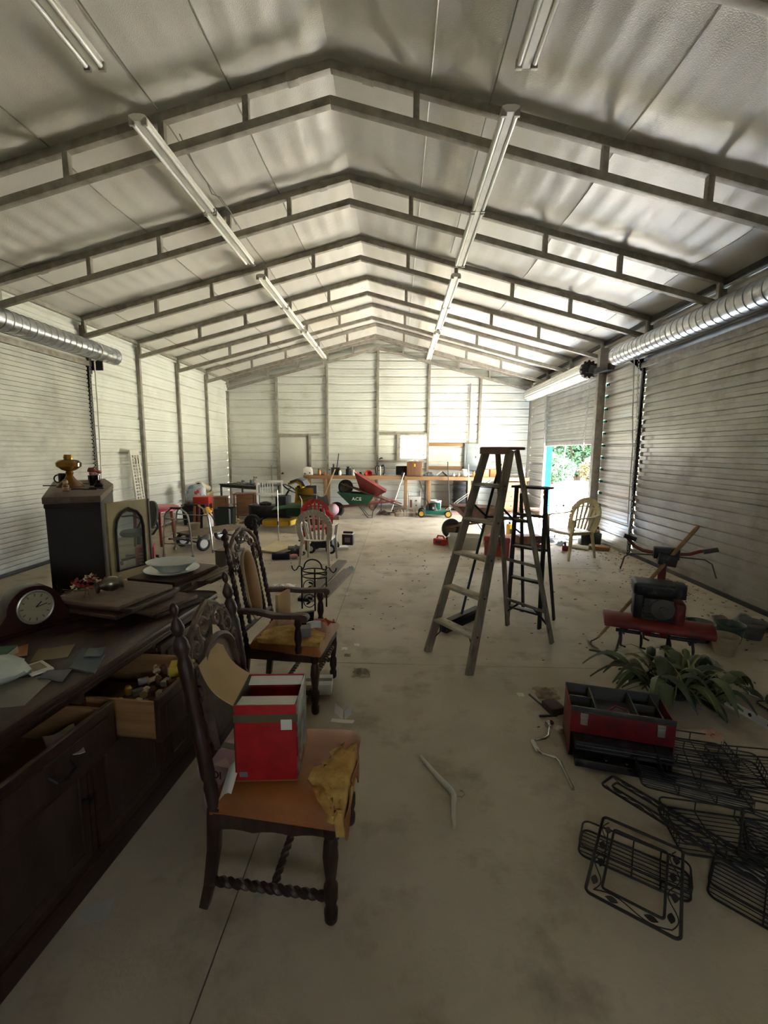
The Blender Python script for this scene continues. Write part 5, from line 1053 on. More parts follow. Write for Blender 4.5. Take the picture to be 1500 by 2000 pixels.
def wire_frame(lb, loc, rot, w, h, b=0.05):
    t = thing('wire_end_frame', lb, 'wire frame', loc, rot=rot, group='black wire shelf pieces')
    MB().tube(rrect(w, h, 0.02), 0.006, 6, closed=True).build('outer_rod', M_wireb, t); MB().tube(rrect(w-2*b, h-2*b, 0.012), 0.005, 6, closed=True).build('inner_rod', M_wireb, t)
    def vine(p0, p1, nrm):
        p0 = Vector(p0); p1 = Vector(p1); n = max(2, int((p1-p0).length/0.09)); m = MB(); pts = []
        for i in range(n*6+1): tt = i/(n*6); pts.append(p0.lerp(p1, tt)+Vector(nrm)*b*0.36*math.sin(tt*n*PI))
        m.tube(pts, 0.0022, 5); m.build('vine', M_wireb, t)
        for i in range(n):
            c = p0.lerp(p1, (i+0.5)/n); ss = Vector((p1-p0)).normalized(); q = Vector(nrm)*(1 if i % 2 else -1)
            MB().surf(lambda u, v: c+ss*0.045*(u-0.5)+q*(0.004+0.5*b*(v-0.5)*math.sin(PI*u)), 6, 2, 0.002).build('leaf', M_wireb, t)
    hw, hh = w/2-b/2, h/2-b/2
    vine((-hw, -hh, 0), (-hw, hh, 0), (1, 0, 0)); vine((hw, -hh, 0), (hw, hh, 0), (1, 0, 0)); vine((-hw, -hh, 0), (hw, -hh, 0), (0, 1, 0))
    return t
wire_frame('leaf-patterned wire end frame lying nearest on the bare floor', (0.966, 1.572, 0.068), (0, 0, math.radians(-33)), 0.30, 0.42)
wire_shelf('wire shelf under the leaf-patterned end frame', (1.00, 1.66, 0.008), (0, 0, math.radians(-30)), 0.40, 0.15, 6, 3, 0.045)
wire_shelf('wire shelf farthest back in the pile, beside the tool box', (1.66, 2.38, 0.012), (0.0, 0, math.radians(-12)), 0.46, 0.24, 9)
wire_shelf('wire shelf lying across the middle of the pile', (1.50, 1.80, 0.012), (0.0, 0, math.radians(-9)), 0.50, 0.26, 9)
wire_shelf('wire shelf tilted on top of the pile under the pink flower', (1.62, 2.12, 0.085), (math.radians(9), 0, math.radians(-16)), 0.48, 0.26, 10)
wire_shelf('wire shelf at the bottom corner of the pile', (1.47, 1.44, 0.012), (0, 0, math.radians(-42)), 0.50, 0.20, 8)
wire_shelf('wire shelf leaning over the middle one', (1.44, 1.99, 0.10), (math.radians(-12), 0, math.radians(-20)), 0.44, 0.24, 9, 2, 0.04)
wire_shelf('wire shelf at the far side reaching out of view', (2.02, 2.22, 0.012), (0, 0, math.radians(-6)), 0.55, 0.26, 8)
wire_shelf('wire shelf stacked near the right edge of view', (1.78, 1.68, 0.012), (0, 0, math.radians(-30)), 0.50, 0.26, 10)
wire_shelf('wire shelf overlapping at the right edge of view', (1.66, 1.55, 0.095), (math.radians(8), 0, math.radians(-40)), 0.50, 0.22, 10)
wire_shelf('small wire shelf beside the ivy sprig', (2.62, 2.78, 0.012), (0, 0, math.radians(4)), 0.40, 0.15, 7)
wire_frame('long wire end frame slanting from the tool box under the pile', (1.275, 1.79, 0.075), (0, math.radians(4), math.radians(38)), 0.12, 0.66, 0.035)
pkf = thing('pink_flower', 'pale pink artificial flower lying on the wire pile', 'flower', (1.74, 2.28, 0.165), 0.4)
for i in range(8):
    a = i*PI/4; MB().surf(lambda u, v: ((0.01+0.045*u)*math.cos(a)-0.016*(v-0.5)*2*math.sin(PI*(0.2+0.7*u))*math.sin(a), (0.01+0.045*u)*math.sin(a)+0.016*(v-0.5)*2*math.sin(PI*(0.2+0.7*u))*math.cos(a), 0.012+0.02*u*(1-u)*2+0.01*(i % 2)), 4, 2, 0.002).build('petal', mat('pale_pink', '#b58b7b', 0.7), pkf)
MB().ell((0, 0, 0.012), (0.012, 0.012, 0.01), 8, 6).build('centre', M_redp, pkf)
wbx = thing('boxed_board', 'long white boxed board at the right edge beyond the wire pile', 'board', (2.42, 2.70, 0), math.radians(14))
MB().bx(-0.10, 0.10, -0.24, 0.24, 0, 0.05).build('board_body', mat('beige_card', '#9c8f7e', 0.8, 0, '#8d8070', 5), wbx, bevel=0.004); MB().bx(-0.105, -0.10, -0.24, 0.24, 0, 0.055).build('edge', M_paper, wbx)
for k in range(4): MB().cyl((-0.106, -0.18+0.12*k, 0.028), (-0.1045, -0.18+0.12*k, 0.028), 0.012, 10).build('hole_shade', M_dark, wbx)  # dark discs on the edge stand for the shade inside holes
# ------------------------------------------------------------------ ladders and the middle right
M_ladw = wood('weathered_ladder', '#8f8573', '#756b5b', 0.75, 2, dirt='#4c453b')
M_lads = wood('weathered_step', '#b5aa98', '#95896f', 0.8, 0, dirt='#5f574b')
M_rcap = mat('worn_red_cap', '#8a4a3c', 0.6, 0, '#6d5a4c', 9)
ld = thing('step_ladder', 'tall weathered wooden step ladder standing open in mid floor', 'ladder', (0.84, 3.71, 0), math.radians(-53.5))
H_ = 1.72
def fr(x, z): return Vector((x*lerp(0.245, 0.125, z/H_), lerp(-0.52, -0.02, z/H_), z))
def rr(x, z): return Vector((x*lerp(0.25, 0.10, z/H_), lerp(0.52, 0.09, z/H_), z))
for s in (-1, 1):
    MB().bar(fr(s, 0.005), fr(s, H_), 0.026, 0.078, (0, 1, 0)).build('front_rail', M_ladw, ld, bevel=0.004)
    MB().bar(rr(s, 0.005), rr(s, H_), 0.024, 0.045, (0, 1, 0)).build('rear_rail', M_ladw, ld, bevel=0.004)
    a = fr(s, 1.28); b = rr(s, 1.12); mid = (a+b)/2+Vector((0, 0, -0.06))
    MB().bar(a, mid, 0.006, 0.018).bar(mid, b, 0.006, 0.018).build('spreader', M_dark, ld)
    MB().bar(fr(s, 0.28)+Vector((-s*0.012, 0, 0)), fr(s*0.35, 0.29)+Vector((0, 0.02, 0)), 0.006, 0.02).build('brace', M_dark, ld)
    MB().tube([fr(s, 0.12)+Vector((0, 0.03, 0)), fr(s*0.5, 0.28)+Vector((0, 0.03, 0))], 0.006, 6).build('step_brace', M_dark, ld)
for k in range(1, 6):
    z = H_*k/6; p = fr(0, z); w = lerp(0.245, 0.125, z/H_)*2-0.02
    st = MB().box((0, p.y, z), (w, 0.095, 0.022)).build('step', M_lads, ld, bevel=0.004)
    MB().tube([(-w/2, p.y+0.01, z-0.022), (w/2, p.y+0.01, z-0.022)], 0.004, 6).build('tie_rod', M_dark, st)
MB().box((0, 0.035, H_+0.012), (0.30, 0.20, 0.024)).build('top_cap', M_rcap, ld, bevel=0.004)
MB().box((0, -0.068, H_-0.008), (0.30, 0.016, 0.055)).build('cap_apron', M_rcap, ld, bevel=0.003)
for z in (0.30, 0.72, 1.12): MB().bar(rr(-1, z), rr(1, z), 0.012, 0.028).build('rear_rung', M_ladw, ld, bevel=0.002)
MB().bar(rr(-1, 0.16), rr(-0.3, 0.30), 0.01, 0.018).build('rear_brace', M_dark, ld); MB().bar(rr(1, 0.16), rr(0.4, 0.30), 0.01, 0.018).build('rear_brace', M_dark, ld)
for s in (-1, 1):
    for k in range(1, 6):
        p = fr(s, H_*k/6); MB().cyl(p+Vector((s*0.010, 0, 0)), p+Vector((s*0.017, 0, 0)), 0.009, 8).build('bolt', M_dark, ld)
M_bl = mat('black_stained_wood', '#2f2c28', 0.6, 0, '#232120', 8)
l2 = thing('step_ladder', 'shorter dark step ladder behind the tall wooden one', 'ladder', (1.27, 4.26, 0), math.radians(-43))
def f2(x, z): return Vector((x*lerp(0.17, 0.15, z/1.36), lerp(0.0, 0.02, z/1.36), z))
for s in (-1, 1):
    MB().bar(f2(s, 0.004), f2(s, 1.36), 0.022, 0.055, (0, 1, 0)).build('front_rail', M_bl, l2, bevel=0.004)
    MB().bar((s*0.17, 0.33, 0.004), (s*0.12, 0.06, 1.30), 0.02, 0.036, (0, 1, 0)).build('rear_rail', M_bl, l2, bevel=0.003)
    MB().bar((s*0.15, 0.02, 0.95), (s*0.13, 0.14, 0.88), 0.005, 0.016).build('spreader', M_dark, l2)
for z in (0.15, 0.46, 0.78, 1.10): MB().box((0, 0.012, z), (0.31, 0.075, 0.02)).build('step', M_bl, l2, bevel=0.003)
MB().box((0, 0.045, 1.37), (0.36, 0.16, 0.022)).build('top_cap', M_bl, l2, bevel=0.003)
MB().bar((-0.15, 0.16, 0.75), (0.15, 0.16, 0.75), 0.016, 0.024).build('rear_rung', M_bl, l2)
bm_ = thing('push_broom', 'push broom with dark head propped inside the wooden ladder', 'broom')
hd0 = Vector((0.45, 4.02, 0)); hd1 = Vector((0.86, 4.47, 0)); mid = (hd0+hd1)/2
MB().bar(hd0+Vector((0, 0, 0.085)), hd1+Vector((0, 0, 0.085)), 0.07, 0.04).build('head', mat('broom_head', '#3a342d', 0.7), bm_, bevel=0.006)
MB().bar(hd0+Vector((0, 0, 0.034)), hd1+Vector((0, 0, 0.034)), 0.085, 0.066).build('bristles', mat('broom_bristle', '#2a2725', 0.95, 0, '#3a3632', 60, (8, 8, 0.5), bump=0.8), bm_)
MB().tube([mid+Vector((0, 0, 0.10)), (0.855, 3.985, 1.36), (0.895, 3.90, 1.60)], 0.013, 10).build('handle', mat('teal_handle', '#2c3f42', 0.5), bm_)
# ---- red box, bin, gas can, buckets
rbx = thing('cooler_box', 'faded red square chest on the floor behind the ladder', 'chest', (1.70, 7.28, 0), math.radians(-25))
M_brick = mat('faded_red_plastic', '#a5443c', 0.6, 0, '#92392f', 5, dirt='#7a3128', dscale=6)
MB().box((0, 0, 0.12), (0.40, 0.30, 0.24), taper=1.04).build('tub', M_brick, rbx, bevel=0.02, seg=3); MB().bx(-0.215, 0.215, -0.165, 0.165, 0.242, 0.33).build('lid', M_brick, rbx, bevel=0.025, seg=3)
MB().bx(0.05, 0.12, -0.172, -0.158, 0.19, 0.28).build('latch', M_blackp, rbx, bevel=0.004); MB().tube([(-0.10, -0.03, 0.332), (-0.08, -0.03, 0.35), (0.08, -0.03, 0.35), (0.10, -0.03, 0.332)], 0.009, 6).build('handle', M_blackp, rbx)
def tub(name, lb, cat, loc, rz, w, d, h, m, t=0.006):
    o = thing(name, lb, cat, loc, rz); a, b = w/2, d/2; f = 0.86
    vs_ = []; 
    for (k, z) in ((f, 0), (1, h), ): vs_ += [(-a*k, -b*k, z), (a*k, -b*k, z), (a*k, b*k, z), (-a*k, b*k, z)]
    for (k, z) in ((1, h), (f, t)): vs_ += [(-a*k+t, -b*k+t, z), (a*k-t, -b*k+t, z), (a*k-t, b*k-t, z), (-a*k+t, b*k-t, z)]
    fs_ = [(3, 2, 1, 0), (12, 13, 14, 15)]
    for r_ in range(3):
        for i in range(4): fs_.append((r_*4+i, r_*4+(i+1) % 4, r_*4+4+(i+1) % 4, r_*4+4+i))
    MB().add(vs_, fs_).build('shell', m, o)
    MB().tube([(-a, -b, h), (a, -b, h), (a, b, h), (-a, b, h)], 0.010, 6, closed=True).build('rim', m, o)
    return o
M_milk = mat('milky_white_plastic', '#c9c6bb', 0.4, 0, '#b9b5a8', 5)
tub('storage_bin', 'translucent white storage bin left of the red chest', 'bin', (1.20, 7.80, 0), math.radians(-12), 0.55, 0.38, 0.22, M_milk)
gc = thing('gas_can', 'small red fuel can on the floor at the bin corner', 'fuel can', (0.82, 8.03, 0), math.radians(-35))
M_gas = mat('bright_red_plastic', '#c42a28', 0.4, 0, '#a82220', 6)
MB().bx(-0.13, 0.13, -0.085, 0.085, 0, 0.12).build('tank', M_gas, gc, bevel=0.03, seg=3); MB().tube([(-0.09, 0, 0.115), (-0.07, 0, 0.165), (0.04, 0, 0.165), (0.07, 0, 0.115)], 0.016, 8).build('handle', M_gas, gc); MB().cyl((0.10, 0.02, 0.11), (0.12, 0.02, 0.16), 0.022, 10).build('cap', M_blackp, gc); MB().bx(-0.07, 0.05, -0.09, -0.084, 0.03, 0.09).build('black_patch', M_blackp, gc)
def bucket(lb, loc, r, h, m, name='bucket'):
    t = thing(name, lb, 'bucket', loc); MB().lathe([(0, 0), (r*0.86, 0), (r, h), (r+0.008, h), (r+0.008, h-0.03), (r*0.995, h-0.03), (r-0.008, h-0.002), (r*0.84, 0.01), (0, 0.01)], 26).build('pail', m, t)
    MB().tube([(r*math.cos(a), -0.02-0.10*math.sin(a), h-0.03-r*0.5*math.sin(a)) for a in [PI*i/12 for i in range(13)]], 0.003, 5).build('bail', M_zinc, t)
    return t
bucket('tall dirty white bucket behind the red chest', (1.73, 8.17, 0), 0.145, 0.36, mat('dirty_pail', '#bdb6a2', 0.5, 0, '#a39a84', 5))
jg = thing('jug', 'yellow oil jug between the ladder rails', 'jug', (2.31, 8.95, 0.0), 0.4)
MB().bx(-0.07, 0.07, -0.05, 0.05, 0, 0.26).build('bottle', mat('yellow_plastic', '#d0a91c', 0.4), jg, bevel=0.02, seg=3); MB().cyl((-0.02, 0, 0.26), (-0.02, 0, 0.30), 0.02, 10).build('cap', M_blackp, jg); MB().bx(-0.05, 0.05, -0.052, -0.049, 0.06, 0.16).build('label_patch', M_blackp, jg)
# ---- wheelbarrows
def wheelbarrow(lb, loc, rz, m, rot=None, text=None, mh=None):
    t = thing('wheelbarrow', lb, 'wheelbarrow', loc, rz, rot=rot, group='wheelbarrows')
    mh = mh or wood('barrow_handle', '#6d4f38', '#56402d', 0.7, 0)
    def loop(x0, x1, w0, w1, z0, z1): return [(x0, -w0, z0), (x1, -w1, z1), (x1, w1, z1), (x0, w0, z0)]
    o1 = loop(-0.24, 0.20, 0.19, 0.15, 0.33, 0.33); o2 = loop(-0.42, 0.52, 0.32, 0.26, 0.60, 0.66)
    i2 = [(x*0.985, y*0.975, z) for x, y, z in o2]; i1 = [(x*0.97, y*0.96, z+0.006) for x, y, z in o1]
    vs_ = o1+o2+i2+i1; fs_ = [(3, 2, 1, 0), (12, 13, 14, 15)]
    for r_ in range(3):
        for i in range(4): fs_.append((r_*4+i, r_*4+(i+1) % 4, r_*4+4+(i+1) % 4, r_*4+4+i))
    MB().add(vs_, fs_).build('tray', m, t, bevel=0.02, seg=2, smooth=50)
    MB().tube(o2, 0.010, 6, closed=True).build('rim', m, t)
    for s in (-1, 1):
        MB().bar((0.70, s*0.06, 0.235), (-0.95, s*0.29, 0.46), 0.035, 0.04).build('handle', mh, t, bevel=0.004)
        MB().tube([(-0.02, s*0.17, 0.32), (-0.25, s*0.20, 0.02), (-0.36, s*0.21, 0.02), (-0.40, s*0.22, 0.36)], 0.011, 6).build('leg', M_dark, t)
        MB().bar((0.60, s*0.075, 0.26), (0.54, s*0.05, 0.19), 0.012, 0.03).build('axle_bracket', M_dark, t)
    w_ = MB().torus((0.56, 0, 0.20), 0.145, 0.052, 28, 10, rotm(PI/2, 0, 0)).build('wheel', M_black, t); MB().cyl((0.56, -0.035, 0.20), (0.56, 0.035, 0.20), 0.10, 16).build('hub', mh if text is None else M_dark, w_)
    MB().cyl((0.56, -0.09, 0.20), (0.56, 0.09, 0.20), 0.010, 8).build('axle', M_dark, t)
    MB().tube([(-0.25, -0.20, 0.02), (-0.25, 0.20, 0.02)], 0.009, 6).build('leg_brace', M_dark, t)
    if text:
        nm = (Vector((-0.24, 0.19, 0.33))-Vector((-0.42, 0.32, 0.60))).cross(Vector((1, 0, 0)))
        text_obj('lettering', text, 0.13, M_paper, t, (0.03, 0.262, 0.50), (math.radians(116), 0, PI), 0.006)
    return t
M_rust = mat('rusty_tray', '#7a5a4a', 0.75, 0.2, '#5f4c44', 6, dirt='#9c7c68', dscale=4)
wheelbarrow('rust-brown wheelbarrow behind the white bin and ladder', (1.62, 8.80, 0), math.radians(193), M_rust)
wheelbarrow('green wheelbarrow lettered ACE in front of the workbench', (-1.00, 11.30, 0), math.radians(182), mat('barrow_green', '#1f5238', 0.45, 0.1, '#18432d', 5), text='ACE', mh=mat('barrow_red_frame', '#6b2f2b', 0.6))
wheelbarrow('red wheelbarrow tipped up on top of the green one', (-0.93, 11.40, 0.34), 0, mat('barrow_red', '#8b3f3a', 0.5, 0.1, '#793431', 5), rot=(0, math.radians(-27), PI))
# ---- plastic chairs
def plastic_chair(lb, loc, rz, m, sc=1.0, slats=5):
    t = thing('plastic_chair', lb, 'chair', loc, rz); t.scale = (sc, sc, sc)
    MB().surf(lambda u, v: (lerp(-0.21, 0.24, u), lerp(-1, 1, v)*lerp(0.19, 0.235, u), 0.405+0.018*u-0.018*math.sin(PI*v)-0.03*max(0, u-0.9)/0.1), 10, 10, 0.012).build('seat', m, t, smooth=60)
    bxf = lambda z: -0.20-0.13*(z-0.40)/0.45
    A = [(-0.215, 0.40), (-0.245, 0.55)]+[(-0.25*math.cos(a), 0.62+0.235*math.sin(a)) for a in [PI*i/14 for i in range(15)]]+[(0.245, 0.55), (0.215, 0.40)]
    m1 = MB()
    for p, q in zip(A, A[1:]): m1.bar((bxf(p[1]), p[0], p[1]), (bxf(q[1]), q[0], q[1]), 0.085, 0.014, (1, 0, 0))
    m1.build('back_arch', m, t)
    for i in range(slats):
        y = lerp(-0.14, 0.14, i/(slats-1)); zt = 0.62+0.235*math.sqrt(max(0, 1-(y*1.25/0.25)**2))-0.01
        MB().bar((bxf(0.41), y*0.85, 0.41), (bxf(zt), y*1.2, zt), 0.040, 0.011, (1, 0, 0)).build('slat', m, t, bevel=0.003)
    MB().tube([(bxf(0.74)+0.004, -0.19, 0.735), (bxf(0.76), 0, 0.765), (bxf(0.74)+0.004, 0.19, 0.735)], 0.012, 6).build('back_rib', m, t)
    for s in (-1, 1):
        P = [(bxf(0.66), s*0.25, 0.66), (-0.12, s*0.275, 0.635), (0.05, s*0.285, 0.63), (0.17, s*0.28, 0.625), (0.215, s*0.268, 0.60)]
        m2 = MB()
        for p, q in zip(P, P[1:]): m2.bar(p, q, 0.055, 0.014)
        m2.build('arm', m, t, bevel=0.003)
        MB().bar((0.215, s*0.262, 0.61), (0.225, s*0.232, 0.40), 0.045, 0.022, (1, 0, 0)).build('arm_support', m, t, bevel=0.003)
        MB().bar((0.222, s*0.225, 0.41), (0.265, s*0.245, 0.003), 0.055, 0.028, (1, 0, 0), 0.032, 0.018).build('leg', m, t, bevel=0.003)
        MB().bar((-0.20, s*0.205, 0.41), (-0.27, s*0.235, 0.003), 0.055, 0.028, (1, 0, 0), 0.032, 0.018).build('leg', m, t, bevel=0.003)
        MB().bar((-0.2, s*0.205, 0.385), (0.22, s*0.225, 0.39), 0.012, 0.04).build('side_skirt', m, t)
    MB().bar((0.235, -0.225, 0.392), (0.235, 0.225, 0.392), 0.012, 0.035).build('front_skirt', m, t)
    return t
plastic_chair('beige plastic armchair by the half-raised door', (2.86, 7.25, 0), math.radians(205), mat('beige_resin', '#c2b58a', 0.45, 0, '#b0a378', 4), 1.08)
plastic_chair('white plastic armchair seen from behind, by the armchair side', (-1.20, 6.62, 0), math.radians(86), mat('greyed_white_resin', '#c4bcaa', 0.5, 0, '#b3ab99', 4), 0.95)
plastic_chair('red plastic armchair partly hidden behind the white one', (-1.42, 7.72, 0), math.radians(-72), mat('red_resin', '#c1201f', 0.4, 0, '#a81b1a', 4), 0.92)
# ---- by the half-raised door
wc = thing('windsor_chair', 'small brown spindle-back chair behind the ladders', 'chair', (3.05, 10.0, 0), math.radians(160))
M_brn = wood('brown_chair_wood', '#7a4f38', '#63402d', 0.5, 2)
MB().prism([(-0.18, -0.19), (0.19, -0.21), (0.21, 0), (0.19, 0.21), (-0.18, 0.19)], 0.42, 0.45).build('seat', M_brn, wc, bevel=0.008)
for sx_ in (-1, 1):
    for sy_ in (-1, 1): MB().lathe([(0.012, 0), (0.018, 0.1), (0.012, 0.2), (0.02, 0.3), (0.014, 0.42)], 8, (sx_*0.17, sy_*0.17, 0)).build('leg', M_brn, wc)
for i in range(5): MB().cyl((-0.16, -0.14+0.07*i, 0.45), (-0.22, -0.16+0.08*i, 0.82), 0.009, 6).build('spindle', M_brn, wc)
MB().bar((-0.225, -0.21, 0.84), (-0.225, 0.21, 0.84), 0.02, 0.07).build('crest_rail', M_brn, wc, bevel=0.005)
tp = MB(); rt = random.Random(8); TN = [[rt.uniform(0, 1) for _ in range(40)] for _ in range(40)]
tarp = tp.surf(lambda u, v: (lerp(2.2, 3.62, u)+0.12*math.sin(v*6), lerp(9.0, 12.1, v)+0.1*math.sin(u*7), 0.004+0.035*TN[int(u*20)][int(v*34)]*math.sin(PI*u)**0.3), 20, 34, 0.002).build('tarp', mat('pale_blue_tarp', '#8fa6c4', 0.4, 0, '#a5bad2', 4))
tag(tarp, 'crumpled pale blue tarp spread inside the half-raised door', 'tarp')
lg = thing('timber_plank', 'dark rusty plank lying behind the ladder feet', 'plank', (2.35, 8.05, 0.0), math.radians(-18)); MB().bx(-0.42, 0.42, -0.09, 0.09, 0, 0.05).build('plank_body', mat('rust_plank', '#5b4036', 0.8, 0, '#46332b', 6), lg, bevel=0.006)
lg = thing('timber_block', 'short brown block stacked on the dark plank', 'block', (2.42, 8.10, 0.051), math.radians(10)); MB().bx(-0.22, 0.22, -0.12, 0.12, 0, 0.14).build('block_body', mat('brown_block', '#6e5140', 0.8, 0, '#543d30', 7), lg, bevel=0.01)
cr = thing('tool_caddy', 'black plastic tool caddy against the wall beside the beige chair', 'caddy', (3.62, 8.28, 0), math.radians(-8))
MB().box((0, 0, 0.115), (0.34, 0.24, 0.23), taper=1.06).build('caddy_body', M_blackp, cr, bevel=0.012)
for i in range(5): MB().bx(-0.16+0.025*i, -0.15+0.025*i, -0.10, 0.06, 0.232, 0.25).build('rib', M_grey, cr)
MB().tube([(0.02, 0.0, 0.232), (0.06, 0.0, 0.31), (0.13, 0, 0.32), (0.16, 0, 0.235)], 0.018, 8).build('coil', M_blackp, cr); MB().ell((0.09, -0.04, 0.265), (0.06, 0.045, 0.04), 12, 8).build('rag', mat('dirty_rag', '#a89a88', 0.9), cr)
tag(put(MB().bx(-0.17, 0.17, -0.11, 0.11, 0, 0.07).build('wood_offcut', wood('offcut', '#8d6a45', '#755637', 0.7, 0), bevel=0.006), (3.60, 7.82, 0), math.radians(-30)), 'thick wood offcut in front of the black tool caddy', 'wood block')
for i, (x, y, lb) in enumerate(((2.58, 7.78, 'small red power tool under the beige chair front'), (2.98, 7.72, 'dark red power tool behind the beige chair leg'))):
    t = thing('power_tool', lb, 'power tool', (x, y, 0), 0.7*i+0.3); MB().bx(-0.09, 0.07, -0.05, 0.05, 0, 0.10).build('motor_body', M_tred, t, bevel=0.02); MB().cyl((0.06, 0, 0.06), (0.15, 0, 0.06), 0.02, 10).build('chuck', M_dark, t); MB().bar((-0.06, 0, 0.09), (-0.10, 0, 0.16), 0.03, 0.035).build('grip', M_blackp, t, bevel=0.006)
tag(put(MB().cyl((-0.18, 0, 0.035), (0.18, 0, 0.035), 0.035, 14).build('paper_roll', M_paper), (3.25, 7.85, 0), -0.7), 'white paper roll behind the beige chair', 'roll')
for i, (x, y) in enumerate(((2.75, 8.25), (2.95, 8.45), (2.6, 8.4), (3.05, 8.15))): crumple('plastic_scrap', ('blue-white scrap on the tarp edge nearest the ladder', 'blue-white scrap in the middle of the tarp edge', 'blue-white scrap against the dark plank', 'blue-white scrap nearest the beige chair')[i], 'scrap', (x, y), 0.09, mat('blue_white_scrap', '#a9b6c6', 0.5, 0, '#c9cfd6', 9), 0.09, 60+i)['group'] = 'scraps on the tarp'
for i, (x, y, lb) in enumerate(((3.18, 8.85, 'thin steel stand with a crossbar, left of the beige chair back'), (3.45, 8.75, 'thin steel stand behind the beige chair'))):
    t = thing('steel_stand', lb, 'stand', (x, y, 0), 0.2); MB().cyl((0, 0, 0.0), (0, 0, 0.66), 0.010, 8).build('rod', M_dark, t); MB().bar((-0.22, 0, 0.66), (0.14, 0, 0.66), 0.016, 0.016).build('crossbar', M_dark, t); MB().ell((0.15, 0, 0.66), (0.022, 0.022, 0.022), 8, 6).build('knob', M_dark, t); MB().bx(-0.10, 0.10, -0.10, 0.10, 0, 0.01).build('base_plate', M_dark, t)
# ------------------------------------------------------------------ the middle left
M_alu = mat('aluminium_tube', '#b5b3ac', 0.25, 0.9)
wk = thing('walker', 'folding aluminium walker with dark grips', 'walker', (0, 0, 0))
for (a, b) in (((-3.70, 6.77, 0), (-3.20, 6.70, 0)), ((-3.78, 7.28, 0), (-3.06, 7.12, 0))):
    a = Vector(a); b = Vector(b); m = MB(); up = Vector((0, 0, 1))
    aa = a.lerp(b, 0.10)+up*0.72; bb = a.lerp(b, 0.90)+up*0.72
    pts = [a+up*0.03, a.lerp(b, 0.04)+up*0.40, aa-up*0.06, aa+(b-a)*0.06, a.lerp(b, 0.35)+up*0.79, a.lerp(b, 0.65)+up*0.79, bb-(b-a)*0.06, bb-up*0.06, a.lerp(b, 0.96)+up*0.40, b+up*0.03]
    m.tube(pts, 0.0135, 8).build('side_frame', M_alu, wk)
    MB().cyl(a.lerp(b, 0.32)+up*0.79, a.lerp(b, 0.68)+up*0.79, 0.019, 10).build('grip', mat('brown_grip', '#4d3a2c', 0.7), wk)
    for z in (0.22, 0.62): MB().cyl(a.lerp(b, 0.03+z*0.07)+up*z, a.lerp(b, 0.97-z*0.07)+up*z, 0.010, 8).build('crossbar', M_alu, wk)
    for q in (a, b): MB().cyl(q+up*0.001, q+up*0.05, 0.02, 10).build('rubber_tip', M_grey, wk)
MB().cyl((-3.74, 6.79, 0.50), (-3.80, 7.26, 0.50), 0.010, 8).build('brace', M_alu, wk); MB().cyl((-3.72, 6.79, 0.30), (-3.78, 7.26, 0.30), 0.010, 8).build('brace', M_alu, wk)
# red round table
rt_ = thing('round_table', 'round red plastic table by the white shutters', 'table', (-4.36, 7.72, 0), 0.3)
M_rtop = mat('crimson_plastic', '#b02a44', 0.4, 0, '#9f2540', 3); M_rleg = mat('brick_plastic', '#8f4434', 0.5)
MB().lathe([(0, 0.68), (0.40, 0.68), (0.42, 0.67), (0.42, 0.63), (0.41, 0.63), (0.41, 0.66), (0, 0.665)], 40).build('top', M_rtop, rt_)
for k in range(4): a = k*PI/2+0.5; MB().bar((0.30*math.cos(a), 0.30*math.sin(a), 0.665), (0.33*math.cos(a), 0.33*math.sin(a), 0.002), 0.075, 0.05, (1, 0, 0), 0.055, 0.035).build('leg', M_rleg, rt_, bevel=0.006)
rc2 = thing('red_stool', 'red plastic stool behind the round red table', 'stool', (-4.05, 9.05, 0), 0.1); MB().box((0, 0, 0.66), (0.32, 0.30, 0.16)).build('seat_block', mat('red_orange_plastic', '#b5372c', 0.45), rc2, bevel=0.02)
for sx_ in (-1, 1):
    for sy_ in (-1, 1): MB().bar((sx_*0.13, sy_*0.12, 0.60), (sx_*0.16, sy_*0.15, 0.002), 0.05, 0.04, (1, 0, 0)).build('leg', M_rleg, rc2, bevel=0.004)
# office chair
of = thing('office_chair', 'grey office chair with its back turned, in front of the round red table', 'chair', (-3.90, 6.45, 0), math.radians(-125))
M_ofb = mat('olive_grey_fabric', '#5f605a', 0.8, 0, '#50514b', 8); 
MB().lathe([(0, 0), (0.8, 0.0), (1, 0.02), (1, 0.05), (0.85, 0.075), (0, 0.085)], 28, (-0.24, 0, 0.70), rotm(0, PI/2-0.18, 0), 0.21, 0.20).build('backrest', M_ofb, of)
MB().lathe([(0, 0.42), (0.20, 0.42), (0.22, 0.45), (0.20, 0.49), (0, 0.50)], 24, (0.03, 0, 0)).build('seat', M_ofb, of)
MB().tube([(-0.27, 0.0, 0.66), (-0.30, 0, 0.50), (-0.22, 0, 0.40), (-0.05, 0, 0.40)], 0.018, 8).build('back_bar', M_blackp, of); MB().cyl((0, 0, 0.08), (0, 0, 0.42), 0.028, 12).build('gas_lift', M_blackp, of)
for k in range(5):
    a = k*2*PI/5; lg = MB().bar((0, 0, 0.10), (0.26*math.cos(a), 0.26*math.sin(a), 0.075), 0.05, 0.035).build('base_leg', M_blackp, of, bevel=0.005); MB().cyl((0.26*math.cos(a)-0.012, 0.26*math.sin(a), 0.03), (0.26*math.cos(a)+0.012, 0.26*math.sin(a), 0.03), 0.03, 12).build('caster', M_black, lg)
MB().tube([(0.0, -0.24, 0.45), (-0.12, -0.30, 0.46), (-0.20, -0.30, 0.60), (-0.05, -0.29, 0.68), (0.1, -0.28, 0.68)], 0.014, 8).build('armrest', M_blackp, of)
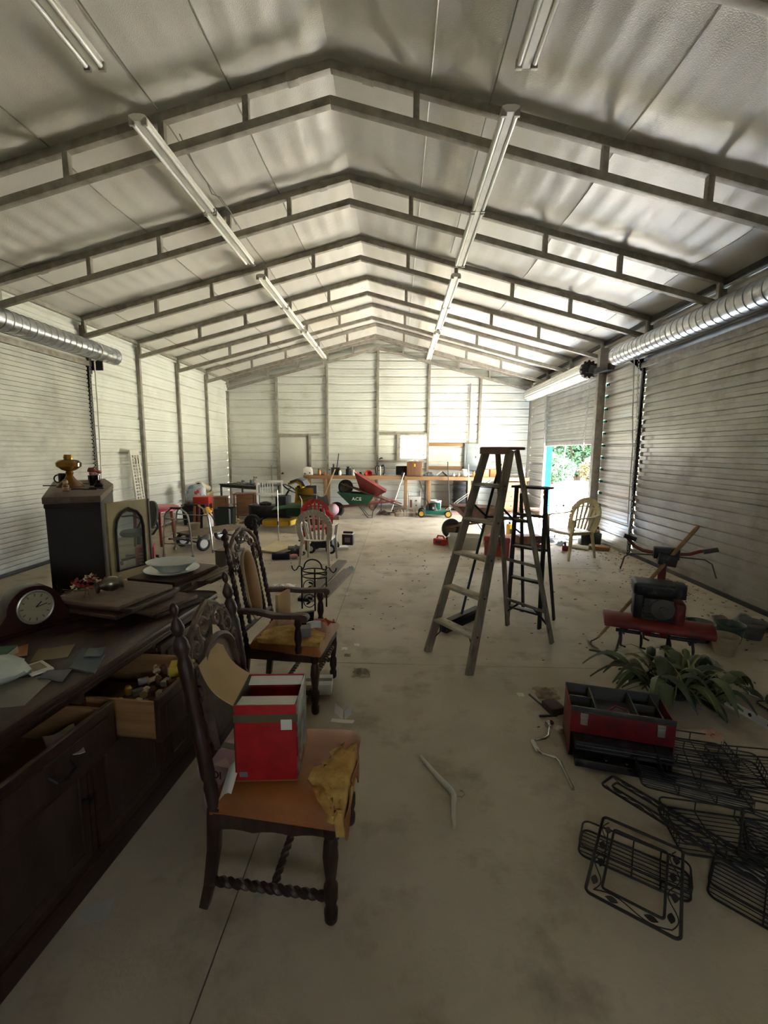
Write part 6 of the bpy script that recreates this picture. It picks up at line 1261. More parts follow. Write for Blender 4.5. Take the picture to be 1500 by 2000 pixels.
# red carton with white labels
cb = thing('red_carton', 'tall red carton with white printed labels behind the hutch door', 'carton', (-3.10, 5.25, 0), math.radians(25))
MB().bx(-0.10, 0.10, -0.11, 0.11, 0, 0.52).build('carton_body', M_gas, cb, bevel=0.003)
MB().bx(-0.07, 0.07, -0.1125, -0.1105, 0.13, 0.27).build('label_panel', M_paper, cb); MB().bx(-0.07, 0.07, -0.1125, -0.1105, 0.03, 0.09).build('label_panel', M_paper, cb)
for k in range(4): MB().bx(-0.06, 0.06-0.02*(k % 2), -0.1125, -0.1105, 0.32+0.04*k, 0.335+0.04*k).build('print_line', mat('pale_pink_print', '#d9a9a4', 0.5), cb)
# white shutters leaning on the wall
for i, (y, dy, lb) in enumerate(((8.35, 0.0, 'front white louvre shutter leaning on the side wall'), (8.52, 0.03, 'rear white louvre shutter leaning behind the first'))):
    t = thing('shutter', lb, 'shutter', (-4.98+0.05*(1-i), y, 0), rot=(0, math.radians(-4.2), math.radians(6))); Hs = 1.68
    for s in (-1, 1): MB().bx(-0.016, 0.016, s*0.105-0.02, s*0.105+0.02, 0, Hs).build('stile', M_white, t, bevel=0.003)
    MB().bx(-0.014, 0.014, -0.09, 0.09, Hs-0.09, Hs).bx(-0.014, 0.014, -0.09, 0.09, 0, 0.09).build('end_rail', M_white, t, bevel=0.003)
    for k in range(24): MB().box((0, 0, 0.13+0.061*k), (0.03, 0.18, 0.007), rotm(0, 0.7, 0)).build('louvre', M_white, t)
    MB().tube([(0.017, 0.02, Hs-0.14), (0.03, 0.02, Hs-0.16), (0.03, 0.02, Hs-0.24), (0.017, 0.02, Hs-0.26)], 0.006, 6).build('pull', M_dark, t)
# flat wagon
wg = thing('garden_wagon', 'flat wooden garden wagon with black wheels', 'wagon', (-3.30, 7.72, 0), math.radians(58))
M_wdk = wood('wagon_plank', '#75624c', '#5e4e3c', 0.8, 0)
for i in range(4): MB().bx(-0.55, 0.55, -0.235+0.12*i, -0.125+0.12*i, 0.26, 0.29).build('plank', M_wdk, wg, bevel=0.003)
for x in (-0.40, 0.36):
    MB().bar((x, -0.28, 0.13), (x, 0.28, 0.13), 0.025, 0.025).build('axle', M_dark, wg)
    MB().bar((x, -0.18, 0.14), (x, -0.18, 0.26), 0.03, 0.02, (1, 0, 0)).bar((x, 0.18, 0.14), (x, 0.18, 0.26), 0.03, 0.02, (1, 0, 0)).build('strut', M_dark, wg)
    for s in (-1, 1):
        wl_ = MB().torus((x, s*0.30, 0.13), 0.098, 0.032, 24, 8, rotm(PI/2, 0, 0)).build('wheel', M_black, wg); MB().lathe([(0, -0.02), (0.075, -0.02), (0.08, 0), (0.075, 0.02), (0, 0.02)], 18, (x, s*0.30, 0.13), rotm(PI/2, 0, 0)).build('hub', M_wfr, wl_)
MB().bar((0.50, 0.20, 0.27), (0.50, 0.20, 0.58), 0.04, 0.04, (1, 0, 0)).build('stake', M_blk, wg, bevel=0.004); MB().bar((-0.60, 0.0, 0.20), (-0.98, -0.28, 0.30), 0.035, 0.03).build('tongue', M_blk, wg, bevel=0.004)
# sprayer, bins
sp = thing('sprayer', 'white pump sprayer with a yellow top', 'sprayer', (-3.73, 8.52, 0))
MB().lathe([(0, 0), (0.10, 0), (0.105, 0.02), (0.10, 0.36), (0.085, 0.44), (0.05, 0.47), (0, 0.47)], 22).build('tank', M_milk, sp)
MB().lathe([(0.06, 0.46), (0.085, 0.48), (0.085, 0.52), (0.05, 0.55), (0.03, 0.58), (0, 0.58)], 16).bar((-0.10, 0, 0.54), (0.10, 0, 0.54), 0.03, 0.035).build('pump_top', mat('yellow_orange', '#e0a326', 0.4), sp)
MB().tube([(0.05, -0.06, 0.47), (0.12, -0.10, 0.42), (0.16, -0.06, 0.30), (0.22, -0.10, 0.18), (0.35, -0.14, 0.12)], 0.010, 8).build('hose', M_blackp, sp)
tub('storage_bin', 'dark green open bin beside the sprayer', 'bin', (-3.82, 9.62, 0), 0.1, 0.42, 0.34, 0.42, mat('bin_dark_green', '#2c3f33', 0.5))
tub('storage_bin', 'black open tote near the wall behind the red stool', 'bin', (-4.62, 9.95, 0), 0.1, 0.52, 0.40, 0.46, M_blackp)
tub('storage_bin', 'navy tote between sprayer and black tote', 'bin', (-4.30, 9.40, 0), 0.0, 0.36, 0.30, 0.36, mat('navy_bin', '#1e2436', 0.5))
bucket('cream pail in front of the sprayer', (-4.02, 8.52, 0), 0.11, 0.26, mat('cream_pail', '#b3a78c', 0.5), name='pail')
bg_ = thing('wrapped_bundle', 'clear plastic wrapped bundle with blue and red print on the totes', 'bundle', (-4.60, 9.97, 0.475), math.radians(12))
qn = random.Random(14); BN = [[qn.uniform(-1, 1) for _ in range(20)] for _ in range(20)]
sg = lambda t: math.copysign(abs(t)**0.55, t)
MB().surf(lambda u, v: (lerp(0.26, 0.15, v)*(1+0.08*BN[int(u*15) % 15][int(v*10)])*sg(math.sin(PI*v))*sg(math.cos(2*PI*u)), lerp(0.17, 0.10, v)*(1+0.1*BN[int(v*10)][int(u*15) % 15])*sg(math.sin(PI*v))*sg(math.sin(2*PI*u)), 0.22-0.22*sg(math.cos(PI*v))), 16, 10).build('bundle_body', mat('printed_plastic', '#a9adb0', 0.3, 0, '#c2c2bf', 4, dirt='#5b7ea5', dscale=5, dpos=(0.5, 0.56)), bg_)
m = MB(); [m.ell((0.02+0.05*k, -0.155, 0.26+0.03*(k % 2)), (0.04, 0.02, 0.045), 8, 6) for k in range(2)]; m.build('red_print', mat('red_print', '#b04a4a', 0.4), bg_)
rl = thing('paper_roll', 'pale cylinder roll leaning on the side wall above the totes', 'roll', (-4.86, 10.55, 0.80), rot=(0, math.radians(80), math.radians(-80))); MB().lathe([(0.05, -0.42), (0.085, -0.42), (0.085, 0.42), (0.05, 0.42)], 22).build('roll_body', mat('cream_roll', '#c5bca4', 0.7), rl); MB().cyl((0, 0, -0.425), (0, 0, 0.425), 0.05, 14).build('core', M_blackp, rl)
rl.location = (-4.78, 10.72, 0.80)
kb = thing('tall_carton', 'plain tall carton under the pale roll against the side wall', 'carton', (-4.78, 10.72, 0), 0.1); MB().bx(-0.17, 0.17, -0.25, 0.25, 0, 0.66).build('carton_body', M_kraft, kb, bevel=0.004); MB().bx(-0.172, 0.172, -0.02, 0.02, 0.66, 0.662).build('tape', M_grey, kb)
shl = thing('shelf_table', 'dark metal folding table heaped with tools in the far corner', 'table', (-3.95, 11.75, 0), math.radians(-30))
MB().bx(-0.80, 0.72, -0.38, 0.42, 0.76, 0.79).build('top', M_blk, shl, bevel=0.005)
for sx_ in (-0.76, 0.68):
    for sy_ in (-0.34, 0.38): MB().bx(sx_-0.02, sx_+0.02, sy_-0.02, sy_+0.02, 0, 0.76).build('leg', M_blk, shl, bevel=0.003)
MB().bx(-0.76, 0.68, -0.35, -0.33, 0.70, 0.76).build('apron', M_blk, shl)
M_jk = [mat('junk_steel', '#8f8c85', 0.4, 0.6), mat('junk_blue', '#5f87a0', 0.4), mat('junk_white', '#c9c7be', 0.4), mat('junk_brown', '#5a4031', 0.6), mat('junk_black', '#2a2a2a', 0.5)]
names = ['wrench', 'tin', 'clamp', 'bottle', 'pliers', 'rag', 'hose_fitting', 'jar', 'drill', 'pipe_elbow', 'brush', 'spool', 'can', 'bracket']
lbn = ['grey steel wrench at the wall end of the corner table', 'white tin near the wall end of the corner table', 'steel clamp on the corner table', 'white bottle standing upright amid the corner table heap', 'steel pliers at the corner table front', 'blue rag flat on the corner table', 'black hose fitting on the corner table', 'clear jar toward the door end of the corner table', 'white and blue drill at the door end of the corner table', 'grey pipe elbow on the corner table', 'brown brush on the corner table', 'dark round spool at the door end of the corner table', 'steel can at the back of the corner table', 'steel bracket at the back of the corner table']
def junk(i, kind, m, loc, rz):
    t = thing(names[i], lbn[i], names[i].replace('_', ' '), loc, rz, group='tools on the corner table')
    if kind == 0: MB().bar((-0.11, 0, 0.012), (0.10, 0, 0.012), 0.02, 0.012).torus((0.12, 0, 0.012), 0.022, 0.008, 12, 6).build('shank', m, t)
    elif kind == 1: MB().lathe([(0, 0), (0.045, 0), (0.045, 0.10), (0.047, 0.104), (0.02, 0.11), (0, 0.11)], 14).build('can_body', m, t); MB().lathe([(0.046, 0.03), (0.0465, 0.03), (0.0465, 0.08), (0.046, 0.08)], 14).build('band', M_jk[1], t)
    elif kind == 2: MB().tube([(-0.09, 0, 0.01), (-0.07, 0, 0.05), (0.05, 0, 0.06), (0.08, 0, 0.02), (0.02, 0.03, 0.01)], 0.012, 6).build('bent_bar', m, t)
    elif kind == 3: MB().lathe([(0, 0), (0.035, 0), (0.036, 0.12), (0.015, 0.15), (0.015, 0.19), (0, 0.19)], 14).build('bottle_body', m, t); MB().cyl((0, 0, 0.16), (0, 0, 0.20), 0.018, 10).build('cap', M_jk[3], t)
    elif kind == 4: MB().surf(lambda u, v: (lerp(-0.12, 0.12, u), lerp(-0.07, 0.07, v), 0.008+0.015*math.sin(9*u+5*v)**2), 10, 6, 0.004).build('cloth', m, t)
    else: MB().bx(-0.13, 0.10, -0.045, 0.045, 0.0, 0.09).build('motor_body', m, t, bevel=0.025); MB().bar((-0.07, 0, 0.05), (-0.13, 0.10, 0.02), 0.05, 0.03).build('grip', M_jk[1], t, bevel=0.005); MB().cyl((0.10, 0, 0.05), (0.18, 0, 0.05), 0.018, 10).build('chuck', M_jk[0], t)
kinds = [0, 1, 2, 3, 0, 4, 2, 3, 5, 2, 0, 1, 1, 2]; mi = [0, 2, 0, 2, 0, 1, 4, 0, 2, 0, 3, 3, 0, 0]
for i in range(14):
    x = [-0.55, -0.40, -0.28, 0.18, -0.02, -0.20, 0.05, 0.02, 0.38, 0.20, -0.10, 0.62, -0.12, 0.28][i]; y = [-0.10, 0.10, -0.15, 0.05, -0.25, -0.05, 0.20, 0.12, -0.08, -0.25, 0.30, -0.15, 0.15, 0.25][i]
    junk(i, kinds[i], M_jk[mi[i]], (-3.95+x*0.866+y*0.5, 11.75-x*0.5+y*0.866, 0.792), i*1.3)
# crates under and before the table
for i, (c, s, lb, mm) in enumerate((((-3.75, 10.75), (0.46, 0.36, 0.62), 'open brown wood cabinet frame before the corner table', M_brn), ((-4.32, 10.62), (0.30, 0.28, 0.55), 'narrow brown wood stand beside the cabinet frame', M_brn))):
    t = thing('wooden_stand', lb, 'stand', (c[0], c[1], 0), 0.15+0.1*i); a, b, h_ = s[0]/2, s[1]/2, s[2]
    for sx_ in (-1, 1):
        for sy_ in (-1, 1): MB().bx(sx_*a-0.02, sx_*a+0.02, sy_*b-0.02, sy_*b+0.02, 0, h_).build('leg', mm, t, bevel=0.003)
    MB().bx(-a-0.03, a+0.03, -b-0.03, b+0.03, h_, h_+0.025).build('top', mm, t, bevel=0.004); MB().bx(-a, a, b-0.01, b, 0.05, h_).build('back_board', M_lwood, t); MB().bx(-a, a, -b, b, 0.12, 0.14).build('shelf', mm, t)
crumple('cardboard_sheet', 'torn flattened cardboard on the totes side of the wood frames', 'cardboard', (-4.0, 10.30), 0.24, M_kraft, 0.20, 71)
crumple('tan_cloth', 'heap of brown cloth on the floor before the wood frames', 'cloth', (-3.45, 10.25), 0.22, mat('brown_cloth', '#5f4438', 0.9), 0.16, 72)
wg2 = thing('broken_chair_back', 'white slatted chair back standing beside the riding mower', 'chair back', (-3.10, 10.62, 0.62), math.radians(8))
MB().bx(-0.32, 0.32, -0.012, 0.012, 0.30, 0.36).bx(-0.32, 0.32, -0.012, 0.012, 0.0, 0.05).bx(-0.32, -0.27, -0.012, 0.012, 0.0, 0.36).bx(0.27, 0.32, -0.012, 0.012, -0.62, 0.36).bx(-0.32, -0.27, -0.012, 0.012, -0.62, 0.0).build('back_frame', M_white, wg2, bevel=0.004)
for i in range(6): MB().bx(-0.24+0.06*i, -0.215+0.06*i, -0.008, 0.008, 0.05, 0.30).build('slat', M_white, wg2)
# ---- riding mower
rm = thing('riding_mower', 'green and yellow riding mower with its seat tipped forward', 'riding mower', (-2.35, 9.55, 0), math.radians(176))
M_gr = mat('mower_green', '#1f4a2c', 0.4, 0.1, '#183d24', 5, dirt='#3c4433', dscale=6); M_yl = mat('mower_yellow', '#c29a1e', 0.45, 0, '#ad871a', 5)
MB().bx(-0.05, 0.85, -0.11, 0.11, 0.24, 0.34).build('chassis', M_blk, rm, bevel=0.01)
MB().bx(0.30, 0.80, -0.17, 0.17, 0.34, 0.50).build('engine', M_eng, rm, bevel=0.02); MB().lathe([(0, 0), (0.13, 0), (0.13, 0.05), (0.05, 0.08), (0, 0.08)], 18, (0.55, 0, 0.50)).build('engine_shroud', M_blk, rm)
MB().bx(0.80, 0.86, -0.20, 0.20, 0.26, 0.52).build('grille', M_blk, rm, bevel=0.01)
def fend(u, v): return (lerp(-0.72, 0.26, u), lerp(-0.44, 0.44, v), 0.50+0.06*math.sin(PI*u)-0.05*abs(2*v-1)**4)
MB().surf(fend, 12, 12, 0.02).build('fender', M_gr, rm, smooth=60)
MB().bx(-0.60, 0.0, -0.30, 0.30, 0.30, 0.49).build('rear_body', M_gr, rm, bevel=0.03)
MB().prism([(-0.28, -0.42), (0.30, -0.42), (0.36, -0.2), (0.36, 0.2), (0.30, 0.42), (-0.28, 0.42), (-0.34, 0)], 0.10, 0.22, None, (0.18, 0, 0)).build('mower_deck', M_yl, rm, bevel=0.03)
MB().bx(0.02, 0.26, -0.20, 0.20, 0.34, 0.72).build('dash', M_blk, rm, bevel=0.03)
MB().cyl((0.10, 0, 0.70), (0.0, 0, 0.86), 0.022, 10).build('steering_column', M_blackp, rm); MB().torus((-0.01, 0, 0.88), 0.165, 0.016, 28, 8, rotm(0, -0.55, 0)).bar((-0.01, -0.16, 0.88), (-0.01, 0.16, 0.88), 0.03, 0.012).build('steering_wheel', M_blackp, rm)
for x, r, w_ in ((0.72, 0.17, 0.13), (-0.52, 0.23, 0.20)):
    for s in (-1, 1):
        yy = s*(0.34 if x > 0 else 0.36); wh = MB().lathe([(r*0.55, -w_/2), (r*0.9, -w_/2), (r, -w_*0.3), (r, w_*0.3), (r*0.9, w_/2), (r*0.55, w_/2)], 28, (x, yy, r), rotm(PI/2, 0, 0)).build('wheel', M_black, rm); MB().lathe([(0, -w_*0.32), (r*0.5, -w_*0.34), (r*0.58, -w_*0.45), (r*0.58, w_*0.45), (r*0.5, w_*0.34), (0, w_*0.32)], 20, (x, yy, r), rotm(PI/2, 0, 0)).build('hub', M_yl, wh)
MB().cyl((0.72, -0.34, 0.17), (0.72, 0.34, 0.17), 0.02, 8).build('axle', M_blk, rm)
sf = [(-0.34, 0.56), (-0.36, 0.74), (-0.36, 0.92), (-0.30, 1.02), (-0.20, 1.06), (-0.05, 1.00)]
m1 = MB(); m2 = MB()
for p, q in zip(sf, sf[1:]):
    m1.bar((p[0]+0.02, 0, p[1]-0.01), (q[0]+0.02, 0, q[1]-0.01), 0.42, 0.05); m2.bar((p[0]-0.035, 0, p[1]+0.025), (q[0]-0.03, 0, q[1]+0.03), 0.44, 0.05)
m1.build('seat', M_yl, rm, bevel=0.012); m2.build('seat_cover', mat('seat_grey', '#55565a', 0.7, 0, '#45464a', 8), rm, bevel=0.012)
# ---- floor clutter between
bk = thing('magazine_heap', 'heap of cream magazines sliding open on the floor', 'magazine', (-2.12, 7.45, 0), math.radians(-25))
M_cream = mat('cream_paper', '#cbbd97', 0.8, 0, '#bfae86', 5)
for k in range(4): MB().surf(lambda u, v: (lerp(-0.20, 0.20, u)+0.03*k, lerp(-0.25, 0.25, v)-0.02*k, 0.01+0.012*k+0.16*max(0, v-0.35)**1.3*(1-k*0.15)*(1-0.5*u)), 6, 10, 0.006).build('sheaf', M_cream, bk)
br_ = thing('rolled_mat', 'dark blue rolled mat with a pink end', 'rolled mat', (-1.78, 6.74, 0.055), math.radians(8)); MB().cyl((-0.17, 0, 0), (0.10, 0, 0), 0.055, 18).build('roll', mat('navy_roll', '#1f2533', 0.8), br_); MB().lathe([(0.03, 0), (0.04, 0.06), (0.035, 0.11), (0, 0.13)], 14, (0.10, 0, -0.012), rotm(0, PI/2, 0.3)).build('pink_end', mat('pink_plastic', '#c48a86', 0.5), br_)
gcart = thing('wheeled_case', 'small black wheeled case under the white plastic chair', 'wheeled case', (-1.25, 7.32, 0), math.radians(-4)); MB().bx(-0.17, 0.19, -0.14, 0.14, 0.09, 0.27).build('case_body', mat('case_black_green', '#1c2420', 0.5), gcart, bevel=0.02)
for x in (-0.17, 0.17):
    for s in (-1, 1): wh = MB().torus((x, s*0.16, 0.085), 0.062, 0.024, 20, 8, rotm(PI/2, 0, 0)).build('wheel', M_black, gcart); MB().cyl((x, s*0.16-0.02, 0.085), (x, s*0.16+0.02, 0.085), 0.045, 14).build('hub', M_wfr, wh)
bt = thing('car_battery', 'black car battery with a pale lid edge on the floor', 'battery', (-0.89, 7.95, 0), math.radians(-5)); MB().bx(-0.10, 0.10, -0.08, 0.08, 0, 0.19).build('battery_case', M_blackp, bt, bevel=0.006); MB().bx(-0.102, 0.102, -0.082, 0.082, 0.19, 0.205).build('lid', M_milk, bt, bevel=0.003); MB().bx(-0.09, 0.09, -0.02, 0.02, 0.205, 0.24).build('handle', M_blackp, bt, bevel=0.006); MB().bx(-0.05, 0.05, -0.083, -0.0805, 0.05, 0.14).build('sticker', M_grey, bt)
tag(put(MB().bx(-0.12, 0.12, -0.08, 0.08, 0, 0.05).build('white_block', M_paper, bevel=0.004), (-0.97, 7.52, 0), 0.3), 'flat white foam block in front of the car battery', 'foam block')
jk = thing('engine_part', 'grey metal engine part on a dark tray, left of the white chair', 'engine part', (-1.68, 7.10, 0), 0.2); MB().lathe([(0, 0), (0.17, 0), (0.18, 0.02), (0.165, 0.02), (0.155, 0.008), (0, 0.008)], 24).build('tray', M_blk, jk); MB().bx(-0.07, 0.07, -0.06, 0.06, 0.01, 0.10).build('block', M_eng, jk, bevel=0.01); MB().cyl((-0.11, 0, 0.11), (0.11, 0, 0.11), 0.035, 12).build('barrel', M_jk[0], jk); MB().cyl((0, -0.05, 0.08), (0.03, -0.05, 0.17), 0.02, 10).build('neck', M_jk[0], jk)
for i, (x, y, h_, m_, lb) in enumerate(((-2.18, 7.95, 0.98, M_alu, 'thin metal rod standing on a foot beside the magazines'), (-1.80, 8.2, 0.86, M_milk, 'white bent rod standing behind the white chair'))):
    t = thing('rod_stand', lb, 'rod', (x, y, 0)); MB().tube([(0, 0, 0.005), (0, 0, h_*0.7), (0.01*i, 0, h_*0.9), (-0.03*i, 0, h_)], 0.007, 8).build('rod', m_, t); MB().cyl((0, 0, 0), (0, 0, 0.02), 0.07, 14).build('foot', M_blk, t); MB().cyl((0, 0, h_*0.35), (0, 0, h_*0.42), 0.018, 8).build('clamp', M_blackp if i == 0 else M_milk, t)
# grey box and planks near the armchair
gb = thing('grey_panel_box', 'grey folded panel box standing behind the plates', 'box', (-2.32, 5.85, 0), math.radians(-8))
MB().bx(-0.16, 0.14, -0.03, 0.03, 0, 0.32).build('panel', mat('grey_panel', '#77746c', 0.7, 0, '#696660', 4), gb, bevel=0.003); MB().bx(-0.17, 0.15, -0.035, 0.22, 0.32, 0.335).build('top_edge', M_brn, gb, bevel=0.003); MB().bx(-0.15, 0.13, 0.03, 0.20, 0.0, 0.30).build('box_body', M_grey, gb, bevel=0.003)
for i, (a, b, lb) in enumerate((((-1.05, 4.80), (-0.83, 6.60), 'longer of the two grey planks lying on the floor'), ((-0.86, 4.95), (-0.68, 6.10), 'shorter grey plank with the green glove at its end'))):
    t = thing('plank', lb, 'plank', (0, 0, 0), group='planks on the floor'); MB().bar((a[0], a[1], 0.022), (b[0], b[1], 0.022), 0.135, 0.04).build('plank_body', wood('grey_plank', '#6f6253', '#5c5144', 0.8, 1), t, bevel=0.003)
crumple('glove', 'pale green work glove on the floor at the plank ends', 'glove', (-0.66, 6.22), 0.06, mat('sage_glove', '#8fa18c', 0.9), 0.05, 80)
crumple('plastic_wrap', 'crumpled white wrap behind the armchair arm', 'plastic wrap', (-1.42, 5.28), 0.14, M_paper, 0.06, 81)
crumple('white_ball', 'small white lump beside the wine rack', 'lump', (-0.60, 5.08), 0.03, M_paper, 0.04, 82)
# wine rack
wn = thing('wine_rack', 'black wrought iron rack with curled hooks and leaf scrolls', 'iron rack', (-0.90, 4.62, 0), math.radians(-8))
cz = 0.60
for x, y in ((-0.11, -0.05), (0.05, -0.09), (0.13, 0.06)): MB().cyl((x, y, 0), (x, y, 0.46), 0.009, 8).build('upright', M_iron, wn)
MB().tube([(-0.11, -0.05, 0.42)]+[(0.0+0.10*math.cos(a), 0.0, 0.45+0.09*math.sin(a)) for a in [PI*(1-i/10) for i in range(11)]]+[(0.11, 0.03, 0.42)], 0.008, 8).build('top_arch', M_iron, wn)
for z in (0.42, 0.36): MB().torus((0.02, -0.01, z), 0.13, 0.007, 24, 6, sy=0.7).build('ring', M_iron, wn)
for s, x0 in ((-1, -0.11), (1, 0.13)): MB().tube([(x0, 0.0, 0.40), (x0+s*0.02, 0, 0.45), (x0+s*0.05, 0, 0.46), (x0+s*0.075, 0, 0.42), (x0+s*0.10, 0, 0.405), (x0+s*0.125, 0, 0.43), (x0+s*0.13, 0, 0.46)], 0.007, 8).build('hook', M_iron, wn)
for z in (0.10, 0.26): MB().torus((-0.02, -0.07, z), 0.062, 0.005, 22, 6, rotm(PI/2, 0, 0.25), sx=1, sy=1.15).build('scroll', M_iron, wn)
for i, (x, z, a) in enumerate(((-0.03, 0.075, 0.6), (-0.01, 0.13, -0.5), (-0.02, 0.25, 0.7), (0.0, 0.30, -0.4))): MB().ell((x, -0.075, z), (0.028, 0.005, 0.012), 10, 6, rotm(0, -a, 0.25)).build('leaf', M_iron, wn)
# ------------------------------------------------------------------ workbench along the end wall
wbn = thing('workbench', 'long pine workbench running along the end wall', 'workbench', (0, 0, 0))
BZ = 1.0
for i, (x0, x1, y0) in enumerate(((-2.70, 0.20, 12.64), (0.20, 3.70, 12.56))):
    for k in range(3): MB().bx(x0+0.002, x1-0.002, y0+0.02+0.26*k, y0+0.275+0.26*k, BZ-0.035, BZ).build('top_board', M_pine, wbn, bevel=0.003)
    MB().bx(x0, x1, y0-0.02, y0+0.02, BZ-0.10, BZ-0.002).build('front_rail', M_pine, wbn, bevel=0.004)
for x in (-2.66, -2.08, -0.72, 0.24, 0.92, 2.05, 3.62):
    MB().bx(x-0.045, x+0.045, 12.66, 12.70, 0, BZ-0.035).build('leg', M_pine, wbn, bevel=0.003)
    MB().bx(x-0.045, x+0.045, 13.32, 13.36, 0, BZ-0.035).build('leg', M_pine, wbn, bevel=0.003)
for x in (-2.66, -0.72, 0.24, 2.05, 3.62): MB().bx(x-0.02, x+0.02, 12.66, 13.36, BZ-0.10, BZ-0.035).build('cross_rail', M_pine, wbn)
B0 = BZ+0.002
def bench(name, lb, cat, x, y=12.85, rz=0): return thing(name, lb, cat, (x, y, B0), rz)
t = bench('toaster', 'rounded white appliance at the door end of the workbench', 'toaster', -2.60, 12.8)
MB().prism([(-0.14, 0), (0.14, 0), (0.13, 0.16), (0.09, 0.22), (0.0, 0.24), (-0.09, 0.22), (-0.13, 0.16)], -0.09, 0.09, XZ).build('shell', M_white, t, bevel=0.02, seg=3); MB().cyl((0.07, -0.092, 0.06), (0.07, -0.10, 0.06), 0.02, 12).build('dial', M_dark, t); MB().bx(-0.10, -0.04, -0.094, -0.088, 0.02, 0.05).build('button_panel', M_dark, t)
def jar(name, lb, x, r, h, m, cap=None, y=12.85):
    t = bench(name, lb, name.replace('_', ' '), x, y); MB().lathe([(0, 0), (r, 0), (r, h*0.75), (r*0.6, h*0.88), (r*0.6, h), (0, h)], 16).build('vessel', m, t); MB().cyl((0, 0, h), (0, 0, h+0.025), r*0.66, 12).build('cap', cap or M_blackp, t); return t
M_cop = mat('copper_brown', '#96603c', 0.4, 0.3); M_orj = mat('orange_tan', '#c58a4e', 0.6)
jar('pot', 'copper brown pot near the white appliance', -2.28, 0.06, 0.15, M_cop); jar('small_tin', 'low orange tin beside the copper pot', -2.10, 0.06, 0.06, M_orj, M_orj); jar('bottle', 'white bottle left of the tall black stick', -1.98, 0.035, 0.14, M_white)
t = bench('tool_case', 'black tool case with a tall stick leaning up from it', 'tool case', -1.78, 12.85); MB().bx(-0.14, 0.10, -0.08, 0.08, 0, 0.22).build('case', M_blackp, t, bevel=0.01); MB().cyl((0.0, 0, 0.10), (0.07, 0.02, 0.62), 0.014, 8).build('stick', M_dark, t); MB().bx(-0.10, -0.06, -0.05, 0.05, 0.22, 0.32).build('grip', M_blackp, t, bevel=0.01)
jar('bottle', 'white bottle just right of the tall black stick', -1.66, 0.04, 0.14, M_white, y=12.75); jar('thermos', 'black round canister in the middle of the bench end', -1.42, 0.085, 0.22, M_blackp); jar('bottle', 'slim pale bottle right of the black canister', -1.27, 0.032, 0.17, M_china, y=12.75)
jar('small_tin', 'dark tin on the bench above the red barrow', -1.08, 0.05, 0.07, M_dark); jar('small_tin', 'grey tin left of the red funnel', -0.92, 0.05, 0.06, M_grey)
t = bench('funnel', 'bright red plastic funnel lying on the workbench', 'funnel', -0.83, 12.78); MB().lathe([(0.02, 0), (0.025, 0.06), (0.10, 0.14), (0.105, 0.16), (0.095, 0.16), (0.02, 0.065), (0.012, 0)], 20, (0, 0.08, 0.105), rotm(PI/2+0.3, 0, 0)).build('cone', M_gas, t)
t = bench('gear_puller', 'black two-armed puller standing on the workbench', 'puller', -0.50, 12.85); 
for s in (-1, 1): MB().tube([(s*0.02, 0, 0.26), (s*0.09, 0, 0.30), (s*0.13, 0, 0.22), (s*0.12, 0, 0.08), (s*0.08, 0, 0.02)], 0.028, 8).build('arm', M_blackp, t)
MB().cyl((0, 0, 0.0), (0, 0, 0.27), 0.02, 8).build('screw', M_zinc, t)
tag(put(MB().bar((-0.18, 0, 0.01), (0.18, 0.02, 0.01), 0.05, 0.016).build('trowel', M_white, bevel=0.003), (-0.08, 12.80, B0), 0.15), 'pale flat tool on the bench left of the speaker', 'trowel')
jar('bottle', 'small white bottle at the middle post', -0.55, 0.03, 0.12, M_white, y=13.2); jar('cup', 'grey cup before the dark open box', 0.16, 0.055, 0.09, M_grey, M_dark, y=12.75)
t = bench('open_box', 'dark open box with a white lid left of the speaker', 'box', 0.16, 13.08, 0.1); MB().bx(-0.20, 0.20, -0.14, 0.14, 0, 0.27).build('box_body', M_dark, t, bevel=0.004); MB().surf(lambda u, v: (lerp(-0.21, 0.21, u), lerp(-0.15, 0.15, v), 0.275+0.035*(1-u)), 2, 2, 0.006).build('lid', M_paper, t)
t = bench('speaker_box', 'wood-grain speaker cabinet with a yellow tag on the workbench', 'speaker', 0.48, 12.74); MB().bx(-0.215, 0.215, -0.13, 0.15, 0, 0.42).build('cabinet', wood('speaker_veneer', '#6f4a2e', '#573923', 0.5, 2, 3), t, bevel=0.006); MB().bx(-0.01, 0.025, -0.133, -0.1295, 0.27, 0.35).build('tag', mat('yellow_tag', '#e0b32c', 0.5), t); MB().bx(0.19, 0.217, -0.131, 0.15, 0.0, 0.25).build('edge_strip', M_pine, t)
crumple('paper', 'white crumpled paper lying on top of the speaker cabinet', 'paper', (0.47, 12.75), 0.13, M_paper, 0.05, 90).location.z = B0+0.422
crumple('grey_bag', 'crumpled grey bag right of the speaker', 'bag', (0.90, 12.88), 0.16, mat('grey_bag', '#6d6862', 0.6), 0.17, 91).location.z = B0
t = bench('book', 'dark open book propped like a tent on the workbench', 'book', 1.28, 12.85, 0.2); MB().surf(lambda u, v: (lerp(-0.16, 0.16, u), lerp(-0.1, 0.1, v), 0.13*(1-abs(2*u-1))+0.006), 2, 2, 0.008).build('cover', M_dark, t); MB().surf(lambda u, v: (lerp(-0.155, -0.01, u), lerp(-0.09, 0.09, v), 0.122*u+0.022), 2, 2, 0.004).build('pages', M_paper, t)
for i, (x, lb) in enumerate(((1.62, 'tiny white cup farther from the glass jar'), (1.76, 'tiny pinkish cup beside the glass jar'))): jar('small_cup', lb, x, 0.04, 0.07, M_white if i == 0 else M_gimp, M_gimp)
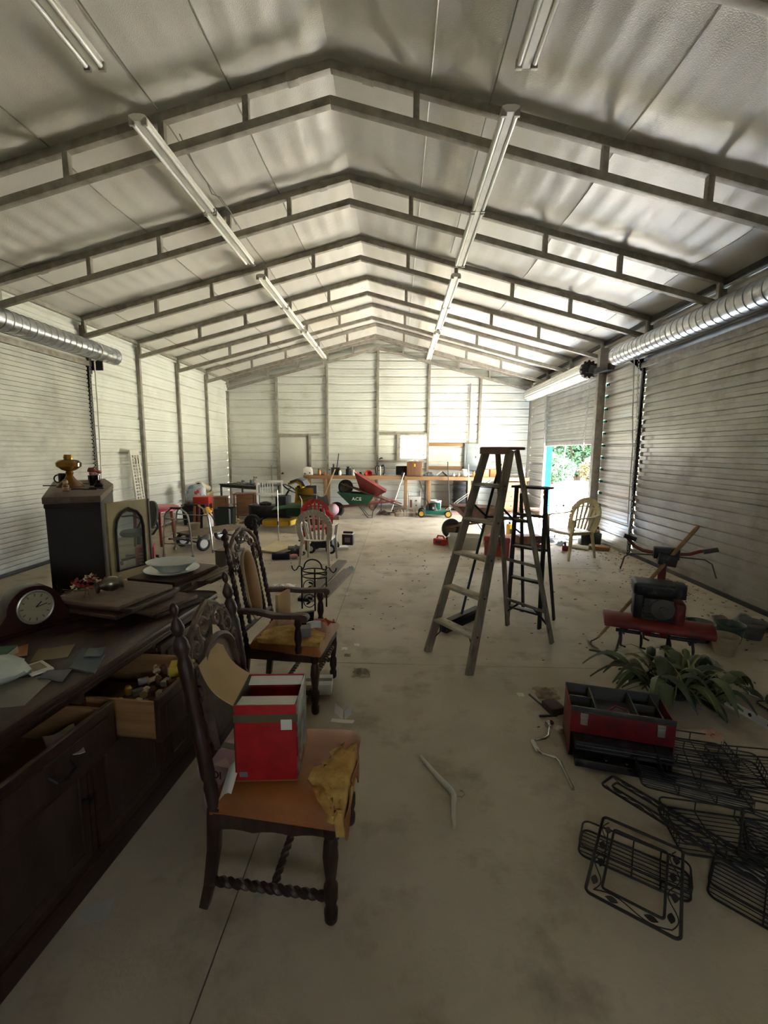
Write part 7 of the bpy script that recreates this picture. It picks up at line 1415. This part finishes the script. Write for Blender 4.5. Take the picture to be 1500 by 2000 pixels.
t = bench('glass_jar', 'squat pale glass jar with a white lid by the white rod', 'jar', 1.93, 12.88); MB().lathe([(0, 0), (0.09, 0), (0.10, 0.04), (0.10, 0.12), (0.075, 0.15), (0, 0.15)], 18).build('jar_body', mat('pale_glass', '#b9bab0', 0.15, spec=0.7), t); MB().lathe([(0.08, 0.15), (0.085, 0.19), (0.05, 0.21), (0, 0.21)], 18).build('lid', M_white, t)
jar('bottle', 'orange bottle beside the white rod', 2.19, 0.04, 0.14, mat('orange_bottle', '#d0824a', 0.5), y=12.8)
for i, (x, w_, h_, c, lb) in enumerate(((2.49, 0.24, 0.20, '#d2a266', 'orange-tan carton on the bench under the breaker box'), (2.74, 0.18, 0.21, '#b5602f', 'rust-red carton beside the orange-tan one'))):
    t = bench('bench_carton', lb, 'carton', x, 12.85); MB().bx(-w_/2, w_/2, -0.1, 0.1, 0, h_).build('carton_body', mat('carton_%d' % i, c, 0.7), t, bevel=0.004); MB().bx(-w_/2-0.001, w_/2+0.001, -0.02, 0.02, h_, h_+0.002).build('tape', M_gimp, t)
t = bench('roasting_pan', 'grey oval pan on the bench seen through the ladder', 'pan', 3.30, 12.85); MB().lathe([(0, 0.005), (0.16, 0), (0.21, 0.09), (0.23, 0.095), (0.23, 0.10), (0.205, 0.10), (0.155, 0.01), (0, 0.01)], 28, sx=1.2, sy=0.8).build('pan_body', mat('grey_enamel', '#72716c', 0.4, 0.3), t)
jar('jug', 'white jug at the bench end near the wall corner', 3.58, 0.075, 0.24, M_white, M_white, y=12.8); jar('bottle', 'white bottle behind the grey pan', 3.12, 0.045, 0.19, M_white, y=13.15); jar('canister', 'black canister left of the grey pan', 2.98, 0.05, 0.12, M_blackp, y=12.75)
cbn = thing('bench_cabinet', 'orange-brown drawer unit under the far bench end', 'cabinet', (3.25, 12.86, 0)); MB().bx(-0.24, 0.24, -0.20, 0.30, 0.02, 0.86).build('cabinet_body', M_brn, cbn, bevel=0.006)
for k in range(3): dd = MB().bx(-0.21, 0.21, -0.215, -0.20, 0.06+0.27*k, 0.30+0.27*k).build('drawer', M_pine, cbn, bevel=0.004); MB().cyl((0, -0.215, 0.18+0.27*k), (0, -0.24, 0.18+0.27*k), 0.018, 10).build('knob', M_dark, dd)
# ---- under and before the bench
cu = thing('cushion', 'flat buttoned grey-tan seat cushion on the floor before the bench', 'cushion', (0.24, 11.80, 0), math.radians(3))
M_cush = mat('cushion_fabric', '#8f8371', 0.9, 0, '#7d7160', 12, (1, 30, 1), bump=0.3)
MB().surf(lambda u, v: (lerp(-0.30, 0.30, u), lerp(-0.30, 0.30, v), 0.13*(1-(2*u-1)**8)**0.4*(1-(2*v-1)**8)**0.4+0.006*math.sin(u*50)), 40, 14).build('pad', M_cush, cu, smooth=60); MB().bx(-0.28, 0.28, -0.28, 0.28, 0, 0.01).build('underside', M_cush, cu)
MB().tube([(-0.30, -0.295, 0.10), (0.30, -0.295, 0.10), (0.30, 0.295, 0.10), (-0.30, 0.295, 0.10)], 0.008, 6, closed=True).build('piping', M_gimp, cu)
hr = thing('heater', 'off-white space heater with a tall carry handle under the bench', 'heater', (0.50, 12.80, 0)); 
MB().bx(-0.18, 0.18, -0.12, 0.12, 0, 0.42).build('casing', M_milk, hr, bevel=0.015); MB().bx(-0.13, -0.07, -0.125, -0.119, 0.10, 0.32).build('grille', M_brn, hr)
for z in (0.16, 0.30): MB().cyl((0.05, -0.119, z), (0.05, -0.14, z), 0.022, 12).build('knob', M_brn, hr)
MB().tube([(-0.17, 0, 0.42), (-0.175, 0, 0.63), (0.175, 0, 0.62), (0.17, 0, 0.42)], 0.018, 8).build('handle', M_milk, hr)
bucket('clean white pail behind the green push mower', (1.08, 12.30, 0), 0.15, 0.36, M_white, name='pail')
pm = thing('push_mower', 'green push mower with yellow wheels before the bench', 'lawn mower', (0.98, 11.62, 0), math.radians(-4))
M_pmg = mat('push_mower_green', '#1e6a55', 0.4, 0.1, '#185a48', 5)
MB().prism([(-0.34, -0.20), (0.30, -0.22), (0.36, 0), (0.30, 0.22), (-0.34, 0.20)], 0.07, 0.17).build('deck', M_pmg, pm, bevel=0.03, seg=3)
MB().lathe([(0.15, 0.17), (0.15, 0.24), (0.13, 0.27), (0.13, 0.34), (0.10, 0.37), (0, 0.37)], 20, (-0.02, 0, 0)).build('engine', M_blk, pm); MB().bx(0.06, 0.16, -0.12, 0.10, 0.20, 0.36).build('air_box', M_pmg, pm, bevel=0.01); MB().bx(-0.22, -0.14, -0.10, 0.08, 0.18, 0.30).build('muffler', M_dark, pm, bevel=0.01); MB().cyl((-0.02, -0.13, 0.24), (-0.02, -0.155, 0.24), 0.03, 12).build('starter', M_zinc, pm)
for x in (-0.33, 0.36):
    for s in (-1, 1): wh = MB().torus((x, s*0.24, 0.10), 0.075, 0.024, 22, 8, rotm(PI/2, 0, 0)).build('wheel', M_black, pm); MB().lathe([(0, -0.02), (0.06, -0.022), (0.065, 0), (0.06, 0.022), (0, 0.02)], 16, (x, s*0.24, 0.10), rotm(PI/2, 0, 0)).build('hub', M_yl, wh)
for s in (-1, 1): MB().tube([(0.30, s*0.18, 0.15), (0.62, s*0.18, 0.42), (1.10, s*0.20, 0.78), (1.42, s*0.20, 0.98)], 0.011, 8).build('handle', M_zinc, pm)
MB().cyl((1.42, -0.20, 0.98), (1.42, 0.20, 0.98), 0.011, 8).build('handle_bar', M_zinc, pm)
bl = thing('barrel', 'dark ribbed barrel under the workbench', 'barrel', (1.92, 13.0, 0))
prf = [(0, 0)]
for k in range(7): z = 0.02+0.12*k; prf += [(0.29, z), (0.30, z+0.01), (0.30, z+0.03), (0.285, z+0.04), (0.285, z+0.10)]
MB().lathe(prf+[(0.29, 0.86), (0, 0.86)], 30).build('barrel_body', mat('barrel_black', '#3c3d3d', 0.45, 0.2, '#2d2e2e', 6), bl); MB().torus((0, 0, 0.30), 0.302, 0.010, 30, 6).torus((0, 0, 0.58), 0.302, 0.010, 30, 6).build('hoops', M_dark, bl)
tag(put(MB().bx(-0.55, 0.55, -0.25, 0.25, 0, 0.035).build('pink_board', mat('pink_board', '#a8837a', 0.7, 0, '#9a766d', 4), bevel=0.004), (1.85, 12.20, 0), 0.02), 'wide pinkish board on the floor behind the push mower', 'board')
def tool(lb, name, p0, p1, m, head, r=0.013):
    t = thing(name, lb, name.replace('_', ' '), (0, 0, 0), group='long tools leaning on the bench'); MB().tube([p0, vl(p0, p1, 0.5), p1], r, 8).build('handle', m, t); head(t, Vector(p0)); return t
M_ash = wood('pale_ash', '#b39a6c', '#9f875b', 0.6, 2); M_rod = mat('white_rod', '#c9c5b8', 0.4); 
tool('straight dark rod leaning on the bench beside the barrel', 'spud_bar', (1.46, 12.20, 0.036), (1.40, 12.50, 1.42), M_dark, lambda t, p: MB().lathe([(0.02, 0), (0.02, 0.1), (0.014, 0.14)], 8, p).build('tip', M_zinc, t))
tool('white paint-roller pole leaning on the bench by the breaker box', 'pole', (2.0, 12.22, 0.036), (1.98, 12.50, 1.35), M_rod, lambda t, p: MB().lathe([(0.02, 0), (0.022, 0.06), (0.014, 0.08)], 8, p).build('tip', M_zinc, t))
def rakehead(t, p): MB().bar(p+Vector((-0.14, 0, 0.02)), p+Vector((0.14, 0, 0.02)), 0.02, 0.02).build('rake_bar', M_dark, t); [MB().cyl(p+Vector((-0.13+0.052*k, -0.0, 0.02)), p+Vector((-0.13+0.052*k, -0.05, 0.0)), 0.004, 5).build('tine', M_dark, t) for k in range(6)]
tool('pale rake handle slanting to the floor beside the cushion', 'garden_rake', (-0.18, 12.10, 0.006), (0.19, 12.50, 1.10), M_rod, rakehead)
tool('dark handle slanting under the bench toward the white pail', 'shovel', (0.94, 12.52, 0.10), (0.62, 12.56, 0.88), M_dark, lambda t, p: MB().surf(lambda u, v: p+Vector((lerp(-0.1, 0.1, v), 0.03*math.sin(PI*v), lerp(0.12, -0.095, u))), 3, 6, 0.004).build('blade', M_dark, t))
shv = thing('grain_shovel', 'wide grey scoop shovel with a pale wooden handle behind the pink ball', 'shovel', (0, 0, 0))
MB().tube([(-1.93, 11.55, 0.52), (-1.83, 11.9, 0.85), (-1.76, 12.45, 1.18)], 0.018, 8).build('handle', M_ash, shv)
MB().surf(lambda u, v: (lerp(-0.25, 0.25, v)*lerp(0.55, 1.0, u)-1.98+0.03*u, 11.50-0.20*u, 0.50-0.48*u+0.06*abs(2*v-1)**2), 6, 8, 0.005).build('scoop', mat('scoop_grey', '#5c5f63', 0.5, 0.3), shv)
pb = thing('ball', 'faded pink ball against the green wheelbarrow', 'ball', (-1.60, 10.92, 0.24)); MB().ell((0, 0, 0), (0.15, 0.15, 0.15), 22, 14).build('ball_skin', mat('faded_pink', '#b0646e', 0.5, 0, '#a3909a', 3), pb); MB().torus((0, 0, 0.0), 0.1505, 0.004, 24, 6, rotm(0.4, 0.6, 0)).build('seam', M_redp, pb)
tag(put(MB().bx(-0.16, 0.16, -0.14, 0.14, 0, 0.088).build('brick_block', mat('brick_brown', '#6e4f40', 0.9, 0, '#5b4033', 8), bevel=0.008), (-1.60, 10.92, 0)), 'brown block under the pink ball', 'block')
gbx = thing('green_crate', 'pale green box behind the red plastic chair', 'box', (-2.08, 10.75, 0), 0.1); MB().bx(-0.28, 0.28, -0.2, 0.2, 0, 0.36).build('box_body', mat('pale_green', '#8faf82', 0.6, 0, '#a5c096', 4), gbx, bevel=0.01); MB().bx(-0.10, 0.10, -0.2, 0.0, 0.36, 0.40).build('black_lid', M_blackp, gbx, bevel=0.006); MB().tube([(0.02, -0.1, 0.40), (0.04, -0.1, 0.52), (0.09, -0.1, 0.60), (0.10, -0.1, 0.56)], 0.012, 6).build('hook', M_grey, gbx)
crumple('dirty_cloth', 'brown debris heap between the barrow and the cushion', 'debris', (-0.36, 11.92), 0.17, mat('brown_debris', '#4f3d31', 0.9), 0.14, 95)
t = thing('angle_bracket', 'rusty metal stand piece sticking up in the debris heap', 'bracket', (-0.42, 11.72, 0), 0.3); MB().tube([(-0.14, 0, 0.012), (0.0, 0, 0.16), (0.05, 0, 0.02), (0.16, 0, 0.012)], 0.014, 6).build('frame', mat('rust_dark', '#4b3a32', 0.8), t); MB().cyl((0.0, 0, 0.15), (0.0, 0, 0.62), 0.012, 6).build('rod', M_dark, t)
crumple('bench_litter', 'dark litter under the middle of the bench', 'litter', (0.0, 12.55), 0.15, M_dark, 0.08, 96)
db = MB(); rd = random.Random(77)
for i in range(700):
    k = rd.random()
    if k < 0.55: x = XR-0.05-abs(rd.gauss(0, 0.45)); y = rd.uniform(3.4, 8.6)
    elif k < 0.8: x = rd.uniform(-0.5, 3.6); y = rd.uniform(4.0, 8.0)
    else: x = rd.uniform(-4.5, 3.6); y = rd.uniform(2.2, 12.0)
    if x > XR-0.1: continue
    s = rd.uniform(0.006, 0.026)*(0.7 if k > 0.8 else 1); a = rd.uniform(0, 6.28); R = rotm(rd.uniform(-0.2, 0.2), rd.uniform(-0.2, 0.2), a)
    n = rd.choice((4, 5, 6)); pl = [(s*rd.uniform(0.6, 1.1)*math.cos(2*PI*j/n), s*0.55*rd.uniform(0.6, 1.1)*math.sin(2*PI*j/n)) for j in range(n)]
    db.prism(pl, 0, 0.003, R, (x, y, 0.001+s*0.15))
db = db.build('leaf_litter', mat('leaf_litter', '#5a4c3b', 0.95, 0, '#3f352a', 3), smooth=0)
tag(db, 'dry leaf litter and grit strewn over the floor along the shut door', 'litter', kind='stuff')
